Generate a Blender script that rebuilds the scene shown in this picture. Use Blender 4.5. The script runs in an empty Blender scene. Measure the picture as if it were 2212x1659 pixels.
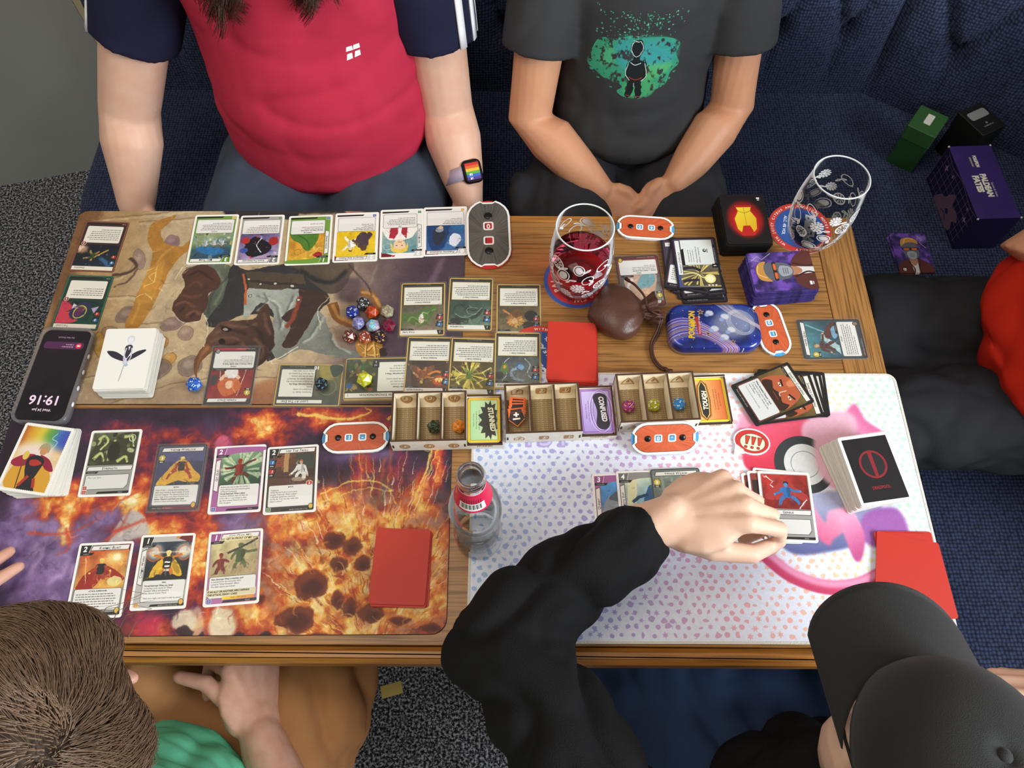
import bpy, math, random
import numpy as np
from mathutils import Vector, Matrix, Euler
sc = bpy.context.scene
COL = sc.collection
PI = math.pi
T = 0.74                       # height of the table top above the floor (m)
# ---------------------------------------------------------------- camera
F_PX, PITCH, ROLL, CAM_H = 1661.0, 0.464302, 0.00586, 0.93323
CAM_POS = Vector((0, 0, T + CAM_H))
_s, _c = math.sin(PITCH), math.cos(PITCH)
_fw, _r0, _u0 = Vector((0, _s, -_c)), Vector((1, 0, 0)), Vector((0, _c, _s))
_rt = _r0 * math.cos(ROLL) + _u0 * math.sin(ROLL)
_up = _u0 * math.cos(ROLL) - _r0 * math.sin(ROLL)
cam_d = bpy.data.cameras.new('camera'); cam = bpy.data.objects.new('camera', cam_d); COL.objects.link(cam)
cam_d.sensor_fit = 'HORIZONTAL'; cam_d.sensor_width = 36.0; cam_d.lens = F_PX * 36.0 / 2212.0
cam_d.clip_start = 0.02
cam.matrix_world = Matrix(((_rt.x, _up.x, -_fw.x, 0), (_rt.y, _up.y, -_fw.y, 0), (_rt.z, _up.z, -_fw.z, CAM_POS.z), (0, 0, 0, 1)))
sc.camera = cam
# ---------------------------------------------------------------- world, lights, exposure
w = bpy.data.worlds.new('room_light'); sc.world = w; w.use_nodes = True
bg = w.node_tree.nodes['Background']; bg.inputs[0].default_value = (1.0, 0.955, 0.90, 1); bg.inputs[1].default_value = 0.34
def area(name, loc, target, size, power, col, sy=None):
    l = bpy.data.lights.new(name, 'AREA'); l.energy = power; l.color = col; l.size = size
    if sy: l.shape = 'RECTANGLE'; l.size_y = sy
    o = bpy.data.objects.new(name, l); COL.objects.link(o); o.location = loc
    o.rotation_euler = (Vector(target) - Vector(loc)).to_track_quat('-Z', 'Y').to_euler(); return o
area('window_daylight', (2.3, -0.75, 2.05), (0.25, 0.45, 0.6), 1.5, 100, (0.86, 0.94, 1.0), 1.2)
area('warm_fill', (-0.5, 0.35, 2.75), (-0.15, 0.5, 0.7), 1.1, 15, (1.0, 0.88, 0.74))  # warm overhead fill added for the left side, no actual lamp there
vs = sc.view_settings; vs.view_transform = 'Standard'; vs.look = 'None'; vs.gamma = 1; vs.use_curve_mapping = False; vs.exposure = 0.2
sc.display_settings.display_device = 'sRGB'

# ---------------------------------------------------------------- helpers
def P(u, v, h=0.0):
    """photograph pixel -> the place where its sight line meets the level h metres above the table top"""
    d = _fw + _rt * ((u - 1106) / F_PX) - _up * ((v - 829.5) / F_PX)
    return CAM_POS + d * ((T + h - CAM_POS.z) / d.z)
def PX(x, y, z):
    q = Vector((x, y, z)) - CAM_POS; d = q.dot(_fw)
    return 1106 + F_PX * q.dot(_rt) / d, 829.5 - F_PX * q.dot(_up) / d
def s2l(c): return c / 12.92 if c <= 0.04045 else ((c + 0.055) / 1.055) ** 2.4
def hexc(h): return tuple(int(h[i:i + 2], 16) / 255 for i in (0, 2, 4))
def lin(h): return tuple(s2l(c) for c in hexc(h)) + (1,)
_M = {}
def mat(name, col='808080', rough=0.55, metal=0.0, noise=None, bump=None, trans=0, ior=1.45, spec=None, sheen=0, coat=0, sss=0, alpha=1, emit=0, wave=None):
    """principled material with optional colour noise (scale, amount, dark hex) and bump (kind, scale, strength)"""
    if name in _M: return _M[name]
    m = bpy.data.materials.new(name); m.use_nodes = True; nt = m.node_tree; b = nt.nodes['Principled BSDF']; _M[name] = m
    b.inputs['Base Color'].default_value = lin(col); b.inputs['Roughness'].default_value = rough; b.inputs['Metallic'].default_value = metal
    b.inputs['IOR'].default_value = ior; b.inputs['Transmission Weight'].default_value = trans; b.inputs['Alpha'].default_value = alpha
    if spec is not None: b.inputs['Specular IOR Level'].default_value = spec
    if sheen: b.inputs['Sheen Weight'].default_value = sheen; b.inputs['Sheen Roughness'].default_value = 0.5
    if coat: b.inputs['Coat Weight'].default_value = coat; b.inputs['Coat Roughness'].default_value = 0.1
    if sss: b.inputs['Subsurface Weight'].default_value = sss; b.inputs['Subsurface Radius'].default_value = (0.012, 0.005, 0.003); b.inputs['Subsurface Scale'].default_value = 0.6
    if emit: b.inputs['Emission Color'].default_value = lin(col); b.inputs['Emission Strength'].default_value = emit
    tc = None
    def tco():
        nonlocal tc
        if tc is None: tc = nt.nodes.new('ShaderNodeTexCoord')
        return tc.outputs['Object']
    if noise:
        n = nt.nodes.new('ShaderNodeTexNoise'); n.inputs['Scale'].default_value = noise[0]; n.inputs['Detail'].default_value = 5
        nt.links.new(tco(), n.inputs['Vector'])
        r = nt.nodes.new('ShaderNodeValToRGB'); r.color_ramp.elements[0].position = 0.5 - noise[1]; r.color_ramp.elements[1].position = 0.5 + noise[1]
        r.color_ramp.elements[0].color = lin(noise[2]); r.color_ramp.elements[1].color = lin(col)
        nt.links.new(n.outputs['Fac'], r.inputs['Fac']); nt.links.new(r.outputs['Color'], b.inputs['Base Color'])
    if bump:
        if bump[0] == 'noise':
            t = nt.nodes.new('ShaderNodeTexNoise'); t.inputs['Scale'].default_value = bump[1]; t.inputs['Detail'].default_value = 4; out = t.outputs['Fac']
        else:
            t = nt.nodes.new('ShaderNodeTexVoronoi'); t.inputs['Scale'].default_value = bump[1]; out = t.outputs['Distance']
            if len(bump) > 3: t.inputs['Randomness'].default_value = bump[3]
        nt.links.new(tco(), t.inputs['Vector'])
        k = nt.nodes.new('ShaderNodeBump'); k.inputs['Strength'].default_value = bump[2]; k.inputs['Distance'].default_value = 0.004
        nt.links.new(out, k.inputs['Height']); nt.links.new(k.outputs['Normal'], b.inputs['Normal'])
    return m
class MB:
    """mesh collector: v, f, per face material index, per face uv (optional)"""
    def __init__(s): s.v = []; s.f = []; s.m = []; s.uv = {}; s.sm = []
    def add(s, vs, fs, mi=0, smooth=False):
        o = len(s.v); s.v += [tuple(p) for p in vs]
        for f in fs: s.f.append(tuple(i + o for i in f)); s.m.append(mi); s.sm.append(smooth)
        return o
    def box(s, c, d, R=None, mi=0, edge=None):
        x, y, z = d[0] / 2, d[1] / 2, d[2] / 2
        V = [Vector((i, j, k)) for k in (-z, z) for j in (-y, y) for i in (-x, x)]
        if R is not None: V = [R @ p for p in V]
        fs = [(0, 2, 3, 1), (4, 5, 7, 6), (0, 1, 5, 4), (2, 6, 7, 3), (0, 4, 6, 2), (1, 3, 7, 5)]; ax = (2, 2, 1, 1, 0, 0)
        thin = min(range(3), key=lambda i: d[i])
        o = len(s.v); s.v += [tuple(p + Vector(c)) for p in V]
        for f, a in zip(fs, ax):
            s.f.append(tuple(i + o for i in f)); s.m.append(mi if (edge is None or a == thin) else edge); s.sm.append(False)
        return s
    def prism(s, pts, z0, z1, mtop=0, mside=0, mbot=None, inset=0.0, ch=0.0, smooth=False):
        """closed outline (counter clockwise) raised from z0 to z1, optional chamfer ch at the top"""
        n = len(pts); rings = [(pts, z0)]
        if ch:
            c = [sum(p[i] for p in pts) / n for i in (0, 1)]
            ins = offset(pts, -ch); rings += [(pts, z1 - ch), (ins, z1)]
        else: rings.append((pts, z1))
        o = len(s.v)
        for r, z in rings: s.v += [(p[0], p[1], z) for p in r]
        for k in range(len(rings) - 1):
            for i in range(n):
                j = (i + 1) % n; s.f.append((o + k * n + i, o + k * n + j, o + (k + 1) * n + j, o + (k + 1) * n + i)); s.m.append(mside); s.sm.append(smooth)
        s.f.append(tuple(o + (len(rings) - 1) * n + i for i in range(n))); s.m.append(mtop); s.sm.append(False)
        top = len(s.f) - 1
        s.f.append(tuple(o + i for i in reversed(range(n)))); s.m.append(mside if mbot is None else mbot); s.sm.append(False)
        return top
    def lathe(s, prof, n=32, c=(0, 0, 0), mi=0, smooth=True, close=False, uv=False):
        o = len(s.v)
        for r, z in prof:
            for i in range(n): a = 2 * PI * i / n; s.v.append((c[0] + r * math.cos(a), c[1] + r * math.sin(a), c[2] + z))
        L = len(prof)
        for k in range(L if close else L - 1):
            k2 = (k + 1) % L
            for i in range(n):
                j = (i + 1) % n; s.f.append((o + k * n + i, o + k * n + j, o + k2 * n + j, o + k2 * n + i)); s.m.append(mi); s.sm.append(smooth)
                if uv: s.uv[len(s.f) - 1] = [(i / n, k / (L - 1)), ((i + 1) / n, k / (L - 1)), ((i + 1) / n, (k + 1) / (L - 1)), (i / n, (k + 1) / (L - 1))]
        return s
    def loft(s, pts, rad, n=14, mi=0, hint=(0, 0, 1), caps=True, smooth=True):
        """tube along pts; rad entries are r or (r_side, r_up); rounded caps"""
        pts = [Vector(p) for p in pts]; rad = [(r, r) if not isinstance(r, (tuple, list)) else tuple(r) for r in rad]
        m = len(pts); hint = Vector(hint); rings = []
        for i in range(m):
            t = (pts[min(i + 1, m - 1)] - pts[max(i - 1, 0)]).normalized()
            a = hint.cross(t)
            if a.length < 1e-4: a = Vector((1, 0.01, 0)).cross(t)
            a.normalize(); b = t.cross(a).normalized(); rings.append((pts[i], a, b, t, rad[i]))
        full = []
        if caps:
            p, a, b, t, r = rings[0]; e = min(r)
            for q in (0.98, 0.8, 0.45): full.append((p - t * e * q, a, b, (r[0] * math.sqrt(1 - q * q), r[1] * math.sqrt(1 - q * q))))
        full += [(p, a, b, r) for p, a, b, t, r in rings]
        if caps:
            p, a, b, t, r = rings[-1]; e = min(r)
            for q in (0.45, 0.8, 0.98): full.append((p + t * e * q, a, b, (r[0] * math.sqrt(1 - q * q), r[1] * math.sqrt(1 - q * q))))
        o = len(s.v)
        for p, a, b, r in full:
            for i in range(n): th = 2 * PI * i / n; s.v.append(tuple(p + a * (r[0] * math.cos(th)) + b * (r[1] * math.sin(th))))
        L = len(full)
        for k in range(L - 1):
            for i in range(n):
                j = (i + 1) % n; s.f.append((o + k * n + i, o + k * n + j, o + (k + 1) * n + j, o + (k + 1) * n + i)); s.m.append(mi); s.sm.append(smooth)
        s.f.append(tuple(o + i for i in reversed(range(n)))); s.m.append(mi); s.sm.append(smooth)
        s.f.append(tuple(o + (L - 1) * n + i for i in range(n))); s.m.append(mi); s.sm.append(smooth)
        return s
    def ball(s, c, r, n=16, mi=0, R=None):
        r = (r, r, r) if not isinstance(r, (tuple, list)) else r; o = len(s.v); k = n // 2; c = Vector(c)
        for i in range(k + 1):
            ph = PI * (i + 0.02 if i == 0 else (i - 0.02 if i == k else i)) / k
            for j in range(n):
                th = 2 * PI * j / n; p = Vector((r[0] * math.sin(ph) * math.cos(th), r[1] * math.sin(ph) * math.sin(th), -r[2] * math.cos(ph)))
                s.v.append(tuple(c + (R @ p if R is not None else p)))
        for i in range(k):
            for j in range(n):
                q = (j + 1) % n; s.f.append((o + i * n + j, o + i * n + q, o + (i + 1) * n + q, o + (i + 1) * n + j)); s.m.append(mi); s.sm.append(True)
        s.f.append(tuple(o + j for j in reversed(range(n)))); s.m.append(mi); s.sm.append(True)
        s.f.append(tuple(o + k * n + j for j in range(n))); s.m.append(mi); s.sm.append(True)
        return s
    def planar(s, fi, x0, y0, w, h):
        """uv of face fi from its xy position (y down in the picture = -y)"""
        s.uv[fi] = [((s.v[i][0] - x0) / w, (s.v[i][1] - y0) / h) for i in s.f[fi]]
    def mesh(s, name, mats):
        me = bpy.data.meshes.new(name); me.from_pydata(s.v, [], s.f)
        for m in mats: me.materials.append(m)
        me.polygons.foreach_set('material_index', s.m); me.polygons.foreach_set('use_smooth', s.sm)
        if s.uv:
            l = me.uv_layers.new(name='UVMap')
            for fi, q in s.uv.items():
                for k, li in enumerate(me.polygons[fi].loop_indices): l.data[li].uv = q[k]
        me.update(); return me
    def obj(s, name, mats, parent=None, loc=None, rot=None):
        o = bpy.data.objects.new(name, s.mesh(name, mats if isinstance(mats, (list, tuple)) else [mats])); COL.objects.link(o)
        if parent: o.parent = parent
        if loc is not None: o.location = loc
        if rot is not None: o.rotation_euler = rot
        return o
def offset(pts, d):
    n = len(pts); out = []
    for i in range(n):
        a, b, c = pts[i - 1], pts[i], pts[(i + 1) % n]
        e1 = Vector((b[0] - a[0], b[1] - a[1])); e2 = Vector((c[0] - b[0], c[1] - b[1]))
        if e1.length < 1e-9 or e2.length < 1e-9: out.append(b); continue
        n1 = Vector((e1.y, -e1.x)).normalized(); n2 = Vector((e2.y, -e2.x)).normalized(); m = n1 + n2
        k = d / max(0.3, (1 + n1.dot(n2))); out.append((b[0] + m.x * k, b[1] + m.y * k))
    return out
def rrect(w, h, r, n=4, cx=0, cy=0):
    out = []
    for sx, sy, a0 in ((1, 1, 0), (-1, 1, 90), (-1, -1, 180), (1, -1, 270)):
        for i in range(n + 1):
            a = math.radians(a0 + 90 * i / n); out.append((cx + sx * (w / 2 - r) + r * math.cos(a), cy + sy * (h / 2 - r) + r * math.sin(a)))
    return out
def tag(o, label=None, cat=None, group=None, kind=None):
    if label: o['label'] = label
    if cat: o['category'] = cat
    if group: o['group'] = group
    if kind: o['kind'] = kind
    return o
def thing(name, label, cat, loc=(0, 0, 0), rotz=0, group=None):
    o = bpy.data.objects.new(name, None); COL.objects.link(o); o.location = loc; o.rotation_euler = (0, 0, rotz); o.empty_display_size = 0.02
    return tag(o, label, cat, group)
def quad_pose(q, h):
    """four seen corners (clockwise from the top left) -> centre and heading of the 'up' side at level h"""
    a = [P(u, v, h) for u, v in q]; c = (a[0] + a[1] + a[2] + a[3]) / 4
    up = (a[0] + a[1] - a[2] - a[3]); rt = (a[1] + a[2] - a[0] - a[3])
    th = math.atan2(up.y, up.x) - PI / 2; t2 = math.atan2(rt.y, rt.x); d = (t2 - th + PI) % (2 * PI) - PI
    return c, th + d / 2
# ---------------------------------------------------------------- flat print: a small vector painter on numpy arrays
_T = {}
def txt_edges(t, bold=0.0):
    k = (t, bold)
    if k in _T: return _T[k]
    cu = bpy.data.curves.new('t', 'FONT'); cu.body = t; cu.size = 1; cu.resolution_u = 3; cu.offset = bold; cu.fill_mode = 'FRONT'
    ob = bpy.data.objects.new('t', cu); me = ob.to_mesh()
    n = len(me.vertices)
    if n == 0: r = (np.zeros((0, 4)), 0.3)
    else:
        V = np.empty(n * 3); me.vertices.foreach_get('co', V); V = V.reshape(-1, 3)[:, :2]
        L = len(me.loops); vi = np.empty(L, int); ei = np.empty(L, int); me.loops.foreach_get('vertex_index', vi); me.loops.foreach_get('edge_index', ei)
        st = np.empty(len(me.polygons), int); to = np.empty(len(me.polygons), int); me.polygons.foreach_get('loop_start', st); me.polygons.foreach_get('loop_total', to)
        nx = np.arange(L) + 1; last = st + to - 1; nx[last] = st
        b = np.bincount(ei, minlength=len(me.edges))[ei] == 1
        A = V[vi[b]]; B = V[vi[nx[b]]]; r = (np.hstack([A, B]), float(V[:, 0].max()))
    ob.to_mesh_clear(); bpy.data.objects.remove(ob); bpy.data.curves.remove(cu); _T[k] = r; return r
def crom(p, closed=False, n=6):
    p = np.asarray(p, float); m = len(p)
    if m < 3: return p
    if closed: q = np.vstack([p[-1], p, p[0], p[1]])
    else: q = np.vstack([2 * p[0] - p[1], p, 2 * p[-1] - p[-2]])
    t = np.linspace(0, 1, n, endpoint=False)[:, None]; out = []
    for i in range(1, len(q) - 2):
        a, b, c, d = q[i - 1], q[i], q[i + 1], q[i + 2]
        out.append(0.5 * (2 * b + (c - a) * t + (2 * a - 5 * b + 4 * c - d) * t ** 2 + (3 * b - a - 3 * c + d) * t ** 3))
    if not closed: out.append(p[-1:])
    return np.vstack(out)
def vnoise(h, w, cell, seed, octv=4):
    r = np.random.RandomState(seed); out = np.zeros((h, w), np.float32); amp = 1.0; tot = 0
    for o in range(octv):
        gh, gw = int(h / cell) + 3, int(w / cell) + 3; g = r.rand(gh, gw).astype(np.float32)
        y = np.arange(h) / cell; x = np.arange(w) / cell; yi = y.astype(int); xi = x.astype(int)
        fy = (y - yi)[:, None].astype(np.float32); fx = (x - xi)[None].astype(np.float32); fy = fy * fy * (3 - 2 * fy); fx = fx * fx * (3 - 2 * fx)
        a = g[yi][:, xi]; b = g[yi][:, xi + 1]; c = g[yi + 1][:, xi]; d = g[yi + 1][:, xi + 1]
        out += amp * ((a * (1 - fx) + b * fx) * (1 - fy) + (c * (1 - fx) + d * fx) * fy); tot += amp; amp *= 0.5; cell = max(1.5, cell / 2)
    return out / tot
def blur(m, r):
    r = int(round(r))
    if r < 1: return m
    for _ in range(2):
        for ax in (0, 1):
            k = [(0, 0)] * m.ndim; k[ax] = (r + 1, r); q = np.cumsum(np.pad(m, k, mode='edge'), axis=ax, dtype=np.float64)
            n = m.shape[ax]; lo = np.take(q, range(0, n), axis=ax); hi = np.take(q, range(2 * r + 1, 2 * r + 1 + n), axis=ax); m = ((hi - lo) / (2 * r + 1)).astype(np.float32)
    return m
class Im:
    def __init__(s, w, h, k, bg='ffffff', tr=None):
        s.w, s.h, s.k, s.tr = w, h, k, tr; s.W, s.H = int(round(w * k)), int(round(h * k)); s.a = np.empty((s.H, s.W, 3), np.float32); s.a[:] = hexc(bg)
        s.al = None
    def t(s, p):
        if s.tr: p = [s.tr(*q) for q in p]
        return np.asarray(p, float) * s.k
    def col(s, c, y0, y1, x0, x1):
        if isinstance(c, str): return np.array(hexc(c), np.float32)
        kind, c0, c1 = c[:3]; y, x = np.mgrid[y0:y1, x0:x1].astype(np.float32)
        q = s.t([c[3:5], c[5:7]]) if kind == 'g' else s.t([c[3:5], (c[3] + c[5], c[4])])
        if kind == 'g': d = q[1] - q[0]; f = ((x - q[0][0]) * d[0] + (y - q[0][1]) * d[1]) / (d @ d)
        else: f = np.hypot(x - q[0][0], y - q[0][1]) / max(1e-6, np.hypot(*(q[1] - q[0])))
        f = np.clip(f, 0, 1)[..., None]; return np.array(hexc(c0), np.float32) * (1 - f) + np.array(hexc(c1), np.float32) * f
    def fill(s, E, c, a=1.0, soft=0):
        if len(E) == 0: return s
        E = np.asarray(E, float); pad = int(soft * 2 + 2)
        x0 = max(0, int(min(E[:, 0].min(), E[:, 2].min())) - pad); x1 = min(s.W, int(max(E[:, 0].max(), E[:, 2].max())) + pad + 1)
        y0 = max(0, int(min(E[:, 1].min(), E[:, 3].min())) - pad); y1 = min(s.H, int(max(E[:, 1].max(), E[:, 3].max())) + pad + 1)
        if x1 <= x0 or y1 <= y0: return s
        S = 3; ys = y0 + (np.arange((y1 - y0) * S) + 0.5) / S; w = x1 - x0
        A = np.zeros(((y1 - y0) * S, w + 2))
        for q in range(0, len(E), 400):
            e = E[q:q + 400]; dn = e[:, 3] > e[:, 1]; lo = np.minimum(e[:, 1], e[:, 3]); hi = np.maximum(e[:, 1], e[:, 3])
            r, i = np.nonzero((ys[:, None] >= lo) & (ys[:, None] < hi)); g = e[i]
            x = g[:, 0] + (ys[r] - g[:, 1]) * (g[:, 2] - g[:, 0]) / (g[:, 3] - g[:, 1]) - x0; x = np.clip(x, 0, w); sg = np.where(dn[i], 1.0, -1.0)
            xi = x.astype(int); f = x - xi; np.add.at(A, (r, xi), sg * (1 - f)); np.add.at(A, (r, xi + 1), sg * f)
        m = np.minimum(np.abs(np.cumsum(A, axis=1)[:, :w]), 1).reshape(y1 - y0, S, w).mean(1).astype(np.float32)
        if soft: m = blur(m, soft)
        m = (m * a)[..., None]; R = s.a[y0:y1, x0:x1]; R += m * (s.col(c, y0, y1, x0, x1) - R)
        if s.al is not None: q = s.al[y0:y1, x0:x1]; q += m[..., 0] * (1 - q)
        return s
    def poly(s, p, c, a=1.0, soft=0, smooth=False):
        p = s.t(p)
        if smooth: p = crom(p, True)
        return s.fill(np.hstack([p, np.roll(p, -1, 0)]), c, a, soft * s.k)
    def sm(s, p, c, a=1.0, soft=0): return s.poly(p, c, a, soft, True)
    def rect(s, x, y, w, h, c, a=1.0, r=0, soft=0):
        if not r: return s.poly([(x, y), (x + w, y), (x + w, y + h), (x, y + h)], c, a, soft)
        return s.poly([(px + x + w / 2, py + y + h / 2) for px, py in rrect(w, h, r, 4)], c, a, soft)
    def ell(s, x, y, rx, ry, c, a=1.0, rot=0, soft=0, n=28):
        q = math.radians(rot); co, si = math.cos(q), math.sin(q)
        return s.poly([(x + rx * math.cos(t) * co - ry * math.sin(t) * si, y + rx * math.cos(t) * si + ry * math.sin(t) * co) for t in np.linspace(0, 2 * PI, n, endpoint=False)], c, a, soft)
    def line(s, p, wd, c, a=1.0, smooth=True, soft=0, taper=None):
        p = s.t(p)
        if smooth and len(p) > 2: p = crom(p)
        if len(p) < 2: return s
        d = np.gradient(p, axis=0); d /= np.maximum(1e-9, np.hypot(d[:, 0], d[:, 1]))[:, None]; nrm = np.stack([-d[:, 1], d[:, 0]], 1)
        w0, w1 = (wd, wd) if taper is None else (wd, taper); ww = np.linspace(w0, w1, len(p))[:, None] * s.k / 2
        L = np.vstack([p + nrm * ww, (p - nrm * ww)[::-1]]); return s.fill(np.hstack([L, np.roll(L, -1, 0)]), c, a, soft * s.k)
    def ring(s, x, y, rx, ry, wd, c, a=1.0, rot=0, a0=0, a1=360):
        q = math.radians(rot); co, si = math.cos(q), math.sin(q); p = []
        for t in np.linspace(math.radians(a0), math.radians(a1), 30): p.append((x + rx * math.cos(t) * co - ry * math.sin(t) * si, y + rx * math.cos(t) * si + ry * math.sin(t) * co))
        return s.line(p, wd, c, a, smooth=False)
    def text(s, t, x, y, size, c, ang=0, al='c', sh=0.0, bold=0.0, sx=1.0, a=1.0, caps=False):
        """baseline at (x, y) for al in l c r; caps: small capitals"""
        parts = []
        if caps:
            pen = 0
            for i, wd in enumerate(t.upper().split(' ')):
                for j, q in ((0, wd[:1]), (1, wd[1:])):
                    if not q: continue
                    e, wid = txt_edges(q, bold); z = 1.0 if j == 0 else 0.78; parts.append((e, pen, z)); pen += wid * z + 0.07
                pen += 0.24
            W = pen - 0.3
        else: e, W = txt_edges(t, bold); parts = [(e, 0, 1.0)]
        x0 = {'l': 0, 'c': -W / 2, 'r': -W}[al]; q = math.radians(ang); co, si = math.cos(q), math.sin(q); out = []
        for e, pen, z in parts:
            for k in (0, 2):
                pass
            X = (e[:, 0::2] * z + pen + x0 + e[:, 1::2] * z * sh) * size * sx; Y = -e[:, 1::2] * z * size
            if s.tr: raise ValueError
            U = (x + X * co - Y * si) * s.k; Vv = (y + X * si + Y * co) * s.k
            out.append(np.stack([U[:, 0], Vv[:, 0], U[:, 1], Vv[:, 1]], 1))
        return s.fill(np.vstack(out), c, a) if out else s
    def greek(s, x, y, w, n, lh=2.6, c='55524e', seed=0, a=0.75, ang=0, last=0.6):
        """rows of print too small to read"""
        r = random.Random(seed); q = math.radians(ang); co, si = math.cos(q), math.sin(q); E = []
        for i in range(n):
            px = 0; end = w * (last if i == n - 1 else r.uniform(0.86, 1))
            while px < end:
                ww = min(r.uniform(1.2, 4.2), end - px); hh = lh * 0.36
                p = [(px, i * lh), (px + ww, i * lh), (px + ww, i * lh + hh), (px, i * lh + hh)]; px += ww + 0.75
                p = np.array([(x + u * co - v * si, y + u * si + v * co) for u, v in p]) * s.k; E.append(np.hstack([p, np.roll(p, -1, 0)]))
        return s.fill(np.vstack(E), c, a)
    def tint(s, amt, cell, seed, c=None, lo=0.4, hi=0.7, mask=None):
        n = vnoise(s.H, s.W, cell * s.k, seed)
        if c is None: s.a *= (1 + (n - 0.5) * 2 * amt)[..., None]
        else: f = np.clip((n - lo) / (hi - lo), 0, 1) * amt; f = f[..., None]; s.a += f * (np.array(hexc(c), np.float32) - s.a)
        return s
    def warp(s, amp, cell, seed):
        dx = (vnoise(s.H, s.W, cell * s.k, seed) - 0.5) * 2 * amp * s.k; dy = (vnoise(s.H, s.W, cell * s.k, seed + 1) - 0.5) * 2 * amp * s.k
        y, x = np.mgrid[0:s.H, 0:s.W]; s.a = s.a[np.clip(y + dy, 0, s.H - 1).astype(int), np.clip(x + dx, 0, s.W - 1).astype(int)]; return s
    def paste(s, o, x, y):
        x, y = int(round(x * s.k)), int(round(y * s.k)); h, w = min(o.H, s.H - y), min(o.W, s.W - x); s.a[y:y + h, x:x + w] = o.a[:h, :w]; return s
    def image(s, name):
        i = bpy.data.images.new(name, s.W, s.H, alpha=s.al is not None); p = np.ones((s.H, s.W, 4), np.float32); p[..., :3] = np.clip(s.a, 0, 1)
        if s.al is not None: p[..., 3] = s.al
        i.pixels.foreach_set(np.ascontiguousarray(p[::-1]).ravel()); i.update(); i.pack(); return i
def printed(name, im, rough=0.45, coat=0.0, emit=0, alpha=False, ext='EXTEND', metal=0, bump=None):
    m = bpy.data.materials.new(name); m.use_nodes = True; nt = m.node_tree; b = nt.nodes['Principled BSDF']; b.inputs['Roughness'].default_value = rough; b.inputs['Metallic'].default_value = metal
    if coat: b.inputs['Coat Weight'].default_value = coat; b.inputs['Coat Roughness'].default_value = 0.12
    t = nt.nodes.new('ShaderNodeTexImage'); t.image = im.image(name) if isinstance(im, Im) else im; t.extension = ext
    nt.links.new(t.outputs['Color'], b.inputs['Base Color'])
    if emit: nt.links.new(t.outputs['Color'], b.inputs['Emission Color']); b.inputs['Emission Strength'].default_value = emit
    if alpha: nt.links.new(t.outputs['Alpha'], b.inputs['Alpha'])
    if bump:
        x = nt.nodes.new('ShaderNodeTexCoord'); n = nt.nodes.new('ShaderNodeTexNoise'); n.inputs['Scale'].default_value = bump[0]; k = nt.nodes.new('ShaderNodeBump'); k.inputs['Strength'].default_value = bump[1]; k.inputs['Distance'].default_value = 0.001
        nt.links.new(x.outputs['Object'], n.inputs['Vector']); nt.links.new(n.outputs['Fac'], k.inputs['Height']); nt.links.new(k.outputs['Normal'], b.inputs['Normal'])
    return m
# ---------------------------------------------------------------- materials used in many places
def wood(name, base='a8773f', dark='6f4a22', along='x', scale=1.0, rough=0.42):
    m = bpy.data.materials.new(name); m.use_nodes = True; nt = m.node_tree; b = nt.nodes['Principled BSDF']; b.inputs['Roughness'].default_value = rough
    tc = nt.nodes.new('ShaderNodeTexCoord'); mp = nt.nodes.new('ShaderNodeMapping'); nt.links.new(tc.outputs['Object'], mp.inputs['Vector'])
    mp.inputs['Scale'].default_value = (10, 380, 20) if along == 'x' else (380, 10, 20)
    n = nt.nodes.new('ShaderNodeTexNoise'); n.inputs['Scale'].default_value = 1.0 * scale; n.inputs['Detail'].default_value = 6; n.inputs['Distortion'].default_value = 0.6; nt.links.new(mp.outputs['Vector'], n.inputs['Vector'])
    m2 = nt.nodes.new('ShaderNodeMapping'); m2.inputs['Scale'].default_value = (1.2, 9, 2) if along == 'x' else (9, 1.2, 2); nt.links.new(tc.outputs['Object'], m2.inputs['Vector'])
    n2 = nt.nodes.new('ShaderNodeTexNoise'); n2.inputs['Scale'].default_value = 1.0; n2.inputs['Detail'].default_value = 3; nt.links.new(m2.outputs['Vector'], n2.inputs['Vector'])
    r = nt.nodes.new('ShaderNodeValToRGB'); e = r.color_ramp.elements; e[0].position = 0.33; e[0].color = lin(dark); e[1].position = 0.56; e[1].color = lin(base)
    nt.links.new(n.outputs['Fac'], r.inputs['Fac'])
    mx = nt.nodes.new('ShaderNodeMix'); mx.data_type = 'RGBA'; mx.blend_type = 'MULTIPLY'; mx.inputs['Factor'].default_value = 0.55
    r2 = nt.nodes.new('ShaderNodeValToRGB'); r2.color_ramp.elements[0].position = 0.3; r2.color_ramp.elements[0].color = (0.66, 0.58, 0.5, 1); r2.color_ramp.elements[1].position = 0.6; r2.color_ramp.elements[1].color = (1, 1, 1, 1)
    nt.links.new(n2.outputs['Fac'], r2.inputs['Fac']); nt.links.new(r.outputs['Color'], mx.inputs[6]); nt.links.new(r2.outputs['Color'], mx.inputs[7]); nt.links.new(mx.outputs[2], b.inputs['Base Color'])
    k = nt.nodes.new('ShaderNodeBump'); k.inputs['Strength'].default_value = 0.12; k.inputs['Distance'].default_value = 0.001; nt.links.new(n.outputs['Fac'], k.inputs['Height']); nt.links.new(k.outputs['Normal'], b.inputs['Normal'])
    return m
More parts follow.
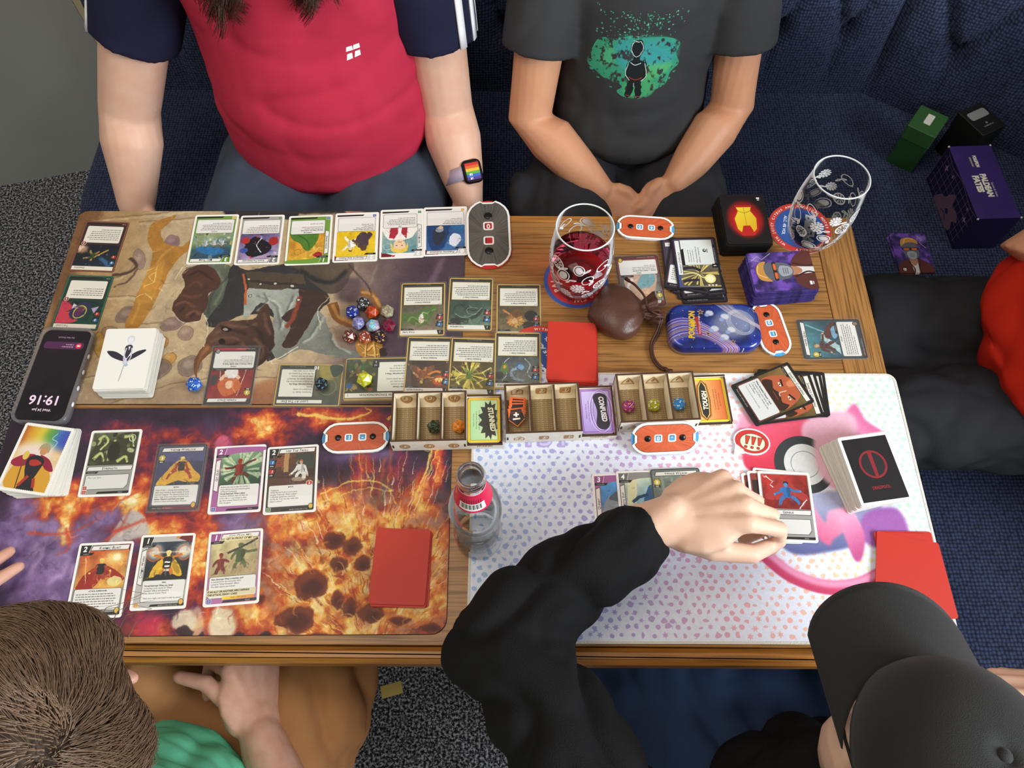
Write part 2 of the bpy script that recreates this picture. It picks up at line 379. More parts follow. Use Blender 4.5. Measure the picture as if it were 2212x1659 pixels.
def carpet():
    m = bpy.data.materials.new('speckled_carpet'); m.use_nodes = True; nt = m.node_tree; b = nt.nodes['Principled BSDF']; b.inputs['Roughness'].default_value = 0.95; b.inputs['Specular IOR Level'].default_value = 0.1
    tc = nt.nodes.new('ShaderNodeTexCoord'); n = nt.nodes.new('ShaderNodeTexNoise'); n.inputs['Scale'].default_value = 190; n.inputs['Detail'].default_value = 3; n.inputs['Roughness'].default_value = 0.7
    nt.links.new(tc.outputs['Object'], n.inputs['Vector']); r = nt.nodes.new('ShaderNodeValToRGB'); e = r.color_ramp.elements
    e[0].position = 0.42; e[0].color = lin('222327'); e[1].position = 0.5; e[1].color = lin('54565c'); q = e.new(0.6); q.color = lin('c4c6ca')
    nt.links.new(n.outputs['Fac'], r.inputs['Fac']); nt.links.new(r.outputs['Color'], b.inputs['Base Color'])
    k = nt.nodes.new('ShaderNodeBump'); k.inputs['Strength'].default_value = 0.6; k.inputs['Distance'].default_value = 0.006; nt.links.new(n.outputs['Fac'], k.inputs['Height']); nt.links.new(k.outputs['Normal'], b.inputs['Normal']); return m
def fabric():
    m = bpy.data.materials.new('navy_waffle_fabric'); m.use_nodes = True; nt = m.node_tree; b = nt.nodes['Principled BSDF']; b.inputs['Roughness'].default_value = 0.9; b.inputs['Specular IOR Level'].default_value = 0.15
    b.inputs['Sheen Weight'].default_value = 0.08
    tc = nt.nodes.new('ShaderNodeTexCoord'); v = nt.nodes.new('ShaderNodeTexVoronoi'); v.inputs['Scale'].default_value = 165; v.inputs['Randomness'].default_value = 0.3; nt.links.new(tc.outputs['UV'], v.inputs['Vector'])
    n = nt.nodes.new('ShaderNodeTexNoise'); n.inputs['Scale'].default_value = 6; n.inputs['Detail'].default_value = 5; nt.links.new(tc.outputs['UV'], n.inputs['Vector'])
    r = nt.nodes.new('ShaderNodeValToRGB'); e = r.color_ramp.elements; e[0].position = 0.15; e[0].color = lin('424d70'); e[1].position = 0.62; e[1].color = lin('1b2134'); nt.links.new(v.outputs['Distance'], r.inputs['Fac'])
    r2 = nt.nodes.new('ShaderNodeValToRGB'); r2.color_ramp.elements[0].position = 0.35; r2.color_ramp.elements[0].color = (0.75, 0.75, 0.75, 1); r2.color_ramp.elements[1].position = 0.7; r2.color_ramp.elements[1].color = (1.25, 1.22, 1.12, 1); nt.links.new(n.outputs['Fac'], r2.inputs['Fac'])
    mx = nt.nodes.new('ShaderNodeMix'); mx.data_type = 'RGBA'; mx.blend_type = 'MULTIPLY'; mx.inputs['Factor'].default_value = 1; nt.links.new(r.outputs['Color'], mx.inputs[6]); nt.links.new(r2.outputs['Color'], mx.inputs[7]); nt.links.new(mx.outputs[2], b.inputs['Base Color'])
    k = nt.nodes.new('ShaderNodeBump'); k.inputs['Strength'].default_value = 0.55; k.inputs['Distance'].default_value = 0.003; k.invert = True; nt.links.new(v.outputs['Distance'], k.inputs['Height']); nt.links.new(k.outputs['Normal'], b.inputs['Normal']); return m
WOODX, WOODY = wood('oak_along', along='x'), wood('oak_across', along='y')
WOODL = wood('oak_moulding', base='b0742e', dark='8a5a24', along='x')
NAVY = fabric()
# ---------------------------------------------------------------- setting: floor, walls
b = MB(); b.prism([(-3.2, -2.2), (2.6, -2.2), (2.6, 2.6), (-3.2, 2.6)], -0.03, 0)
tag(b.obj('floor', carpet()), kind='structure')
wm = mat('grey_panel_paint', 'a9aea8', 0.6, noise=(3, 0.3, '9a9f9a'))
def wallslab(name, p, q, h, th, m):
    d = Vector((q[0] - p[0], q[1] - p[1])); nrm = Vector((-d.y, d.x)).normalized() * th; B = MB()
    B.prism([p, q, (q[0] + nrm.x, q[1] + nrm.y), (p[0] + nrm.x, p[1] + nrm.y)], 0, h); return tag(B.obj(name, m), kind='structure')
wallslab('wall_left', (-2.6, 1.143), (-1.005, 1.556), 2.3, 0.03, wm)
wallslab('trim_1', (-1.004, 1.556), (-0.972, 1.5645), 2.3, 0.034, mat('cream_trim', 'cdbf9a', 0.5))
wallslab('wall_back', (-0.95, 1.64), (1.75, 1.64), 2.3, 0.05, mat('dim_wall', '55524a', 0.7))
# ---------------------------------------------------------------- the wrap-round bench
SEAT = 0.46
bench = thing('corner_bench', 'navy waffle-weave buttoned bench wrapping round two sides of the table', 'bench', (0.3, 1.1, 0))
def par(o, p): o.parent = p; o.matrix_parent_inverse = Matrix.Translation(-p.location) if p.rotation_euler[2] == 0 else p.matrix_world.inverted(); return o
back_path = [(-0.95, 1.31), (0.757, 1.31), (0.849, 1.250), (0.95, 1.198), (1.05, 1.125), (1.12, 1.01), (1.145, 0.86), (1.16, 0.7), (1.16, -0.55)]
B = MB(); inner = [(-0.89, 1.04), (-0.875, 0.96), (-0.83, 0.89), (-0.75, 0.83), (-0.62, 0.80), (0.40, 0.80), (0.50, 0.77), (0.56, 0.71), (0.58, 0.62), (0.58, -0.55)]
back_out = [(-0.89, 1.42), (0.80, 1.42), (0.93, 1.33), (1.02, 1.27), (1.12, 1.18), (1.20, 1.05), (1.25, 0.88), (1.27, 0.7), (1.27, -0.55)]
ring = inner + back_out[::-1]        # counter clockwise seen from above
n = len(ring); prof = [(0.0, 0.10), (0.0, 0.40), (0.004, 0.43), (0.016, 0.449), (0.04, 0.458), (0.09, SEAT)]
for d, z in prof: B.v += [(x, y, z) for x, y in offset(ring, -d)]
for k in range(len(prof) - 1):
    for i in range(n): j = (i + 1) % n; B.f.append((k * n + i, k * n + j, (k + 1) * n + j, (k + 1) * n + i)); B.m.append(0); B.sm.append(True)
B.f.append(tuple((len(prof) - 1) * n + i for i in range(n))); B.m.append(0); B.sm.append(False)
for fi, f in enumerate(B.f): B.uv[fi] = [(B.v[i][0], B.v[i][1] + B.v[i][2] * 0.8) for i in f]
par(B.obj('seat', NAVY), bench)
B = MB(); B.prism(offset(ring, -0.06), 0, 0.10); par(B.obj('plinth', mat('black_plinth', '17171a', 0.7)), bench)
BTN = mat('navy_button', '20273f', 0.85)
def backrest(path, s_btn, pitch, cut0, cut1, name='backrest'):
    seg = [math.dist(path[i], path[i + 1]) for i in range(len(path) - 1)]; L = sum(seg)
    def at(s):
        s = min(max(s, 1e-6), L - 1e-6); i = 0
        while s > seg[i]: s -= seg[i]; i += 1
        a, c = Vector(path[i]), Vector(path[i + 1]); f = s / seg[i]
        t0 = (Vector(path[min(i + 1, len(path) - 1)]) - Vector(path[max(i, 0)])).normalized(); tp = (Vector(path[i]) - Vector(path[max(i - 1, 0)])).normalized() if i else t0; tn = (Vector(path[min(i + 2, len(path) - 1)]) - Vector(path[i + 1])).normalized() if i + 2 < len(path) else t0
        t = ((t0 + tp) * (1 - f) + (t0 + tn) * f).normalized(); return a.lerp(c, f), Vector((t.y, -t.x))   # outward normal points into the room
    def hgt(s, t):
        p = (s - s_btn) / pitch; q = (t - 0.145) / 0.31
        fr = lambda x: abs(x - round(x))
        if q < 0: d = fr(p) * 1.0; e = 1 - math.exp(-(d / 0.05) ** 1.1); e = e * (1 - 0.9 * min(1, -q * 2.2))
        else: d = min(fr(p + q), fr(p - q)); e = 1 - math.exp(-(d / 0.06) ** 1.1)
        qq = round(q * 2) / 2; pp = round(p - qq) + qq; r = math.hypot((p - pp) * pitch, (q - qq) * 0.31) if qq >= 0 else 9
        h = 0.021 * e - 0.022 * math.exp(-(r / 0.028) ** 2)
        if t < 0.04: h *= 0.45 + 0.55 * t / 0.04
        ed = min(s - cut0, cut1 - s); h *= min(1, max(0.0, ed / 0.02) ** 0.5) if ed < 0.02 else 1
        return h
    ns, ntt = int((cut1 - cut0) / 0.009), 64; B = MB(); H = 0.56
    for j in range(ntt + 1):
        t = H * j / ntt
        for i in range(ns + 1):
            s = cut0 + (cut1 - cut0) * i / ns; c, nr = at(s); k = hgt(s, t) - 0.16 * t - 0.012; B.v.append((c.x + nr.x * k, c.y + nr.y * k, SEAT - 0.004 + t))
    for j in range(ntt):
        for i in range(ns): a = j * (ns + 1) + i; B.f.append((a, a + 1, a + ns + 2, a + ns + 1)); B.m.append(0); B.sm.append(True); B.uv[len(B.f) - 1] = [(cut0 + (cut1 - cut0) * x / ns, H * y / ntt) for x, y in ((i, j), (i + 1, j), (i + 1, j + 1), (i, j + 1))]
    # back and top so the cushion has thickness
    o = len(B.v)
    for j, t in ((0, 0), (1, H)):
        for i in range(ns + 1):
            s = cut0 + (cut1 - cut0) * i / ns; c, nr = at(s); k = -0.05 - 0.16 * t - 0.05; B.v.append((c.x + nr.x * k, c.y + nr.y * k, SEAT - 0.004 + t))
    for i in range(ns):
        B.f.append((o + i + 1, o + i, o + ns + 1 + i, o + ns + 2 + i)); B.f.append((ntt * (ns + 1) + i, ntt * (ns + 1) + i + 1, o + ns + 2 + i, o + ns + 1 + i)); B.m += [0, 0]; B.sm += [True, True]
    for i in (0, ns):
        a = [i + j * (ns + 1) for j in range(ntt + 1)] + [o + ns + 1 + i, o + i]; B.f.append(tuple(a if i else a[::-1])); B.m.append(0); B.sm.append(False)
    ob = par(B.obj(name, NAVY), bench)
    q = 0.0
    while q * 0.31 + 0.145 < H - 0.02:
        k0 = int((cut0 - s_btn) / pitch) - 2
        for k in range(k0, int((cut1 - s_btn) / pitch) + 2):
            s = s_btn + (k + q) * pitch
            if cut0 + 0.02 < s < cut1 - 0.02:
                t = 0.145 + q * 0.31; c, nr = at(s); kk = hgt(s, t) - 0.16 * t - 0.012 + 0.003; W = MB(); W.ball((0, 0, 0), (0.011, 0.007, 0.011), 10)
                bo = W.obj('button', BTN); bo.matrix_world = Matrix.Translation((c.x + nr.x * kk, c.y + nr.y * kk, SEAT + t)) @ Matrix.Rotation(math.atan2(nr.y, nr.x) - PI / 2, 4, 'Z')
                bo.parent = ob; bo.matrix_parent_inverse = Matrix.Translation(-ob.matrix_world.translation)
                bo.matrix_parent_inverse = Matrix.Identity(4)
        q += 0.5
L1 = 1.707
backrest(back_path, 1.472, 0.136, 0.092, L1)
backrest(back_path, L1 + 0.115, 0.165, L1, L1 + 0.62)
backrest(back_path, L1 + 0.70, 0.15, L1 + 0.62, L1 + 1.83)
# ---------------------------------------------------------------- table
TX0, TX1, TY0, TY1 = -0.662, 0.515, 0.108, 0.757
table = thing('wooden_table', 'oak pub table with a lipped edge and end boards of crosswise grain', 'table', ((TX0 + TX1) / 2, (TY0 + TY1) / 2, 0))
def slab(name, x0, x1, y0, y1, z0, z1, m, ch=0.0, r=0.0):
    B = MB(); B.prism(rrect(x1 - x0, y1 - y0, max(r, 0.0008), 3, (x0 + x1) / 2, (y0 + y1) / 2), z0, z1, ch=ch); return par(B.obj(name, m), table)
slab('tabletop', TX0 + 0.064, TX1 - 0.060, TY0 + 0.020, TY1 - 0.016, T - 0.024, T, WOODX, 0.0006)
slab('end_board', TX0 + 0.002, TX0 + 0.0632, TY0 + 0.020, TY1 - 0.016, T - 0.024, T, WOODY, 0.0006)
slab('end_board', TX1 - 0.0592, TX1 - 0.002, TY0 + 0.020, TY1 - 0.016, T - 0.024, T, WOODY, 0.0006)
slab('edge_moulding', TX0, TX1, TY0, TY0 + 0.0192, T - 0.034, T - 0.0006, WOODL, 0.006, 0.004)
slab('edge_moulding', TX0, TX1, TY1 - 0.0152, TY1, T - 0.034, T - 0.0006, WOODL, 0.003, 0.004)
for y in (TY0 + 0.03, TY1 - 0.05): slab('apron', TX0 + 0.06, TX1 - 0.06, y, y + 0.02, T - 0.075, T - 0.0245, WOODX)
for x in (TX0 + 0.05, TX1 - 0.07): slab('apron', x, x + 0.02, TY0 + 0.052, TY1 - 0.052, T - 0.075, T - 0.0245, WOODY)
B = MB(); B.lathe([(.001, .05), (.06, .05), (.045, .09), (.04, .3), (.045, .6), (.10, T - .0255), (.001, T - .0255)], 24, (-.07, .43, 0)); par(B.obj('pedestal', WOODY, table), table)
for k in range(4): a_ = PI / 4 + k * PI / 2; B = MB(); B.loft([(-.07 + .03 * math.cos(a_), .43 + .03 * math.sin(a_), .06), (-.07 + .15 * math.cos(a_), .43 + .15 * math.sin(a_), .024)], [.026, .02], 10); par(B.obj('foot', WOODY, table), table)
# ---------------------------------------------------------------- play mats (flat printed cloth over rubber)
MH = 0.0024
RUB = mat('mat_rubber', '1c1a1a', 0.8)
def mat_frame(x0, x1, y0, y1, ang=0.0):
    """mat rectangle in table coordinates; returns photo pixel -> mm on the mat (y down)"""
    c = Vector(((x0 + x1) / 2, (y0 + y1) / 2)); w, h = x1 - x0, y1 - y0; ca, sa = math.cos(ang), math.sin(ang)
    def tr(u, v):
        p = P(u, v, MH); d = Vector((p.x - c.x, p.y - c.y)); x = d.x * ca + d.y * sa; y = -d.x * sa + d.y * ca
        return (x + w / 2) * 1000, (h / 2 - y) * 1000
    return c, w, h, tr
def make_mat(name, label, c, w, h, ang, im, r, edge=RUB, z=0.0, hem=None):
    B = MB(); t = B.prism(rrect(w, h, r, 6), 0, MH, 0, 1, ch=0.0004); B.planar(t, -w / 2, -h / 2, w, h)
    o = B.obj(name, [printed(name + '_print', im, 0.62, bump=(900, 0.25)), edge], loc=(c.x, c.y, T + z + 0.0001), rot=(0, 0, ang)); tag(o, label, 'play mat')
    if hem:
        B = MB(); a = rrect(w, h, r, 6); q = offset(a, -0.0022); n = len(a); zz = MH + 0.0005
        for pts, z2 in ((offset(a, 0.0008), 0.0), (offset(a, 0.0008), zz), (q, zz), (q, MH)): B.v += [(x, y, z2) for x, y in pts]
        for k in range(3):
            for i in range(n): j = (i + 1) % n; B.f.append((k * n + i, k * n + j, (k + 1) * n + j, (k + 1) * n + i)); B.m.append(0); B.sm.append(False)
        B.obj('stitched_hem', hem, o)
    return o
Z3 = lambda L: [(x / 3.5677, 440 + y / 3.5677) for x, y in L]      # helpers for points read off enlarged views of the print
Z4 = lambda L: [(400 + x / 3.0722, 430 + y / 3.0722) for x, y in L]
def brush(m, n, seed, ln, al):
    g = np.random.RandomState(seed); t0, m.tr = m.tr, None
    for i in range(n):
        x, y = g.rand() * m.w, g.rand() * m.h; q = m.a[min(m.H - 1, int(y * m.k)), min(m.W - 1, int(x * m.k))] * g.uniform(.72, 1.28); a_ = g.uniform(0, 6.28); l = g.uniform(.4, 1) * ln; b_ = g.uniform(-1, 1)
        m.line([(x, y), (x + l * math.cos(a_), y + l * math.sin(a_)), (x + 1.8 * l * math.cos(a_ + b_), y + 1.8 * l * math.sin(a_ + b_))], g.uniform(.8, 2.6), '%02x%02x%02x' % tuple(int(255 * min(1, max(0, c))) for c in q), al, soft=.3, taper=.4)
    m.tr = t0
# --- beast mat (upper left)
c, w, h, tr = mat_frame(-0.6575, -0.0700, 0.4335, 0.7585, 0.006)
m = Im(w * 1000, h * 1000, 2.6, 'b59f7c', tr)
m.poly([(130, 440), (330, 440), (300, 560), (230, 740), (60, 900), (20, 900)], 'a5855a', soft=18)
m.poly([(700, 430), (1040, 430), (1040, 900), (660, 900), (760, 640)], ('g', '8f7a68', '4c3a44', 690, 600, 900, 640), soft=26)
m.poly([(880, 560), (1040, 540), (1040, 880), (700, 880), (800, 790)], '44323c', 0.8, soft=14)
m.poly([(150, 450), (225, 450), (215, 500), (170, 530), (150, 700), (100, 720)], '6b4526', 0.9, soft=5)
for q in ([(195, 474), (330, 462), (420, 452)], [(300, 480), (420, 470)], [(150, 590), (250, 600), (300, 560)], [(130, 640), (300, 640)], [(40, 880), (160, 820), (330, 800)], [(240, 870), (420, 820), (640, 815)], [(300, 700), (430, 690)]):
    m.line(q, 1.6, '7b5c3e', 0.75, soft=0.4); m.line([(a, b2 + 5) for a, b2 in q], 2.2, 'd6c8a0', 0.6, soft=1)
for u, v, rx, ry, cc in ((372, 522, 16, 15, '7d6068'), (300, 560, 12, 24, '8a7064'), (275, 680, 24, 18, '745a52'), (370, 700, 24, 14, '77605a'), (400, 720, 16, 16, '8b7263'), (235, 720, 18, 16, '93714a'), (350, 740, 15, 12, 'b07a2e'), (365, 775, 15, 13, 'b5802f'), (330, 800, 40, 22, '6d5a52'), (410, 790, 26, 22, '75645a'), (215, 745, 12, 30, 'b58a2c')):
    x, y = tr(u, v); x2, _ = tr(u + rx, v); _, y2 = tr(u, v + ry)
    m.tr = None; m.ell(x, y, x2 - x, y2 - y, cc, 0.9, rot=-20, soft=1.6); m.ring(x, y, x2 - x, y2 - y, 1, '4a382c', 0.5, -20); m.ell(x - 2, y - 3, (x2 - x) * .5, (y2 - y) * .4, 'd2bfa2', 0.35, soft=2); m.tr = tr
m.sm(Z3([(1180, 150), (1330, 90), (1345, 110), (1240, 210), (1280, 300), (1400, 330), (1470, 260), (1500, 190), (1520, 230), (1470, 330), (1330, 480), (1190, 760), (1070, 950), (960, 960), (1040, 740), (1170, 430), (1135, 250)]), 'a8752c')
m.line(Z3([(1010, 930), (1110, 690), (1230, 430), (1340, 330)]), 3, 'c9953f', 0.7, soft=1.2)
m.poly(Z3([(1040, 760), (1140, 500), (1270, 430), (1250, 560), (1160, 770)]), 'b98434', soft=.6)
for q in ([(1110, 640), (1190, 600), (1140, 560), (1210, 520)], [(1050, 720), (1120, 690), (1170, 740)], [(1130, 520), (1210, 480), (1190, 600)]): m.line(Z3(q), 1.6, 'd9b46c', smooth=False)
m.line(Z3([(860, 550), (960, 540), (1050, 480), (1000, 420)]), 5, '4a3428', soft=.6); m.line(Z3([(870, 640), (980, 600), (1060, 500)]), 3, '5a4032', soft=.6)
m.poly(Z3([(1680, 0), (2300, 0), (2300, 120), (1750, 110)]), '1d2026', soft=1); m.poly(Z4([(290, 10), (1500, 10), (1500, 95), (330, 100)]), '2b2825', soft=1); m.poly(Z4([(1020, 20), (1120, 60), (1250, 110), (1080, 120)]), 'a87a58', soft=2)
m.sm(Z3([(1420, 500), (1560, 470), (1780, 480), (1770, 690), (1720, 850), (1590, 880), (1560, 790), (1640, 640), (1560, 560)]), ('g', '6f7563', '3d4438', 395, 580, 500, 680)); m.line(Z3([(1680, 520), (1720, 640), (1650, 780)]), 3, '8b917c', 0.6, soft=1.5); m.line(Z3([(1760, 560), (1640, 690), (1600, 850)]), 2.5, '2d332b', 0.7, soft=1)
m.sm(Z3([(1410, 530), (1500, 480), (1620, 480), (1690, 560), (1680, 650), (1610, 690), (1600, 780), (1550, 850), (1525, 905), (1400, 905), (1330, 830), (1335, 770), (1420, 640)]), '4a2d22')
for q, cc in (([(1345, 780), (1430, 760), (1500, 800)], '7a4c38'), ([(1400, 700), (1480, 720), (1560, 700)], '6b4030'), ([(1430, 880), (1480, 830), (1540, 850)], '7d523e'), ([(1450, 560), (1540, 520), (1640, 590)], '2c1a14'), ([(1380, 840), (1420, 800)], '29170f'), ([(1470, 880), (1500, 840)], '29170f'), ([(1440, 640), (1520, 600), (1560, 640)], '653d2d')): m.line(Z3(q), 3.4, cc, 0.8, soft=1.2)
m.sm(Z4([(310, 440), (420, 470), (700, 430), (840, 500), (960, 660), (900, 730), (780, 900), (640, 990), (560, 1080), (520, 1000), (600, 800), (420, 760), (300, 800), (220, 850), (130, 820), (250, 660)]), '2c2b2c')
m.sm(Z4([(700, 420), (1090, 410), (1090, 520), (1040, 600), (960, 630), (860, 570), (760, 480)]), ('g', '2a2724', '5a4c3c', 420, 560, 700, 470), soft=.5); m.line(Z4([(760, 470), (880, 540), (1000, 540), (1070, 470)]), 7, '15191d', 0.8, soft=2)
m.sm(Z4([(420, 590), (560, 600), (790, 600), (770, 700), (700, 830), (880, 740), (960, 880), (1010, 980), (1130, 1010), (1150, 1050), (1000, 1050), (800, 1000), (720, 1010), (600, 1060), (560, 900), (590, 760), (500, 690), (400, 790), (390, 720)]), ('g', '9fa49a', '6d6f66', 560, 640, 640, 780))
for q in ([(480, 640), (600, 700), (640, 850)], [(720, 640), (660, 780), (620, 870)], [(900, 780), (840, 900), (760, 960)], [(960, 900), (1000, 980), (1080, 1020)], [(520, 620), (540, 680), (460, 740)]): m.line(Z4(q), 3, '4a4e4b', 0.7, soft=1.2); m.line(Z4([(a + 14, b2) for a, b2 in q]), 3, 'c9ccc0', 0.6, soft=1.2)
m.sm(Z4([(640, 780), (760, 690), (760, 590), (960, 650), (880, 730), (740, 960), (640, 980), (700, 850)]), '3a2722'); m.line(Z4([(760, 640), (720, 780), (670, 850)]), 6, '7e3a26', soft=.8); m.line(Z4([(380, 490), (400, 600), (395, 700)]), 3.4, 'b8592a', soft=.5); m.line(Z4([(745, 980), (640, 1040), (540, 1090)]), 1.6, 'd8cfb2', .8); m.line(Z4([(960, 650), (880, 735), (900, 860)]), 1.4, 'd8cfb2', .7)
m.poly(Z4([(400, 480), (780, 500), (800, 570), (640, 600), (420, 590)]), '4b3f31', soft=.5); m.line(Z4([(410, 540), (600, 560), (790, 570)]), 4, '2b241c', 0.8)
for x, y in ((418, 530), (500, 565), (600, 560), (708, 578), (430, 640), (748, 670)):
    q = Z4([(x, y)])[0]; q = tr(*q); m.tr = None; m.ell(q[0], q[1], 3, 2.6, '2a221a'); m.ell(q[0], q[1], 2.1, 1.8, 'c8c4b6'); m.tr = tr
# great horned head, upside down
m.sm(Z3([(1640, 970), (1700, 910), (1850, 895), (1970, 880), (2010, 800), (2065, 780), (2085, 890), (2115, 1010), (2100, 1120), (2030, 1220), (1930, 1260), (1720, 1130), (1590, 1110), (1580, 1050)]), ('g', '5d3f30', '2f1d17', 470, 690, 590, 760))
for q, cc in (([(1660, 1000), (1760, 940), (1880, 950), (1980, 930)], '7d5a45'), ([(1620, 1060), (1740, 1030), (1850, 1060), (1900, 1130)], '6f4c3a'), ([(1900, 930), (1990, 980), (2040, 1080)], '23140f'), ([(1690, 940), (1800, 975), (1900, 1000)], '2a1813'), ([(1960, 1030), (2030, 1120), (2010, 1200)], '6e4b39'), ([(2030, 850), (2050, 930), (2080, 1010)], '7b5743'), ([(1700, 1080), (1790, 1090), (1860, 1060)], '21120d')): m.line(Z3(q), 3.6, cc, 0.75, soft=1.4)
m.sm(Z3([(1700, 965), (1730, 945), (1790, 965), (1750, 990)]), '120c0a'); m.sm(Z3([(1715, 968), (1735, 956), (1760, 968), (1740, 980)]), 'b9ad9a', .8); m.sm(Z3([(1690, 1050), (1720, 1035), (1735, 1070), (1700, 1085)]), '160d0a')
m.line(Z3([(1620, 1095), (1540, 1180), (1510, 1270), (1510, 1345)]), 17, '6d4528', taper=1.0); m.line(Z3([(1600, 1100), (1545, 1170), (1512, 1290)]), 6, 'a06f42', .7, soft=1, taper=1)
m.line(Z3([(1570, 860), (1600, 960), (1570, 1100)]), 1.4, 'e0d8bd', 0.7); m.line(Z3([(1350, 580), (1410, 490)]), 1.6, 'ded5ba', .7); m.line(Z3([(1330, 830), (1400, 910), (1530, 910)]), 1.3, 'ded5ba', .6)
m.line(Z4([(975, 690), (1010, 790), (1130, 850)]), 16, '7a4c22', taper=7); m.line(Z4([(975, 700), (1015, 775), (1120, 830)]), 5, 'c08a44', .8, soft=.8); m.line(Z4([(1160, 615), (1240, 640), (1290, 730), (1280, 780)]), 15, '8a5a2a', taper=5); m.line(Z4([(1165, 612), (1250, 640), (1295, 720)]), 4, 'cf9c58', .8, soft=.8)
m.sm(Z4([(1130, 930), (1220, 945), (1300, 940), (1290, 1050), (1170, 1055)]), 'a8752f')
for q in ([(1150, 960), (1200, 1000), (1250, 970), (1290, 1000)], [(1170, 1020), (1230, 1035), (1280, 1030)], [(1200, 950), (1190, 1050)], [(1250, 950), (1260, 1050)]): m.line(Z4(q), 2.2, 'd7b060', soft=.5); m.line(Z4([(a + 8, b2 + 8) for a, b2 in q]), 1.2, '6d4518')
m.sm(Z4([(1290, 1000), (1330, 990), (1340, 1050), (1300, 1050)]), '2b1c1c')
m.poly(Z4([(1690, 390), (1730, 390), (1660, 560), (1610, 560)]), '7d6576', .5, soft=2); m.line(Z4([(1280, 430), (1200, 620)]), 3, '8b7f6a', .6, soft=1); m.line(Z4([(1080, 430), (1200, 560), (1240, 640)]), 2, '2e2328', .8, soft=.6); m.sm(Z4([(1000, 580), (1060, 520), (1160, 540), (1160, 640), (1090, 690), (1010, 660)]), '43333a', .7, soft=3)
m.poly([(150, 880), (180, 840), (430, 830), (620, 860), (840, 850), (840, 890), (150, 890)], '7a5f4c', .45, soft=6); m.poly([(540, 830), (620, 810), (610, 870), (520, 890)], '8d4a2a', .6, soft=4)
brush(m, 900, 5, 8, .55); m.warp(2.0, 9, 5); m.tint(0.12, 14, 8); m.tint(0.06, 3, 9)
make_mat('beast_play_mat', 'tan and brown play mat with a painted horned beast, upper left of the table', c, w, h, 0.006, m, 0.013)
# --- fire mat (lower left): heat field
c, w, h, tr = mat_frame(-0.6600, -0.0765, 0.1365, 0.4285, 0.012)
m = Im(w * 1000, h * 1000, 2.6, '2b1d2c', tr)
yy, xx = np.mgrid[0:m.H, 0:m.W].astype(np.float32); wx = (vnoise(m.H, m.W, 60, 21) - 0.5) * 90; wy = (vnoise(m.H, m.W, 60, 22) - 0.5) * 90; heat = np.full((m.H, m.W), 0.05, np.float32)
for u, v, ru, rv, k in ((300, 940, 130, 26, .42), (450, 945, 50, 30, .45), (570, 922, 70, 38, .85), (720, 905, 110, 26, .66), (640, 892, 90, 10, .6), (560, 985, 30, 20, .3), (150, 1085, 90, 42, .86), (280, 1085, 60, 40, .95), (140, 1150, 22, 60, .8), (390, 1000, 60, 50, .62), (440, 1120, 40, 60, .55), (310, 1020, 26, 60, .5), (330, 1140, 90, 34, .7), (430, 1210, 60, 90, .8), (330, 1230, 60, 40, .45), (620, 1000, 60, 30, .28),
        (790, 1010, 30, 90, .42), (860, 1050, 26, 90, .35), (945, 985, 16, 90, .7), (900, 1080, 40, 60, .75), (700, 1080, 120, 26, .85), (640, 1130, 90, 34, .95), (760, 1150, 90, 70, .9), (900, 1180, 70, 70, .95), (700, 1230, 120, 70, .82), (640, 1310, 110, 70, .85), (760, 1340, 150, 60, .92), (900, 1300, 80, 80, .9), (560, 1320, 60, 60, .8), (470, 1340, 90, 50, .6), (360, 1360, 90, 40, .45), (300, 1290, 60, 60, .36), (850, 1120, 60, 40, .9), (480, 1130, 30, 30, .25)):
    q = np.array([tr(u, v), tr(u + ru, v), tr(u, v + rv)]) * m.k; rx = max(4, abs(q[1][0] - q[0][0])); ry = max(4, abs(q[2][1] - q[0][1]))
    heat = np.maximum(heat, k * np.exp(-(((xx + wx * .45 - q[0][0]) / rx) ** 2 + ((yy + wy * .45 - q[0][1]) / ry) ** 2) * 0.8))
heat = heat * .93 + (vnoise(m.H, m.W, 46, 31, 5) - 0.5) * 0.85 * np.clip(heat * 2.0 + .1, 0, 1); heat += (np.abs(vnoise(m.H, m.W, 26, 33, 3) - .5) * 2 - .3) * .35 * np.clip(heat * 1.6, 0, 1)
stops = np.array([0, .12, .24, .38, .52, .66, .80, .92, 1.1]); cols = np.array([hexc(q) for q in ('251a28', '38223a', '64243a', '9c3226', 'c2502c', 'd98438', 'e6b862', 'eed99c', 'f4ecd0')])
m.a[:] = np.stack([np.interp(heat, stops, cols[:, i]) for i in range(3)], -1)
pur = np.zeros((m.H, m.W), np.float32)
for u, v, ru, rv, k in ((60, 1160, 130, 50, 1), (120, 1210, 120, 70, .9), (60, 1100, 50, 30, .8), (230, 1120, 60, 30, .8), (520, 1130, 90, 30, .7), (300, 1170, 60, 30, .4), (450, 940, 40, 40, .25), (780, 985, 90, 20, .45), (560, 1160, 30, 20, .5), (140, 1280, 120, 40, .8)):
    q = np.array([tr(u, v), tr(u + ru, v), tr(u, v + rv)]) * m.k; pur = np.maximum(pur, k * np.exp(-(((xx + wx * .6 - q[0][0]) / abs(q[1][0] - q[0][0])) ** 2 + ((yy + wy * .6 - q[0][1]) / abs(q[2][1] - q[0][1])) ** 2)))
pn = vnoise(m.H, m.W, 34, 44, 5)[..., None]; pc = np.array(hexc('4a3160')) * (1 - pn) + np.array(hexc('a488b4')) * pn
k = np.clip((pur - heat * .75) * 2.2, 0, 1)[..., None]; m.a += k * (pc - m.a)
hx = np.array([tr(780, 1230), tr(1000, 1230), tr(780, 1400)]) * m.k; hb2 = np.clip(1.5 - np.hypot((xx - hx[0][0]) / (hx[1][0] - hx[0][0]), (yy - hx[0][1]) / (hx[2][1] - hx[0][1])), 0, 1)[..., None]
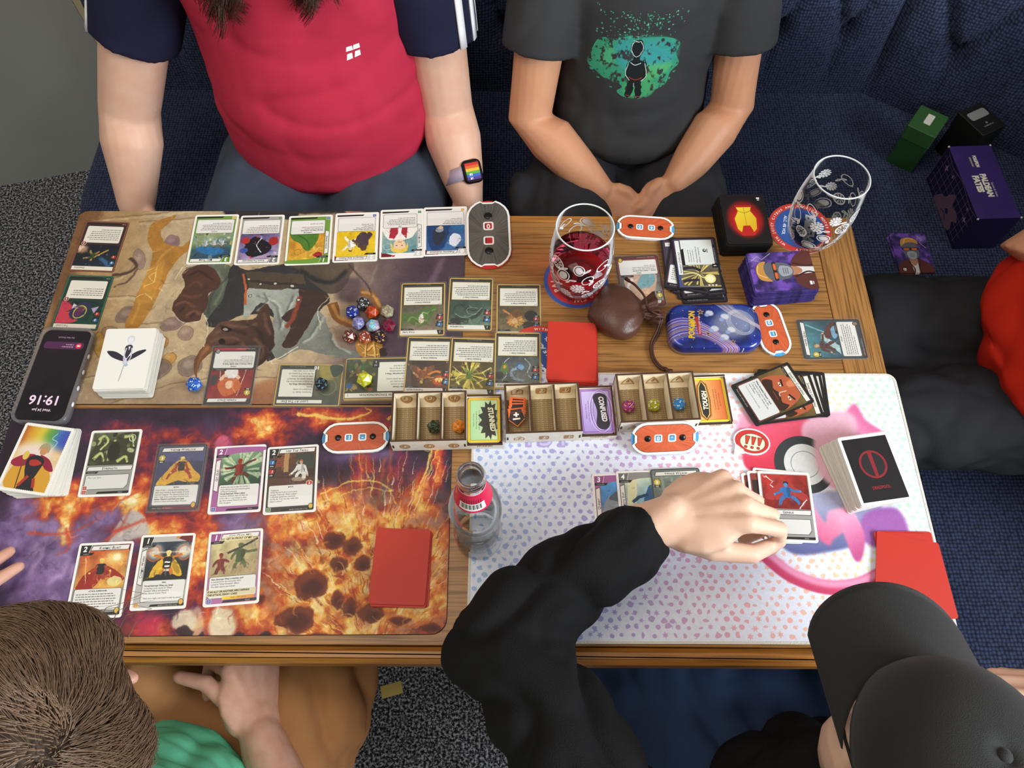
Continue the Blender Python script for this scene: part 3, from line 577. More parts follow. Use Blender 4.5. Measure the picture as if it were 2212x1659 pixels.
yel = np.stack([np.interp(vnoise(m.H, m.W, 24, 61, 4), (.25, .42, .55, .7), [hexc(q)[i] for q in ('a8431e', 'd98a34', 'ecc45a', 'f4e2a0')]) for i in range(3)], -1); m.a += hb2 * .72 * (yel - m.a)
rg = np.random.RandomState(3)
for i in range(420):     # streaks thrown up out of the blast at the right
    u = rg.uniform(600, 965); v = rg.uniform(1010, 1380); d = Vector((u - 800, v - 1420)).normalized(); l = rg.uniform(10, 60)
    m.line([(u, v), (u + d.x * l * 0.5 + rg.uniform(-4, 4), v + d.y * l * .5), (u + d.x * l, v + d.y * l)], rg.uniform(.8, 2.6), ['f3e3a0', 'e8c14e', 'c8521f', '6d2a1c', 'f7f0d0', 'b03a1c'][rg.randint(6)], .55, taper=.3)
for u, v, r0 in ((790, 985, 60), (800, 1010, 80), (850, 990, 90), (865, 1010, 60), (830, 1030, 60), (775, 1040, 50)): m.line([(u, v - r0 * .7), (u - 6, v), (u - 14, v + r0)], 5, ['b3341f', 'a01f46', 'd2552a', '8a1f50'][int(u) % 4], .55, soft=1.4, taper=1.5)
for q, wd in (([(690, 1068), (760, 1040), (830, 1046), (856, 1090)], 2.4), ([(690, 1085), (780, 1056), (850, 1060)], 1.4), ([(940, 925), (925, 1000), (890, 1090)], 5), ([(640, 892), (740, 905), (800, 888), (790, 880)], 5), ([(955, 930), (930, 1010), (905, 1060)], 2)): m.line(q, wd, 'eccb62', .85, soft=.5, taper=1)
for u, v, rx, ry in ((720, 1165, 26, 20), (760, 1178, 22, 20), (732, 1218, 20, 18), (783, 1215, 18, 20), (672, 1262, 36, 34), (640, 1335, 44, 30), (755, 1312, 14, 28), (728, 1295, 14, 22), (800, 1325, 30, 20), (930, 1355, 26, 12), (690, 1375, 30, 10), (860, 1340, 26, 10), (560, 1290, 14, 12)):
    q = np.array([tr(u, v), tr(u + rx, v), tr(u, v + ry)]); m.tr = None; rx, ry = q[1][0] - q[0][0], q[2][1] - q[0][1]; x, y = q[0]
    p = [(x + rx * math.cos(t) * rg.uniform(.8, 1.15), y + ry * math.sin(t) * rg.uniform(.8, 1.15)) for t in np.linspace(0, 2 * PI, 9, endpoint=False)]; m.sm(p, '6b2f1e', .92, soft=.7); m.ell(x + rx * .1, y + ry * .2, rx * .6, ry * .55, '3f1c1a', .7, soft=2.4); m.line([p[5], p[6], p[7], p[8]], 1.4, 'e06a22', .7, soft=.8); m.tr = tr
m.sm([(250, 1140), (275, 1105), (300, 1108), (322, 1150), (250, 1175), (235, 1168)], 'b9b2ac', .95, soft=1); m.sm([(405, 1330), (420, 1312), (436, 1322), (440, 1380), (410, 1390)], 'e8d9b4', .6, soft=2); m.sm([(455, 1330), (470, 1310), (500, 1318), (508, 1360), (480, 1385), (452, 1370)], 'eee3c0', .9, soft=2)
m.sm([(370, 1350), (385, 1322), (410, 1318), (424, 1338), (420, 1358), (395, 1362)], 'e6d4b6', .9, soft=1.2)
for q in ([(380, 1362), (398, 1350), (418, 1366), (400, 1382)], [(505, 1372), (520, 1362), (532, 1376)], [(430, 1372), (440, 1362), (446, 1384)], [(560, 1372), (576, 1362), (588, 1380)]): m.sm(q, '31202a', .9, soft=.6)
for q in ([(296, 1330), (330, 1322), (352, 1340), (340, 1380), (300, 1385)], [(290, 1300), (300, 1290), (310, 1330)]): m.sm(q, 'b32a4a', .75, soft=3)
m.sm([(462, 960), (480, 940), (500, 960), (496, 1000), (470, 1020)], ('r', 'd0607a', '6a2a6a', 480, 970, 510, 970), .9, soft=1); m.line([(500, 930), (490, 990), (460, 1030), (450, 1090)], 4, '8a3a6a', .7, soft=1.4)
for q in ([(240, 1150), (340, 1118), (420, 1130), (452, 1150)], [(230, 1100), (300, 1060), (330, 1070)], [(60, 1150), (150, 1150), (230, 1110)], [(140, 1140), (150, 1180), (120, 1200)], [(200, 1190), (260, 1140), (280, 1100)]): m.line(q, 4, 'c2402a', .8, soft=1, taper=1.4)
for q in ([(838, 905), (852, 895), (848, 915), (852, 945)], [(842, 930), (858, 890)]): m.line(q, 5, 'b98a34', smooth=False)
for q in ([(150, 1250), (170, 1215), (200, 1225)], [(60, 1240), (90, 1200), (100, 1160)], [(100, 1260), (140, 1230), (150, 1190)], [(180, 1270), (230, 1250), (250, 1215)]): m.line(q, 5, 'b79ac2', .6, soft=2, taper=2)
brush(m, 900, 7, 9, .8); m.warp(2.6, 10, 55); m.warp(1.0, 4, 57); m.tint(.12, 20, 58); m.tint(.05, 3, 59)
make_mat('fire_play_mat', 'dark play mat printed with orange flames and explosions, lower left of the table', c, w, h, 0.012, m, 0.018)
# --- pastel mat (right)
c, w, h, tr = mat_frame(-0.0510, 0.5215, 0.1315, 0.4835, 0.003)
m = Im(w * 1000, h * 1000, 2.6, 'e4eafa', tr)
hue_u = [1020, 1130, 1250, 1400, 1560, 1720, 1830, 1900, 2060]; hc = np.array([hexc(q) for q in ('a3bfe6', 'a9b8ea', 'aba6dc', 'c9a8d6', 'eab0b8', 'efc4ac', 'eadcb4', 'c9e2c2', 'bfe0e2')])
rg = np.random.RandomState(11); gx, gy = 12.4, 8.8
for j in range(42):
    for i in range(56):
        x = (i + (j % 2) * .5) * gx + rg.uniform(-1.6, 1.6); y = j * gy + rg.uniform(-1.6, 1.6)
        if x > w * 1000 - 3 or y > h * 1000 - 3 or x < 2 or y < 2: continue
        pw = P(1106, 829); px = PX(c.x - w / 2 + x / 1000, c.y + h / 2 - y / 1000, T); f = px[0] + (px[1] - 1100) * -0.22
        col = '%02x%02x%02x' % tuple(int(255 * np.interp(f, hue_u, hc[:, q])) for q in range(3)); m.tr = None; r0 = rg.uniform(2.7, 4.1); a0 = rg.uniform(0, 6.3); kind = rg.randint(6)
        if kind == 0: m.ell(x, y, r0 * .85, r0 * .8, col, n=12)
        elif kind == 1: m.poly([(x + r0 * (1.1 if q % 2 else .5) * math.cos(a0 + q * PI / 6), y + r0 * (1.1 if q % 2 else .5) * math.sin(a0 + q * PI / 6)) for q in range(12)], col)
        elif kind == 2: m.sm([(x + r0 * math.cos(a0), y + r0 * math.sin(a0)), (x + r0 * .6 * math.cos(a0 + 1.4), y + r0 * .6 * math.sin(a0 + 1.4)), (x - r0 * math.cos(a0), y - r0 * math.sin(a0)), (x + r0 * .45 * math.cos(a0 - 1.6), y + r0 * .45 * math.sin(a0 - 1.6))], col)
        else:
            k = rg.randint(5, 9); m.sm([(x + r0 * (.55 + .7 * rg.rand()) * math.cos(a0 + q * 2 * PI / k), y + r0 * (.55 + .6 * rg.rand()) * math.sin(a0 + q * 2 * PI / k)) for q in range(k)], col)
            if kind == 4: m.line([(x, y), (x + r0 * 1.2 * math.cos(a0), y + r0 * 1.2 * math.sin(a0)), (x + r0 * 1.4 * math.cos(a0 + .6), y + r0 * 1.4 * math.sin(a0 + .6))], 1.3, col, taper=.5)
        m.tr = tr
x, y = tr(1172, 963); m.tr = None; m.text('151', x, y, 44, 'b3a6e0', bold=.05); m.text('151', x, y, 44, 'cfd0f0', bold=-.01); m.tr = tr
# large soft shapes at the right: a ring and rounded pink masses
m.sm([(1596, 900), (1630, 870), (1680, 900), (1700, 990), (1630, 1010), (1592, 960)], ('g', 'eec4d8', 'e06a90', 1596, 870, 1640, 960), soft=3)
m.sm([(1612, 930), (1660, 905), (1740, 900), (1770, 960), (1720, 1010), (1640, 1020), (1606, 1000)], ('g', 'e9637e', 'd22f47', 1640, 905, 1680, 1010), soft=1)
m.sm([(1650, 1100), (1800, 1060), (1900, 1080), (1880, 1160), (1790, 1192), (1700, 1190)], ('g', 'a8aac8', '5d6296', 1740, 1080, 1760, 1190), soft=1.5)
m.sm([(1735, 915), (1790, 892), (1850, 905), (1890, 930), (1900, 990), (1880, 1050), (1820, 1060), (1760, 1030), (1738, 970)], ('g', 'efb6cb', 'e2a3bd', 1740, 880, 1900, 1060), soft=2)
m.sm([(1820, 905), (1845, 872), (1870, 908), (1908, 935), (1880, 945), (1830, 930)], ('g', 'e99cc0', 'd45a92', 1830, 930, 1880, 900), soft=2)
q = np.array([tr(1737, 1003), tr(1812, 1003), tr(1737, 1072)]); m.tr = None; x, y = q[0]; rx, ry = q[1][0] - x, q[2][1] - y
m.ell(x, y, rx * .86, ry * .92, '33383a', n=48); m.ell(x + 1, y, rx * .60, ry * .66, 'd9dad8', n=48); m.ring(x + 1, y, rx * .4, ry * .42, .6, '55585a'); m.tr = tr
m.sm([(1760, 930), (1800, 890), (1850, 910), (1830, 1030), (1790, 1045), (1762, 1000)], 'ecb7ca', .95, soft=2.4)
m.sm([(1868, 1110), (1930, 1096), (1958, 1130), (1958, 1170), (1900, 1185), (1860, 1160)], ('r', '9a5aa6', 'e78fb8', 1925, 1150, 1975, 1150), soft=2)
m.sm([(1780, 1128), (1790, 1105), (1830, 1096), (1850, 1120), (1820, 1150), (1800, 1165), (1790, 1178), (1760, 1150), (1735, 1060)], ('g', 'f0a8c6', 'd65f8c', 1800, 1100, 1770, 1170), soft=1.4)
m.sm([(1812, 1118), (1826, 1104), (1852, 1122), (1868, 1160), (1862, 1205), (1848, 1212), (1832, 1180)], ('g', 'efa3c4', 'c2508a', 1818, 1120, 1866, 1190), soft=1)
m.line([(1610, 1160), (1660, 1206), (1710, 1244), (1780, 1268), (1850, 1265), (1905, 1240)], 17, 'c83a66', soft=.6); m.line([(1616, 1158), (1668, 1202), (1716, 1237), (1782, 1260), (1850, 1257), (1905, 1234)], 9, 'eea0c4', .9, soft=2)
m.tint(.03, 3, 4)
make_mat('pastel_play_mat', 'white play mat scattered with pastel shapes and a stitched hem, on the right', c, w, h, 0.003, m, 0.012, mat('mat_back_white', 'd8d6cc', 0.8), hem=mat('hem_thread', 'ece8dc', 0.85, bump=('noise', 900, 0.6)))
# ---------------------------------------------------------------- cards
WHITE_E = mat('sleeve_edge_white', 'dedbd2', 0.6); BLACK_E = mat('sleeve_edge_black', '141314', 0.4); RED_E = mat('red_sleeve', 'c2301f', 0.5, bump=('noise', 1500, 0.12)); CLEAR_E = mat('card_edge', 'b7b0a0', 0.6)
CLEAR = bpy.data.materials.new('clear_sleeve'); CLEAR.use_nodes = True
_nt = CLEAR.node_tree; _o = _nt.nodes['Material Output']; _nt.nodes.remove(_nt.nodes['Principled BSDF']); _t = _nt.nodes.new('ShaderNodeBsdfTransparent'); _t.inputs[0].default_value = (0.97, 0.97, 0.96, 1); _g = _nt.nodes.new('ShaderNodeBsdfGlossy'); _g.inputs['Roughness'].default_value = 0.25
_d = _nt.nodes.new('ShaderNodeBsdfDiffuse'); _d.inputs[0].default_value = (0.8, 0.8, 0.78, 1); _m1 = _nt.nodes.new('ShaderNodeMixShader'); _m1.inputs[0].default_value = 0.35; _m = _nt.nodes.new('ShaderNodeMixShader'); _m.inputs[0].default_value = 0.075
_nt.links.new(_g.outputs[0], _m1.inputs[1]); _nt.links.new(_d.outputs[0], _m1.inputs[2]); _nt.links.new(_t.outputs[0], _m.inputs[1]); _nt.links.new(_m1.outputs[0], _m.inputs[2]); _nt.links.new(_m.outputs[0], _o.inputs[0])
CW, CH = 66, 91
def card_mesh(name, im, edge, w, h, t=0.0006, r=0.003, rough=0.4):
    B = MB(); f = B.prism(rrect(w / 1000, h / 1000, r, 3), 0, t, 0, 1); B.planar(f, -w / 2000, -h / 2000, w / 1000, h / 1000)
    return B.mesh(name, [printed(name, im, rough) if isinstance(im, Im) else im, edge])
def U(q): return q[2:] + q[:2]
def put_card(name, im, q, z, label, edge=WHITE_E, w=CW, h=CH, group=None, sleeve=False, t=0.0006, cat='card', tilt=None):
    c, th = quad_pose(q, z) if isinstance(q, list) else q
    o = bpy.data.objects.new(name, card_mesh(name, im, edge, w, h, t)); COL.objects.link(o); o.location = (c.x, c.y, T + z); o.rotation_euler = (0, 0, th); tag(o, label, cat, group)
    if sleeve:
        B = MB(); B.prism(rrect(0.0675, 0.0925, 0.001, 2) if w < h else rrect(0.0925, 0.0675, 0.001, 2), -0.00025, t + 0.0003); tag(B.obj('sleeve', CLEAR, o), 'clear plastic sleeve')
    return o
def figure(a, x, y, k, suit, limb, skin='d9a77e', hair='3b2a1c', cape=None, arms=((-9, 5), (9, 5)), legs=((-5, 17), (5, 17)), lean=0, trim=None):
    """small painted human figure for picture panels; (x, y) is the neck"""
    P2 = lambda px, py: (x + px * k, y + py * k)
    if cape: a.sm([P2(-3, 0), P2(-11, 8), P2(-15, 19), P2(-5, 16), P2(0, 12), P2(6, 17), P2(15, 18), P2(10, 7), P2(3, 0)], cape); a.sm([P2(4, 2), P2(10, 9), P2(13, 16), P2(7, 14)], '2a1a12', .25)
    for lx, ly in legs: a.line([P2(lx * .35, 10), P2(lx * .8, 10 + (ly - 10) * .5), P2(lx, ly)], 4.2 * k, limb, taper=2.6 * k)
    a.sm([P2(-4.6, 1), P2(0, 0), P2(4.6, 1), P2(3.6, 6), P2(3.2, 11), P2(-3.2, 11), P2(-3.6, 6)], suit); a.sm([P2(.5, 1), P2(4.4, 2), P2(3.2, 7), P2(2.6, 10.5), P2(.8, 10)], '101010', .25)
    for ax, ay in arms: s = -1 if ax < 0 else 1; a.line([P2(s * 4, 1.8), P2(s * 6.6, (ay + 3) * .5), P2(ax, ay)], 3.0 * k, limb, taper=2.0 * k); a.ell(*P2(ax, ay), 1.2 * k, 1.2 * k, trim or skin)
    a.ell(*P2(lean, -2.6), 2.0 * k, 2.6 * k, skin); a.sm([P2(lean - 2.3, -2.6), P2(lean - 2, -5.4), P2(lean + .4, -6), P2(lean + 2.4, -4.8), P2(lean + 2.2, -2.4), P2(lean + 1.2, -4), P2(lean - 1.2, -4)], hair)
def panel(w, h, c0, c1, seed=1, amt=.25, cell=9, k=5): a = Im(w, h, k); a.rect(0, 0, w, h, ('g', c0, c1, 0, 0, w * .3, h)); a.tint(amt, cell, seed); return a
def rays(a, x, y, n, r, c, al=.5, w=1.2, seed=0, r0=2):
    g = random.Random(seed)
    for i in range(n): t = g.uniform(0, 6.28); L = g.uniform(.6, 1) * r; a.line([(x + math.cos(t) * r0, y + math.sin(t) * r0), (x + math.cos(t) * L, y + math.sin(t) * L)], w * .3, c, al, taper=w * 1.6)
    return a
def blobs(a, n, cols, seed, rmin=1, rmax=5, al=.8):
    g = random.Random(seed)
    for i in range(n): a.ell(g.uniform(0, a.w), g.uniform(0, a.h), g.uniform(rmin, rmax), g.uniform(rmin, rmax) * .7, g.choice(cols), al, rot=g.uniform(0, 180), soft=.25)
    return a
def body_text(m, lines, x, y, lh=2.95, size=2.75, c='3a3836', sx=.86):
    for i, t in enumerate(lines):
        if t.startswith('*'): m.text(t[1:], x, y + i * lh, size, '1d1c1b', al='l', bold=.02, sx=sx)
        elif t: m.text(t, x, y + i * lh, size, c, al='l', sx=sx)
def text_box(m, lines, y=56.5, h=25, x=6, w=53.5, seed=1, head=None, bg='e4e2dd'):
    m.rect(x - .5, y - .5, w + 1, h + 1, '55534f', r=2.4); m.rect(x, y, w, h, bg, r=2); m.rect(x + 1, y + h * .55, w - 2, h * .4, 'f0eeea', .5, r=2, soft=1)
    y0 = y + 3.2
    if head: m.text(head, x + w / 2, y0, 2.0, '2a2928', bold=.03); y0 += 3.4
    if isinstance(lines, int): m.greek(x + 2.5, y0 - 1, w - 6, lines, 2.9, seed=seed)
    else: body_text(m, lines, x + 2.2, y0 + .4)
def foot(m, res, txt='', col='24211f', crest=None, y=0):
    m.poly([(24, 84.6 + y), (63, 84 + y), (63, 87.2 + y), (22, 87.2 + y)], col)
    if txt: m.text(txt, 55, 86.6 + y, 2.1, 'e8e6e0', al='r', sh=.2)
    for i, r in enumerate(res): m.rect(4, 82.2 - 5.6 * i, 5.6, 5.2, 'f2f0ea'); m.rect(4.4, 82.6 - 5.6 * i, 4.8, 4.4, r); m.ring(6.8, 84.8 - 5.6 * i, 1, 1, .5, 'f4e9d0', .8)
    if crest: m.ell(59, 82.6, 3.2, 3.8, '2b2119'); m.ell(59, 82.6, 2.5, 3.2, crest)
def hero_card(title, cost, fc, fc2, art, lines, vert=False, typ='EVENT', res=('d99a2b',), txt='', crest=None, badges=(), hp=None, head=None, boxh=25, seed=1, border='f3f1ea', stripe=None):
    brush(art, 60, seed, 5, .6); art.warp(.9, 5, seed); m = Im(CW, CH, 5, border); m.rect(3, 3, 60, 85, fc, r=2.4)
    if stripe: m.poly([(44, 3), (48, 3), (46, 6), (42, 6)], stripe); m.poly([(49, 3), (63, 3), (63, 12), (46, 6)], '6e2028')
    if vert: m.paste(art, 10.2, 9.5); m.sm([(10, 14), (30, 10.5), (63, 8.5), (63, 3.2), (10, 3.2)], fc) if stripe is None else None
    else: m.paste(art, 4.2, 10)
    m.poly([(3, 3.6), (3, 3), (16, 3), (13.4, 12.4), (3, 12.4)], fc2); m.line([(16, 3), (13.4, 12.4)], .5, 'f2f0ea'); m.text(str(cost), 8.2, 10.8, 9, 'ffffff', bold=.03, sh=.12)
    m.poly([(3, 12.4), (20, 12.4), (17.5, 15.6), (3, 15.6)], '1f1e1e'); m.text(typ, 10.5, 14.9, 2.2, 'dddddd')
    if vert:
        m.poly([(3.6, 20), (9.6, 17.4), (9.6, 62.5), (3.6, 60)], '2e2c2a'); m.poly([(4.1, 20.6), (9.1, 18.4), (9.1, 61.5), (4.1, 59.6)], 'e9e6e1'); m.text(title, 8.2, 40, 4.4, '2c2a28', ang=-90, sh=.15, caps=True, bold=.01, sx=min(1, 34 / max(1, len(title) * 2.5)))
    else:
        m.poly([(17, 4), (62, 3.6), (61, 10), (14.6, 10)], '2e2c2a'); m.poly([(17.4, 4.5), (61.4, 4.1), (60.4, 9.5), (15.4, 9.5)], 'e9e6e1'); m.text(title, 38, 8.6, 4.6, '2c2a28', sh=.15, caps=True, bold=.01, sx=min(1, 40 / max(1, len(title) * 2.55)))
    for i, (n, t, c) in enumerate(badges):
        y = 18 + i * 12.5; m.poly([(3, y), (13, y), (11, y + 11), (3, y + 11)], '1e1c1c'); m.poly([(4, y + 1), (6, y + .2), (8, y + 1.4), (10.5, y + .6), (10.5, y + 6), (7, y + 7), (4, y + 6)], c); m.text(n, 7.4, y + 5.4, 5, 'ffffff', bold=.03, sh=.15); m.text(t, 7, y + 9.6, 2, 'ffffff', bold=.04)
    text_box(m, lines, y=83.4 - boxh - 2, h=boxh, x=11 if vert else 5.5, w=50 if vert else 55, seed=seed, head=head); foot(m, res, txt, crest=crest)
    if hp: m.ell(56, 83 - boxh - 3, 4.3, 3.6, 'efe6d8'); m.ell(56, 83 - boxh - 3, 3.7, 3.0, 'b8402a'); m.text(hp, 56, 83 - boxh - 1.2, 4.6, 'ffffff', bold=.03)
    return m
def resource_card(title, art, res, border='f3f1ea'):
    brush(art, 60, 3, 5, .6); art.warp(.9, 5, 2); m = Im(CW, CH, 5, border); m.rect(3, 3, 60, 85, '9a9994', r=2.4); m.paste(art, 4, 4); m.poly([(5, 50.6), (62.6, 49.6), (61.4, 56.6), (4, 56.8)], '3a3937'); m.poly([(6, 51.2), (61.8, 50.3), (60.8, 55.9), (5, 56.1)], 'dedcd7'); m.text(title, 33, 55, 4.8, '2c2a28', sh=.12, caps=True, bold=.01)
    m.poly([(4, 57.4), (20, 57.4), (18, 60), (4, 60)], '262524'); m.text('RESOURCE', 11, 59.5, 2, 'cccccc'); m.poly([(5, 62), (60, 61.4), (60, 76), (56, 81.4), (5, 81.6)], '50504c'); m.poly([(5.6, 62.6), (59.3, 62), (59.3, 75.6), (55.4, 80.7), (5.6, 81)], 'd9d8d3'); m.text('Max 1 per deck.', 8, 66.6, 2.9, '6e6c68', al='l', sx=.9); foot(m, res, 'BASIC'); return m
def ident_card(title, art, c0, c1, badge, lines, footc, head='MYSTIC', crest='d9b24e', clear=True, txt='HAND SIZE 6 / HIT POINTS 11', boxy=55, bcol='c9b23a', seed=2):
    brush(art, 60, seed, 5, .6); art.warp(.8, 5, seed); m = Im(63, 88, 5, '2a2928'); m.rect(1.4, 1.4, 60.2, 85.2, c0, r=2); m.paste(art, 2.5, 8.6); m.poly([(6, 3.4), (60, 2.8), (58.4, 9.6), (4.4, 9.8)], '2f2d2c'); m.poly([(7, 4.2), (58.9, 3.7), (57.6, 8.8), (5.6, 9)], 'e8e5df'); m.text('+' + title, 32, 7.9, 4.5, '2c2a28', sh=.15, caps=True, bold=.01, sx=min(1, 36 / (len(title) * 2.6)))
    m.poly([(5 + 5.6 * (1 if i % 2 else .72) * math.cos(i * PI / 8) + 2, 17.6 + 5.6 * (1 if i % 2 else .72) * math.sin(i * PI / 8)) for i in range(16)], '2a2410'); m.poly([(7 + 4.9 * (1 if i % 2 else .72) * math.cos(i * PI / 8), 17.6 + 4.9 * (1 if i % 2 else .72) * math.sin(i * PI / 8)) for i in range(16)], bcol); m.text(badge, 7, 19.6, 5.6, 'ffffff', bold=.03); m.rect(3, 21.5, 8, 3.2, '1e1c1b'); m.text('REC', 7, 24, 2.4, 'ffffff', bold=.03)
    m.rect(40, boxy - 4.2, 18, 3.2, '242322'); m.text('ALTER-EGO', 49, boxy - 1.9, 1.9, 'e0e0e0'); text_box(m, lines, y=boxy, h=83 - boxy - 2.4, x=4, w=55, head=head, seed=seed)
    m.rect(1.4, 82.4, 60.2, 4.2, c1); m.poly([(20, 82.4), (61.6, 82.4), (61.6, 86.6), (14, 86.6)], footc); m.text(txt, 5, 85.6, 2, 'e8e6e0', al='l'); m.ell(56, 81.4, 3.2, 4, '2b2119'); m.ell(56, 81.4, 2.5, 3.3, crest); return m
def foe_card(title, art, c0, sch, atk, order, frame='d9b04a', lines=6, seed=3):
    brush(art, 90, seed, 5, .7); art.warp(.9, 5, seed); m = Im(63, 88, 5, frame); m.rect(1.6, 1.6, 59.8, 84.8, '3a3a36', r=1); m.paste(art, 2, 8.6); m.rect(1.6, 2, 59.8, 7, 'e9e7dd'); m.poly([(1.6, 2), (9, 2), (11, 9), (1.6, 9)], '1f1e1c'); m.text('1', 5.6, 7.8, 5, 'ffffff', bold=.02, sh=.2); m.text('+' + title, 58.5, 7.4, 4.4, '2b2a28', al='r', caps=True, sh=.12, bold=.01, sx=min(1, 34 / (len(title) * 2.6))); m.poly([(42, 9), (61.4, 9), (61.4, 12), (45, 12)], '2a2a28'); m.text('VILLAIN', 54, 11.5, 2, 'd8d8d8')
    for i, (n, t, cc) in enumerate(((sch, 'SCH', '3a6fa8'), (atk, 'ATK', 'b3322c'))):
        y = 14 + i * 11.5; m.poly([(2, y), (13, y + 1), (11, y + 10), (2, y + 10)], '22211f'); m.poly([(3, y + 1.5), (5, y + .6), (7, y + 2), (10, y + 1), (11, y + 5), (8, y + 6.8), (3, y + 6)], cc); m.text(n, 7, y + 5.8, 4.8, 'ffffff', bold=.03, sh=.15); m.text(t, 6.5, y + 9.3, 2, 'ffffff', bold=.04)
    y = 50; m.rect(3.4, y, 56.2, 32, '201f1d'); m.rect(4.2, y + .8, 54.6, 30.4, frame); m.rect(4.8, y + 1.4, 53.4, 29.2, 'e6e5da'); m.text(order, 31.5, y + 6, 3.1, '2a2826', sh=.12, bold=.02, sx=.9); m.greek(7, y + 8.4, 49, lines, 3.1, seed=seed, c='3e3c38'); m.line([(5, y + 3), (8, y + 3), (10, y + 1.6)], .4, '55524a', smooth=False); m.rect(1.6, 83, 59.8, 3.4, '22201e'); m.text('THE SINISTER SIX (1/15)', 31, 85.6, 2, 'c9c4b4'); return m
def odd_card(c0, c1, art, ttl, lines, seed=4):
    brush(art, 60, seed, 5, .6); art.warp(.8, 5, seed); m = Im(63, 88, 5, c0); m.rect(2, 2, 59, 84, c1, r=2); m.paste(art, 3, 8); m.rect(2.6, 2.4, 57.8, 6.4, 'e6ddcb'); m.text(ttl, 57, 7.4, 4.2, '2b2724', al='r', sh=.12, caps=True, sx=.85)
    for i, cc in enumerate(('3a6fa8', 'b3322c')): m.poly([(2, 12 + i * 10), (12, 13 + i * 10), (10, 21 + i * 10), (2, 21 + i * 10)], '22211f'); m.poly([(3, 14 + i * 10), (6, 13 + i * 10), (10, 14 + i * 10), (9, 18 + i * 10), (4, 18 + i * 10)], cc); m.text('31'[i], 6.6, 17.6 + i * 10, 4.4, 'ffffff', bold=.03)
    m.rect(5, 49, 53, 31, '3a2520', r=2); m.rect(5.8, 49.8, 51.4, 29.4, 'e4ddd0', r=2); m.greek(8.4, 55, 46, lines, 3.4, seed=seed); m.ell(55, 48.5, 3.6, 3.6, 'e6dccb'); m.ell(55, 48.5, 3, 3, '8d2a22'); m.text('35'[seed % 2], 55, 50.2, 4.4, 'ffffff', bold=.03); m.rect(14, 82, 46, 3, '26211f'); m.greek(4, 83, 9, 1, c='d8c0b0', seed=1); return m
def villain_pic(seed):
    if seed == 0:
        a = panel(59, 42, '8d7a5e', '5d5644', 3); a.sm([(20, 14), (34, 6), (52, 14), (58, 4), (58, 30), (40, 26), (30, 36), (8, 40), (14, 28)], '4f6a2c'); a.line([(30, 16), (26, 26), (10, 36)], 3, '5f8a3a'); a.line([(34, 16), (44, 22), (50, 14)], 2.4, '6d9447'); a.ell(31, 16, 4, 4.6, 'e6d2b8'); a.line([(29, 20), (31, 25), (33, 20)], 3, 'e9e6da'); return a
    if seed == 1:
        a = panel(59, 42, '6d8a76', '2f4438', 5); a.line([(10, 30), (22, 14), (40, 10), (52, 18), (50, 32), (34, 34)], 5, '25382c', taper=2.4); a.line([(12, 30), (24, 17), (40, 13), (50, 19)], 1, '9ac0a0', .7); a.line([(18, 26), (26, 24), (36, 28), (44, 36)], 2.4, '1c2c22'); a.sm([(38, 6), (54, 2), (56, 10), (44, 12)], '1f2d26'); a.ring(26, 24, 8, 6, .7, 'a9c9ae', .7); return a
    if seed == 2:
        a = panel(59, 42, '8b7a54', '55482f', 7); a.ell(12, 26, 9, 9, '1b1a17'); a.ell(16, 10, 8, 7, '211d17', .9); a.sm([(24, 16), (34, 8), (44, 12), (44, 24), (36, 30), (26, 26)], 'a8702c'); rays(a, 34, 18, 40, 13, 'd9a848', .7, 1.2, 2, 5); a.ell(35, 17, 4.4, 5, 'd9a778'); a.ell(32, 30, 8, 7, '6b4520'); a.line([(42, 28), (52, 36)], 3, 'c8813c'); return a
    if seed == 3:
        a = panel(59, 42, '77796f', '474d4e', 9); a.line([(8, 6), (16, 16), (12, 28), (20, 38)], 1.1, 'c4d0da'); a.line([(50, 4), (44, 14), (48, 30), (40, 40)], 1.1, 'b8c6d2'); a.line([(20, 4), (34, 8), (38, 18), (28, 24)], 4.2, '93a7ba', taper=3); a.ell(26, 26, 6, 6, '3a5f86'); a.ell(25, 25, 4.2, 4.2, '7fa3c6'); a.sm([(42, 20), (47, 14), (52, 20), (50, 30), (44, 30)], '5d7a2c'); a.ell(47, 25, 2.2, 2.6, 'd9a24c'); a.ell(54, 12, 6, 6, '2b2c2b', .8); return a
    if seed == 4:
        a = panel(59, 42, '6d4a2a', '3c2a1e', 11); a.ell(14, 12, 9, 8, 'c0541c', soft=1); a.poly([(8, 14), (10, 9), (12, 13), (14, 8), (16, 13), (18, 9), (20, 14), (17, 16), (11, 16)], 'f0d27a'); figure(a, 38, 14, 1.1, '8a5226', 'b5722f', 'c99a5a', 'd9b070', cape='7a4a24', arms=((-14, 2), (10, 8))); blobs(a, 14, ['c9843c', 'e0a850', '5a3a22'], 4, .6, 2.4, .7); a.line([(30, 20), (20, 26), (12, 24)], 3, 'd0803a'); return a
    a = panel(59, 42, '8a7a2c', '4d3d1a', 13); rays(a, 34, 22, 26, 30, 'e8d65a', .75, 2.2, 5); figure(a, 34, 15, 1.0, '5d7a2c', '7f8f33', 'd9b070', 'e9d860', arms=((-12, -4), (13, -2)))
    for i, q in enumerate(([(4, 34), (16, 26), (10, 18), (24, 8)], [(46, 6), (52, 16), (44, 24), (57, 34)], [(20, 40), (26, 32), (22, 26)])): a.line(q, 2.6, 'f4ee9a', .9, smooth=False, taper=.6)
    return a
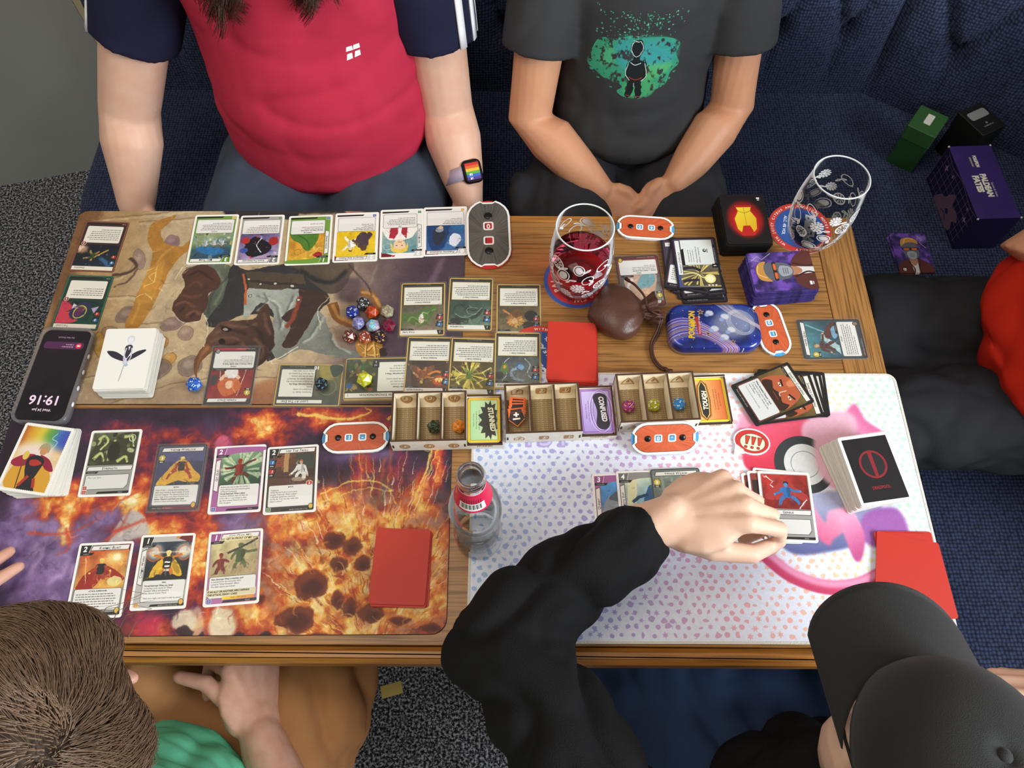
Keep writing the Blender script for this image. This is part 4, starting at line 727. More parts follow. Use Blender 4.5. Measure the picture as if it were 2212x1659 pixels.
# ---- upper row on the beast mat (white sleeves, facing the players on the bench)
a = panel(57.6, 46, '31566e', '8c9a70', 2); a.rect(0, 0, 57.6, 20, '1d3a58', .6, soft=3); blobs(a, 26, ['d8d6b0', '3d6a90', '1f2c2a', 'c0b060', '6f8da0'], 8, 1, 4.4); a.sm([(8, 12), (26, 6), (50, 14), (44, 22), (20, 20)], '2a6fa8', .9, soft=.6)
for x in (14, 26, 38): figure(a, x, 24, .7, 'c9cdd0', '8fa0a8')
RZ = MH + 0.0004
put_card('hero_card', hero_card('Med Team', 3, '6f9a3c', '5c8a30', a, 5, typ='SUPPORT', res=('d9a72b',), head='S.H.I.E.L.D.', seed=5), U([(422.8, 465.2), (517.2, 462.6), (499.3, 570.9), (401.6, 571.6)]), RZ, 'green framed card headed MED TEAM, first in the top row', group='cards in the row along the table edge')
a = panel(57.6, 46, 'b9a6c4', '6a5a86', 3); a.sm([(16, 10), (40, 4), (50, 20), (38, 40), (22, 34), (10, 24)], '17161c'); a.line([(38, 6), (46, 26), (56, 34)], 4, '17161c'); a.line([(24, 12), (32, 24), (26, 38)], 1.4, 'e6e2ee'); a.ell(8, 32, 7, 8, 'a02a26'); a.ell(50, 34, 7, 6, 'b0302a'); a.ell(50, 16, 6, 5, '3c4f9a'); blobs(a, 14, ['8f2f7a', 'd9d0e4', '2e3c84', 'c23a3a'], 4, .8, 3)
put_card('hero_card', hero_card('Across the Spider-Verse', 2, 'a3a29d', '7d7c78', a, 5, typ='EVENT', res=('3f6a36',), seed=6), U([(520.4, 466.5), (615.5, 463.9), (604.4, 572.2), (504.8, 572.6)]), RZ, 'grey framed card headed ACROSS THE, second in the top row', group='cards in the row along the table edge')
a = panel(52, 50, 'd8a93a', 'c98a2c', 5); a.sm([(8, 46), (12, 30), (22, 14), (30, 20), (36, 30), (46, 36), (50, 50), (8, 50)], '4d7a2c'); a.line([(20, 18), (26, 34), (40, 46)], 2, '2f5a20', .8); a.ring(38, 14, 5, 5, .6, '7a5a1c'); rays(a, 14, 14, 18, 12, 'f2d878', .6, 1, 3); a.ell(8, 8, 7, 5, 'b0302a'); a.ring(8, 8, 4, 3, 1, '7a1c1c')
put_card('hero_card', hero_card('Spider-Tingle', 1, '6f9a3c', '5c8a30', a, ['*Interrupt: When you would reveal', 'an encounter card, reveal the', 'top card and choose one instead.', '', 'Discard this upgrade.'], vert=True, typ='UPGRADE', res=('4a5cae',), head='SUPERPOWER', seed=7), U([(624.6, 468.4), (719, 464.8), (712.5, 570.6), (614.8, 573.2)]), RZ, 'green framed card with a green creature on yellow, third in the top row', group='cards in the row along the table edge')
a = panel(57.6, 46, 'e6c52c', 'dfb820', 5, .06); figure(a, 36, 16, 1.15, 'f0eee6', 'f0eee6', 'e9c8a8', '1c1a1a', arms=((-16, 10), (10, -4)), legs=((-12, 20), (8, 18))); a.sm([(12, 40), (10, 22), (18, 14), (28, 20), (28, 34), (20, 44)], '4a3a44'); a.ell(17, 15, 5, 5, '5a4436'); a.line([(24, 22), (34, 30)], 4, '5a4436'); a.sm([(4, 40), (10, 30), (12, 44)], '4a3a44')
put_card('hero_card', hero_card('Pirouette and Punch', 2, 'eceae6', 'd3d1cc', a, ['*Hero Interrupt: When a card is', 'revealed, cancel the "When', 'Revealed" effects.', 'Then, deal damage.'], typ='EVENT', res=('4a5cae',), seed=8, stripe='b3203a'), U([(725.5, 461.9), (817.6, 459.9), (816, 564.1), (718.3, 566.7)]), RZ, 'white framed card with two dancing figures on bright yellow, fourth in the top row', group='cards in the row along the table edge')
a = panel(52, 50, '5c8f96', '9cb0a8', 5, .1); a.sm([(2, 50), (6, 30), (20, 24), (40, 24), (48, 34), (50, 50)], 'eeeae2'); a.poly([(16, 26), (26, 40), (34, 26), (42, 28), (40, 50), (14, 50)], 'a82a3a'); a.ell(26, 14, 9, 11, 'edc8a2'); a.sm([(14, 18), (15, 4), (26, 0), (38, 5), (39, 20), (35, 10), (26, 7), (18, 10)], 'e6c656'); a.line([(21, 14), (24, 14)], 1, '2a2320'); a.line([(29, 14), (32, 14)], 1, '2a2320'); a.line([(23, 20), (29, 20)], .8, '8a3a34'); a.ring(44, 12, 6, 6, .8, 'f0e8d8', .6); a.poly([(24, 34), (28, 34), (29, 46), (23, 46)], 'f0ece4')
put_card('hero_card', hero_card('Ticket to the Multiverse', 2, 'eceae6', 'd3d1cc', a, 5, vert=True, typ='UPGRADE', res=('3f8a3a',), head='ITEM', seed=9, stripe='b3203a'), U([(821.5, 454.4), (915.9, 451.2), (915.3, 556.9), (820.9, 559.6)]), RZ + .0003, 'white framed card with a blond face in close-up, fifth in the top row', group='cards in the row along the table edge')
a = panel(57.6, 46, '4a76a8', '2c4f86', 5, .12); a.sm([(24, 36), (30, 8), (40, 0), (52, 6), (54, 46), (24, 46)], '20406f'); a.sm([(30, 34), (34, 14), (44, 10), (48, 30), (42, 42)], '2f3342'); a.ell(38, 38, 6, 5, '8f98a6'); a.ell(36, 42, 4, 3, 'd9b090'); a.sm([(6, 18), (16, 6), (24, 16), (18, 30), (8, 28)], 'dfe2ee'); a.sm([(0, 36), (10, 30), (20, 46), (0, 46)], '2f6a9a', .7)
put_card('hero_card', hero_card('Parental Guidance', 0, 'eceae6', 'd3d1cc', a, ['*Alter-Ego Action: Choose one', 'card in your discard pile and', 'add it to your hand. (Limit', 'once per round.)'], typ='EVENT', res=('e0a030',), seed=10, stripe='b3203a'), U([(916.9, 449.5), (1008, 446.3), (1008, 551.1), (916.9, 554.3)]), RZ + .0006, 'white framed card with a blue-coated figure, sixth in the top row by the grey counter', group='cards in the row along the table edge')
# ---- dark framed cards at the left edge of the beast mat
a = panel(57, 38, '1b2838', '0f141c', 4); a.poly([(2, 4), (20, 18), (24, 14), (8, 0)], '3d6a96', .8, soft=1); a.line([(14, 30), (24, 22), (34, 16), (46, 14)], 2.6, 'b08a3c', taper=1.4); figure(a, 34, 14, .8, '3d4a2c', '9a803c', 'c9a060', '6a5a2c', arms=((-12, 8), (9, 2)), legs=((-10, 16), (6, 18))); a.ell(52, 30, 9, 7, 'c89a7a', .8, soft=2); a.ell(54, 33, 5, 4, 'e8c8a0', .8, soft=1); blobs(a, 10, ['4a6a86', '2a3a4a', '6f8da0'], 7, .6, 2.6, .6)
put_card('foe_card', odd_card('7d4a3c', '3a2420', a, 'Daredevil', 6, 4), U([(184.4, 479.2), (280.3, 483.4), (243.3, 587.2), (152.8, 582.4)]), RZ, 'dark red framed card with a night rooftop picture, top left corner of table', edge=BLACK_E, w=CW, h=CH)
a = panel(57, 38, '1f4a3c', '122a24', 4); a.sm([(30, 4), (57, 2), (57, 16), (40, 20), (30, 14)], 'c03a4a'); a.sm([(40, 24), (57, 18), (57, 36), (46, 34)], 'b8364a'); a.sm([(14, 30), (22, 12), (34, 8), (42, 18), (34, 32), (22, 36)], '2c2c4c'); a.ring(28, 20, 8, 10, 1.6, 'b8b23c', rot=20); a.sm([(22, 26), (28, 14), (34, 16), (32, 28)], '5d2a4a'); a.poly([(34, 30), (40, 24), (40, 34)], 'd0c6d6'); a.poly([(8, 18), (14, 26), (4, 30)], 'a59ab6')
put_card('foe_card', odd_card('2f5f4a', '1c3a2e', a, 'The Lizard', 4, 5), U([(152.8, 597.5), (243.3, 599.2), (207.4, 711.3), (111, 708)]), RZ, 'dark green framed card with crimson shapes, above the phone', edge=BLACK_E)
# ---- clear-sleeved cards in the middle
a = panel(58, 44, 'a02a22', '7a1c1a', 4, .2); a.line([(10, 44), (18, 4)], .9, 'd8c8b0'); a.line([(46, 44), (40, 8)], .9, 'd8c8b0'); a.line([(18, 30), (26, 36), (36, 36), (44, 28)], 5, 'e9c0a0'); a.sm([(24, 32), (36, 32), (38, 44), (22, 44)], 'e8e2dc'); a.sm([(18, 12), (14, 20), (22, 30), (36, 30), (46, 22), (40, 8), (30, 4)], 'c8642c'); a.ell(30, 21, 5.4, 6.2, 'eec4a4'); a.line([(20, 8), (26, 20), (22, 30)], 2, 'e08a48', .8); a.ell(52, 28, 5, 8, '3a3436')
GW = put_card('hero_card', ident_card('Gwen Stacy', a, '3a3030', '2a2626', '3', ['*Action: Choose to either shuffle Ticket to', 'the Multiverse from your discard pile into', 'your deck or ready George Stacy. (Limit', 'once per round.)', '"You for the win?"'], 'a8242c', head='CIVILIAN', crest='8a8a86', seed=3), U([(461, 749.7), (559.2, 749.7), (539.6, 875.9), (442.9, 873)]), RZ, 'clear-sleeved card with a red-haired figure on red, beside the blue die', edge=CLEAR_E, w=63, h=88, sleeve=True)
foes = [('Vulture', 0, '1', '2', 'Activation Order 6', Z4([(1440, 568), (1722, 565), (1718, 898), (1425, 905)]), 'bearded green-winged figure, left of the upper three foe cards', MH + .0004),
        ('Scorpion', 1, '0', '3', 'Activation Order 5', Z4([(1757, 530), (2042, 535), (2030, 872), (1742, 865)]), 'curling dark green tail, in the middle of the upper foe cards', MH + .0010),
        ('Kraven the Hunter', 2, '1', '2', 'Activation Order 4', [(1074.5, 620.5), (1167.6, 619.7), (1167, 722.4), (1073, 722.4)], 'golden-maned face, right of the upper foe cards on bare wood', .0005),
        ('Hobgoblin', 4, '2', '1', 'Activation Order 3', Z4([(1482, 925), (1770, 930), (1757, 1290), (1455, 1280)]), 'orange flaming pumpkin, left of the lower foe cards', MH + .0012),
        ('Electro', 5, '2', '1', 'Activation Order 2', Z4([(1772, 930), (2060, 945), (2050, 1295), (1755, 1285)]), 'yellow lightning picture, in the middle of the lower foe cards', MH + .0018),
        ('Doctor Octopus', 3, '2', '2', 'Activation Order 1', [(1073, 723.8), (1166.5, 726.7), (1164.7, 832), (1068, 836)], 'grey metal coils, right of the lower foe cards', MH + .0022)]
for ttl, sd, sch, atk, order, q, lb, z in foes:
    put_card('foe_card', foe_card(ttl, villain_pic(sd), '', sch, atk, order, seed=sd + 2), U(q), z, 'clear-sleeved card with ' + lb, edge=CLEAR_E, w=63, h=88, sleeve=True, group='foe cards in clear sleeves')
m = Im(88, 63, 5, 'c9a24a'); m.rect(1.6, 1.6, 84.8, 59.8, '4a4b46'); a = panel(34, 58, '3f4640', '77703c', 6); a.sm([(6, 58), (10, 40), (24, 36), (30, 58)], 'b8a84a', .6, soft=2); a.ring(17, 26, 12, 12, .8, '9aa08c', .5); m.paste(a, 2, 3); m.sm([(1.6, 50), (12, 44), (18, 61), (1.6, 61)], '3a4a40'); m.rect(37, 13, 47, 43, '26241f', r=1); m.rect(37.8, 13.8, 45.4, 41.4, 'e6e5d8', r=1); body_text(m, ['Permanent. Hinder 15.', 'The players are unable', 'to win.', '*Forced Interrupt: When the', 'last threat is removed from this', 'scheme, resolve the "Bombard"', 'ability on the main scheme.', 'Flip this card. (The players can', 'escape on the other side.)'], 39.4, 21.6, 4.0, 3.2); m.rect(23, 3.4, 62, 6.6, '26241f'); m.rect(23.8, 4.2, 60.4, 5, 'e6e5d8'); m.text('Light at the End', 78, 8.2, 4.6, '2a2826', al='r', caps=True, sh=.12, bold=.01); m.rect(56, 10, 28, 2.8, '3a3934'); m.text('10', 36, 60, 7, 'ffffff', bold=.03); m.rect(40, 57.6, 44, 3, '2a2824'); m.text('THE SINISTER SIX (13/15)', 62, 60, 2, 'c9c4b4')
put_card('scheme_card', m, U(Z4([(620, 1100), (1055, 1108), (1025, 1375), (585, 1365)])), RZ, 'clear-sleeved sideways card headed LIGHT AT THE END, under the black die', edge=CLEAR_E, w=88, h=63, sleeve=True)
m2 = Im(88, 63, 5, '6a5a3a'); m2.rect(2, 2, 84, 59, 'b59a52'); m2.greek(8, 6, 70, 3, seed=2)
put_card('scheme_card', m2, U(Z4([(1080, 1072), (1478, 1074), (1455, 1330), (1066, 1352)])), MH + .0003, 'sideways card edge peeping out below the card with the yellow die', edge=CLEAR_E, w=88, h=63)
m = Im(88, 63, 5, 'c9a24a'); m.rect(1.6, 1.6, 84.8, 59.8, '35352f'); a = panel(42, 52, '2a3626', '4a4a2a', 6); blobs(a, 40, ['5d7a34', '2a3a24', '8a7a3c', 'b08a4a', '3a5a6a'], 5, 1.4, 5); figure(a, 26, 30, .8, '7a5a2c', '5d6a2c', cape='3d5a2c'); a.ell(36, 12, 5, 4, '2e5a9a', .8); a.ell(8, 6, 4, 3, 'a0402a', .8); m.paste(a, 45, 9); m.rect(2, 11, 42, 46, '24221e', r=1); m.rect(2.8, 11.8, 40.4, 44.4, 'e6e5d8', r=1); body_text(m, ['*Special: Choose', 'a villain at random,', 'put it into play, and', 'move the active counter', 'to it.', '*Forced Interrupt: When a', 'villain would activate,', 'place 2 threat on the', 'Light at the End.'], 4.4, 19, 4.0, 3.2); m.rect(1.8, 2.6, 84, 7, 'e6e5d8'); m.text('Sinister Synchronization', 66, 8, 4.9, '2a2826', al='r', caps=True, sh=.12, bold=.01); m.poly([(42, 48), (51, 48), (51, 57), (46.5, 60), (42, 57)], '1e1d1b'); m.text('+1', 46.5, 53, 4, 'ffffff', bold=.02); m.text('2', 46.5, 58, 4, 'ffffff', bold=.02); m.poly([(78, 3), (86, 3), (86, 9), (80, 9)], 'e6e5d8'); m.text('2', 82, 7.6, 4, '2a2826')
put_card('scheme_card', m, U(Z4([(1085, 1058), (1480, 1060), (1460, 1316), (1072, 1335)])), MH + .0011, 'clear-sleeved sideways card under the yellow die, left of the lower foe cards', edge=CLEAR_E, w=88, h=63, sleeve=True)
# ---- lower left player's cards on the fire mat
a = panel(58, 45, '5d6048', '2f3024', 3, .5, 7); a.sm([(4, 45), (2, 26), (12, 8), (28, 12), (46, 8), (56, 28), (52, 45)], '3d3f2c'); blobs(a, 26, ['a9b36c', '4d5434', '22231a', '7c8450', 'c8cf94'], 12, 1, 5, .8)
for q in ([(8, 10), (14, 4), (20, 12), (12, 24)], [(40, 6), (50, 6), (54, 20)], [(6, 36), (14, 28), (20, 40)], [(36, 40), (46, 34), (50, 42)]): a.line(q, 5, 'a3ad66', taper=2.4); a.line(q, 1.4, 'd6dba0', .7)
a.sm([(22, 26), (26, 14), (34, 14), (38, 26), (34, 38), (26, 38)], '2b2a20'); a.ring(51, 8, 4, 4.6, 1.0, 'cfd2c0')
put_card('hero_card', resource_card('Strength', a, ('b0382c', 'b0382c')), [(199.2, 931.4), (309.2, 927.2), (280.6, 1070.4), (167.6, 1074.7)], RZ, 'white-sleeved card headed STRENGTH with a dark green picture, on the fire mat')
a = panel(58, 46, '4a4a72', '2c2c4c', 4, .12); a.rect(0, 0, 58, 14, '5a5a86', .6); a.sm([(2, 44), (14, 26), (24, 14), (36, 12), (48, 26), (57, 36), (50, 46), (30, 40), (12, 46)], 'd9a52c'); figure(a, 31, 14, 1.1, '2a2622', 'a03024', 'e2bb5a', 'e9d06a', arms=((-11, 14), (11, 12)), legs=((-15, 22), (13, 22)), trim='d9b04a')
put_card('hero_card', ident_card('Adam Warlock', a, '55526a', '2c2722', '3', ['Poise of Life — During deck-building, your', 'deck must include an equal number of cards', 'from all 4 aspects. You cannot include more', 'than 1 copy of any non-Adam Warlock card.', '*Action: Discard a card from your hand', 'remove a status card from Adam Warlock.'], '6e2230'), [(341.8, 960.7), (452.5, 958.1), (429.7, 1103), (315.1, 1107.2)], RZ, 'clear-sleeved card with a golden seated figure, on the fire mat', edge=CLEAR_E, w=63, h=88, sleeve=True)
a = panel(52, 47, '8fb089', '2c4a36', 4, .15); rays(a, 26, 24, 30, 34, 'dfe9bd', .6, 2.6, 4, 8); figure(a, 24, 16, 1.25, '8e2f22', '5a2a22', '9a2a20', '9a2a20', arms=((-14, 4), (15, -4)), legs=((-6, 20), (10, 14)))
put_card('hero_card', hero_card('Git Gud', 2, 'a8639a', '9a4f8a', a, ['Reduce the cost to play Git Gud by 2', 'if you did not win your previous game', 'of Marvel Champions.', '*Forced Interrupt: When a player', 'would be defeated, they set their hit', 'points dial to 1 and change to alter-', 'ego form instead. Remove this card', 'from the game.'], vert=True, typ='UPGRADE', res=('3f55a8',), txt="'POOL", boxh=28), [(465.5, 965.3), (575.5, 959.1), (561.5, 1106.9), (449.8, 1112.1)], RZ, 'pink framed card with a red masked runner bursting out of green, on the fire mat')
a = panel(57.6, 44, '6a4632', '3c2a22', 4, .12); a.rect(4, 2, 14, 16, '8a4a36'); [a.line([(4, y), (18, y)], .4, '4a2a20') for y in range(4, 18, 3)]; a.rect(18, 0, 6, 26, 'b08a5a'); a.rect(34, 2, 22, 20, '3a4038'); figure(a, 40, 16, 1.1, 'd7d6d0', 'd7d6d0', 'c99a70', '8a4a2c', arms=((-12, 12), (8, 14))); a.rect(0, 34, 58, 10, '5a3a2c'); a.ell(38, 36, 9, 3, '9a8a70'); a.rect(42, 26, 5, 10, 'e0dcd0')
put_card('hero_card', hero_card('+Pip the Troll', 2, '3c3634', '262322', a, ['Toughness.', 'While Pip the Troll is in your hand,', 'he gains "Interrupt: When a player', 'is attacked, spend two resources', 'put Pip the Troll into play under that', 'player\'s control."'], typ='ALLY', res=('3f7a3a',), txt='ADAM WARLOCK (1/15)', crest='d9b24e', badges=(('1', 'THW', '2e76b0'), ('1', 'ATK', 'b3322c')), hp='2', head='MYSTIC', stripe='d08a2c', boxh=28), [(577.8, 965.3), (688.4, 959.1), (683.6, 1107.9), (568, 1113.7)], RZ + .0002, 'white-sleeved card with a man in a white shirt at a bar, beside the orange counter')
a = panel(57.6, 46, 'b0482a', 'd9a04a', 4, .25); a.ell(42, 10, 12, 8, 'f2d27a', .9, soft=3); a.ell(44, 9, 5, 4, 'fbf0c0', soft=1); a.sm([(2, 46), (8, 30), (26, 18), (40, 22), (57, 34), (50, 40), (34, 32), (20, 46)], '9a2a20'); figure(a, 27, 16, 1.15, '23262a', 'a8402c', 'e2bb5a', 'e9d06a', arms=((-11, 10), (10, 8))); a.line([(7, 8), (12, 40)], .9, 'd9c48a'); a.ell(46, 38, 9, 6, 'e6d890', .9)
put_card('hero_card', hero_card('Karmic Blast', 2, '8b8a86', '2a2826', a, 6, typ='EVENT', res=('3f55a8',), head='ATTACK. SUPERPOWER.', stripe='d08a2c', seed=3, crest='d9b24e'), [(169.3, 1174.6), (292.3, 1169.7), (263, 1334), (140, 1338)], RZ, 'white-sleeved card headed KARMIC BLAST, partly behind the brown-haired head')
a = panel(52, 47, '2c3a4a', '1a1c1e', 4, .15); a.ell(9, 12, 9, 9, 'e8d8c4', .9, soft=3); a.ell(44, 12, 9, 9, 'f2e4d0', .9, soft=3); a.ring(8, 14, 8, 9, 1.2, 'd0602c', .8); a.ring(45, 14, 8, 9, 1.2, 'd0602c', .8); a.rect(6, 12, 40, 1.4, 'f2ecd8', .7, soft=.4); figure(a, 26, 18, 1.3, '1c1c1e', 'c8742c', 'e6cf7a', 'e9d88a', cape='e0b02c', arms=((-14, -2), (14, -2))); [a.rect(23, y, 6, 2, 'e9e6dc') for y in (24, 29, 34)]
put_card('hero_card', hero_card('Cosmic Ward', 1, 'b9b7b1', '262322', a, ['*Forced Interrupt: When you reveal', 'a treachery card, cancel its "When', 'Revealed" effects and discard it.', 'Then, discard Cosmic Ward.', '', '"With your might, and match it with my power"'], vert=True, typ='UPGRADE', res=('d9902b',), txt='ADAM WARLOCK (5/15)', crest='d9b24e', head='SPELL', stripe='d08a2c'), [(307.6, 1156.7), (424.1, 1150.8), (400.4, 1314.5), (279, 1321)], RZ, 'white-sleeved card headed COSMIC WARD with a bright flash, on the fire mat')
a = panel(57.6, 46, 'c9bd8a', 'a8946a', 4, .2); figure(a, 36, 14, 1.35, '4a5a34', '55643a', '5d6a3c', '4a5a34', arms=((-8, 8), (14, 2))); a.line([(20, 18), (40, 10), (56, 2)], 2.6, '3a3c34'); a.line([(40, 10), (56, 2)], 1.2, '2a2a26'); figure(a, 13, 24, 1.1, '8a2a22', '6a2420', '8e2c24', '7a201c', arms=((-8, 8), (8, 4))); blobs(a, 12, ['4a4436', 'e8dfb8'], 6, .4, 1.4)
m = hero_card('Get Over Me!', 1, 'b0709f', '9a4f8a', a, ['*Hero Interrupt: When a treachery card', 'is revealed from the encounter deck,', 'cancel its "When Revealed" effects.', 'The villain attacks you instead.'], typ='EVENT', res=('3f55a8',), txt="'POOL", boxh=25)
m.rect(20, 7.2, 34, 5.6, 'e6d9a8'); m.text('GET IN FRONT OF ME!', 37, 11.4, 3.6, '2a2418', sh=.2, bold=.02, sx=.86); m.rect(3.4, 71.6, 58, 7.6, 'd9cfa8'); m.text('IF AN ALLY OR ANOTHER HERO DEFENDS', 4.4, 74.8, 3.0, '1c1a16', al='l', sh=.2, bold=.03, sx=.86); m.text('THIS ATTACK, DRAW 1 CARD.', 4.4, 78.4, 3.0, '1c1a16', al='l', sh=.2, bold=.03, sx=.86); m.rect(22, 79.8, 38, 3.8, ('g', 'ecd83c', 'e08a3c', 22, 80, 60, 80)); m.text('MAX 1 PER DECK', 41, 82.6, 2.4, '7a4a1c', sh=.2)
put_card('hero_card', m, [(452.5, 1150.2), (569, 1141.1), (559.2, 1302.5), (437.8, 1312.9)], RZ, 'pink framed card with a green armoured gunner, lowest right of the hero cards')
# ---- sleeved hero card near the right end of the table
a = panel(58, 44, '4f8f96', '2a4a58', 4, .2); a.poly([(4, 44), (30, 20), (38, 22), (18, 44)], 'c4e0e0', .8); a.line([(52, 2), (40, 30), (50, 44)], 2, '9ad0d4', .7); figure(a, 18, 16, 1.25, '5a2e28', '5a2e28', 'd9a778', 'c9974a', arms=((-8, 12), (16, 6))); a.sm([(28, 30), (40, 26), (57, 40), (50, 44)], '5a2e28'); a.sm([(30, 38), (44, 36), (50, 44), (34, 44)], '7aa8c8')
put_card('hero_card', ident_card('Peter Quill', a, '3a4a52', '4a2a2a', '3', 6, '3a3d42', head='OUTLAW', crest='8a7a6a', txt='HAND SIZE 6 / HIT POINTS 10'), [(1733.4, 776.8), (1716.3, 691.2), (1857.9, 688.9), (1879.8, 775.8)], .0005, 'clear-sleeved sideways card with a teal picture, near the table end', edge=CLEAR_E, w=63, h=88, sleeve=True)
# ---- encounter cards: the fan beside the wooden trays
def face_card(title, seed):
    a = panel(60, 40, '8a6a3c', '5a4a26', 4, .15); a.sm([(8, 40), (10, 12), (24, 0), (44, 0), (54, 14), (54, 40)], 'b25a38'); a.sm([(10, 40), (12, 26), (24, 30), (34, 26), (46, 30), (54, 24), (54, 40)], '3a241a'); a.line([(16, 14), (26, 17)], 2.4, '2a1812'); a.line([(40, 16), (50, 12)], 2.4, '2a1812'); a.ell(22, 19, 3.4, 1.6, 'e9dcc8'); a.ell(45, 18, 3.4, 1.6, 'e9dcc8'); a.ell(22, 19, 1, 1.2, '1c120e'); a.ell(45, 18, 1, 1.2, '1c120e'); a.line([(34, 16), (33, 26), (38, 28)], 1.6, 'e8c8a8', .8); a.sm([(22, 2), (32, 0), (30, 10), (24, 10)], 'd88a62', .8, soft=.6); a.line([(27, 33), (41, 33)], 1.4, '7a3a2c')
    m = Im(CW, CH, 5, '22201f'); m.rect(3, 3, 60, 85, '4a3a24', r=2); m.paste(a, 3, 10); m.rect(4, 3.4, 58, 7.4, '2a2624'); m.rect(4.8, 4.2, 56.4, 5.8, 'e6e2d8'); m.text(title, 33, 9, 4.9, '2a2624', caps=True, sh=.12, bold=.01); m.poly([(3, 11), (22, 11), (19, 14), (3, 14)], '1f1d1c'); m.text('TREACHERY', 11, 13.4, 2.1, 'cccccc'); m.rect(4.4, 50, 57, 33, '7a3a34', r=2); m.rect(5.2, 50.8, 55.4, 31.4, 'd5d6d4', r=2)
    body_text(m, ['*When Revealed: Discard 1 card', 'at random from your hand, take', '1 damage, and place 1 threat on the', 'main scheme.'], 8, 56.5, 3.7, 3.4); m.text('"You can only win when the enemy is dead."', 8, 73, 2.4, '4a4846', al='l', sh=.2, sx=.86); m.rect(3, 84, 60, 4, '1d1b1a'); m.text('STAR-LORD NEMESIS (26/30)', 8, 87, 2.3, 'dddddd', al='l'); return m
fan = [(1580.9, 833.2), (1698.6, 786.8), (1758.2, 868.1), (1634, 917.5)]
fq = [fan[1], fan[2], fan[3], fan[0]]; fc_, fth = quad_pose(fq, MH + .004)
def near(c, dx, dy): return Vector((c.x + dx, c.y + dy, 0))
dk = Im(CW, CH, 4, '22201f'); dk.rect(3, 3, 60, 85, '2c2624'); dk.rect(5, 4, 56, 6, 'd8d2c8'); dk.text('Cunning', 46, 8.6, 4.4, '2a2624', caps=True); dk.rect(5, 12, 56, 36, '5a3a2a'); dk.rect(6, 50, 54, 30, 'cfcfcc'); dk.greek(9, 55, 46, 5, 3.6, seed=8)
for i, (dx, dy, da, lb) in enumerate(((.030, .004, -.52, 'black bordered card lowest in the fan beside the wooden trays'), (.026, .000, -.46, 'black bordered card second lowest in the fan beside the trays'), (.021, -.002, -.36, 'black bordered card third from the bottom of the fan'))):
    put_card('encounter_card', dk, (near(fc_, dx, dy), fth + da * .9), MH + .0004 + i * .0009, lb, edge=BLACK_E, group='encounter cards fanned beside the trays')
put_card('encounter_card', face_card('Spartoi Cunning', 2), (near(fc_, .0150, -.0065), fth - .27), MH + .0032, 'black bordered card second from the top of the fan, its own title half covered', edge=BLACK_E, group='encounter cards fanned beside the trays')
put_card('encounter_card', face_card('Spartoi Cunning', 1), (fc_, fth), MH + .0042, 'topmost card of the fan, showing a whole bearded scowling face', edge=BLACK_E, group='encounter cards fanned beside the trays')
# ---- encounter cards: loose pile beside the leather pouch
Z5 = lambda L: [(1060 + x / 3.4563, 420 + y / 3.4563) for x, y in L]
a = panel(58, 46, '8e8f86', '5a5a56', 4, .2); a.sm([(6, 46), (12, 14), (30, 4), (48, 10), (52, 40), (40, 46)], 'c8a48c'); a.line([(40, 8), (48, 24), (40, 40)], 4, 'e0dcd4'); a.sm([(10, 30), (26, 20), (34, 30), (24, 46), (8, 46)], '6aa0ac', .9); a.ell(24, 16, 6, 7, 'd9b090')
put_card('hero_card', ident_card('Tony Stark', a, '8a2c2c', '6a2222', '3', ['*Futurist — Action: Look at the top', '3 cards of your deck. Add 1 to your', 'hand and discard the others. (Limit', 'once per round.)'], '5a2026', head='GENIUS', crest='d9b82e', txt='HAND SIZE 6 / HIT POINTS 9'), U(Z5([(922, 470), (1250, 450), (1322, 828), (970, 850)])), .0005, 'clear-sleeved dull red card lying half beneath the leather pouch', edge=CLEAR_E, w=63, h=88, sleeve=True)
def purple_back(seed):
    m = Im(CW, CH, 4, '241f26'); m.rect(3, 3, 60, 85, '4a3848', r=2); m.rect(6, 7, 54, 7, 'd8d8d2'); m.greek(10, 9.5, 30, 1, seed=seed, c='333333'); a = panel(54, 34, '4a4a5a', '2a2a36', seed); blobs(a, 14, ['7a6a8a', 'b0a070', '2a2a30', '8a9aa8'], seed, 1, 5); m.paste(a, 6, 14); m.rect(5, 50, 56, 32, 'dfe2de', r=2); m.greek(9, 56, 48, 6, 3.6, seed=seed); m.rect(4, 83, 58, 4, '1b191b'); m.text('IRON MAN NEMESIS (27/30)', 8, 86.2, 2.4, 'dddddd', al='l'); return m
tq = Z5([(1352, 335), (1668, 327), (1733, 692), (1400, 702)]); oq = [tq[3], tq[0], tq[1], tq[2]]   # its own top is on the left, title reading upwards
oc, oth = quad_pose(tq, .006)
for i, (dx, dy, da, lb) in enumerate(((.004, -.021, .03, 'lowest card of the loose pile, jutting out toward the tin'), (-.002, -.014, .02, 'second lowest card of the loose pile beside the tin'), (-.004, -.008, -.10, 'third lowest card of the loose pile beside the tin'), (.001, -.012, .10, 'fourth card up in the loose pile, skewed'), (-.016, -.001, -.02, 'fifth card up in the loose pile, sticking out at the left'))):
    put_card('encounter_card', purple_back(i + 3), (near(oc, dx, dy), oth + da), .0004 + i * .0009, 'dark bordered ' + lb, edge=BLACK_E, group='encounter cards in the loose pile')
put_card('encounter_card', purple_back(11), (near(oc, -.0105, -.004), oth - .24), .0050, 'dark bordered card turned askew just under the top card of the loose pile', edge=BLACK_E, group='encounter cards in the loose pile')
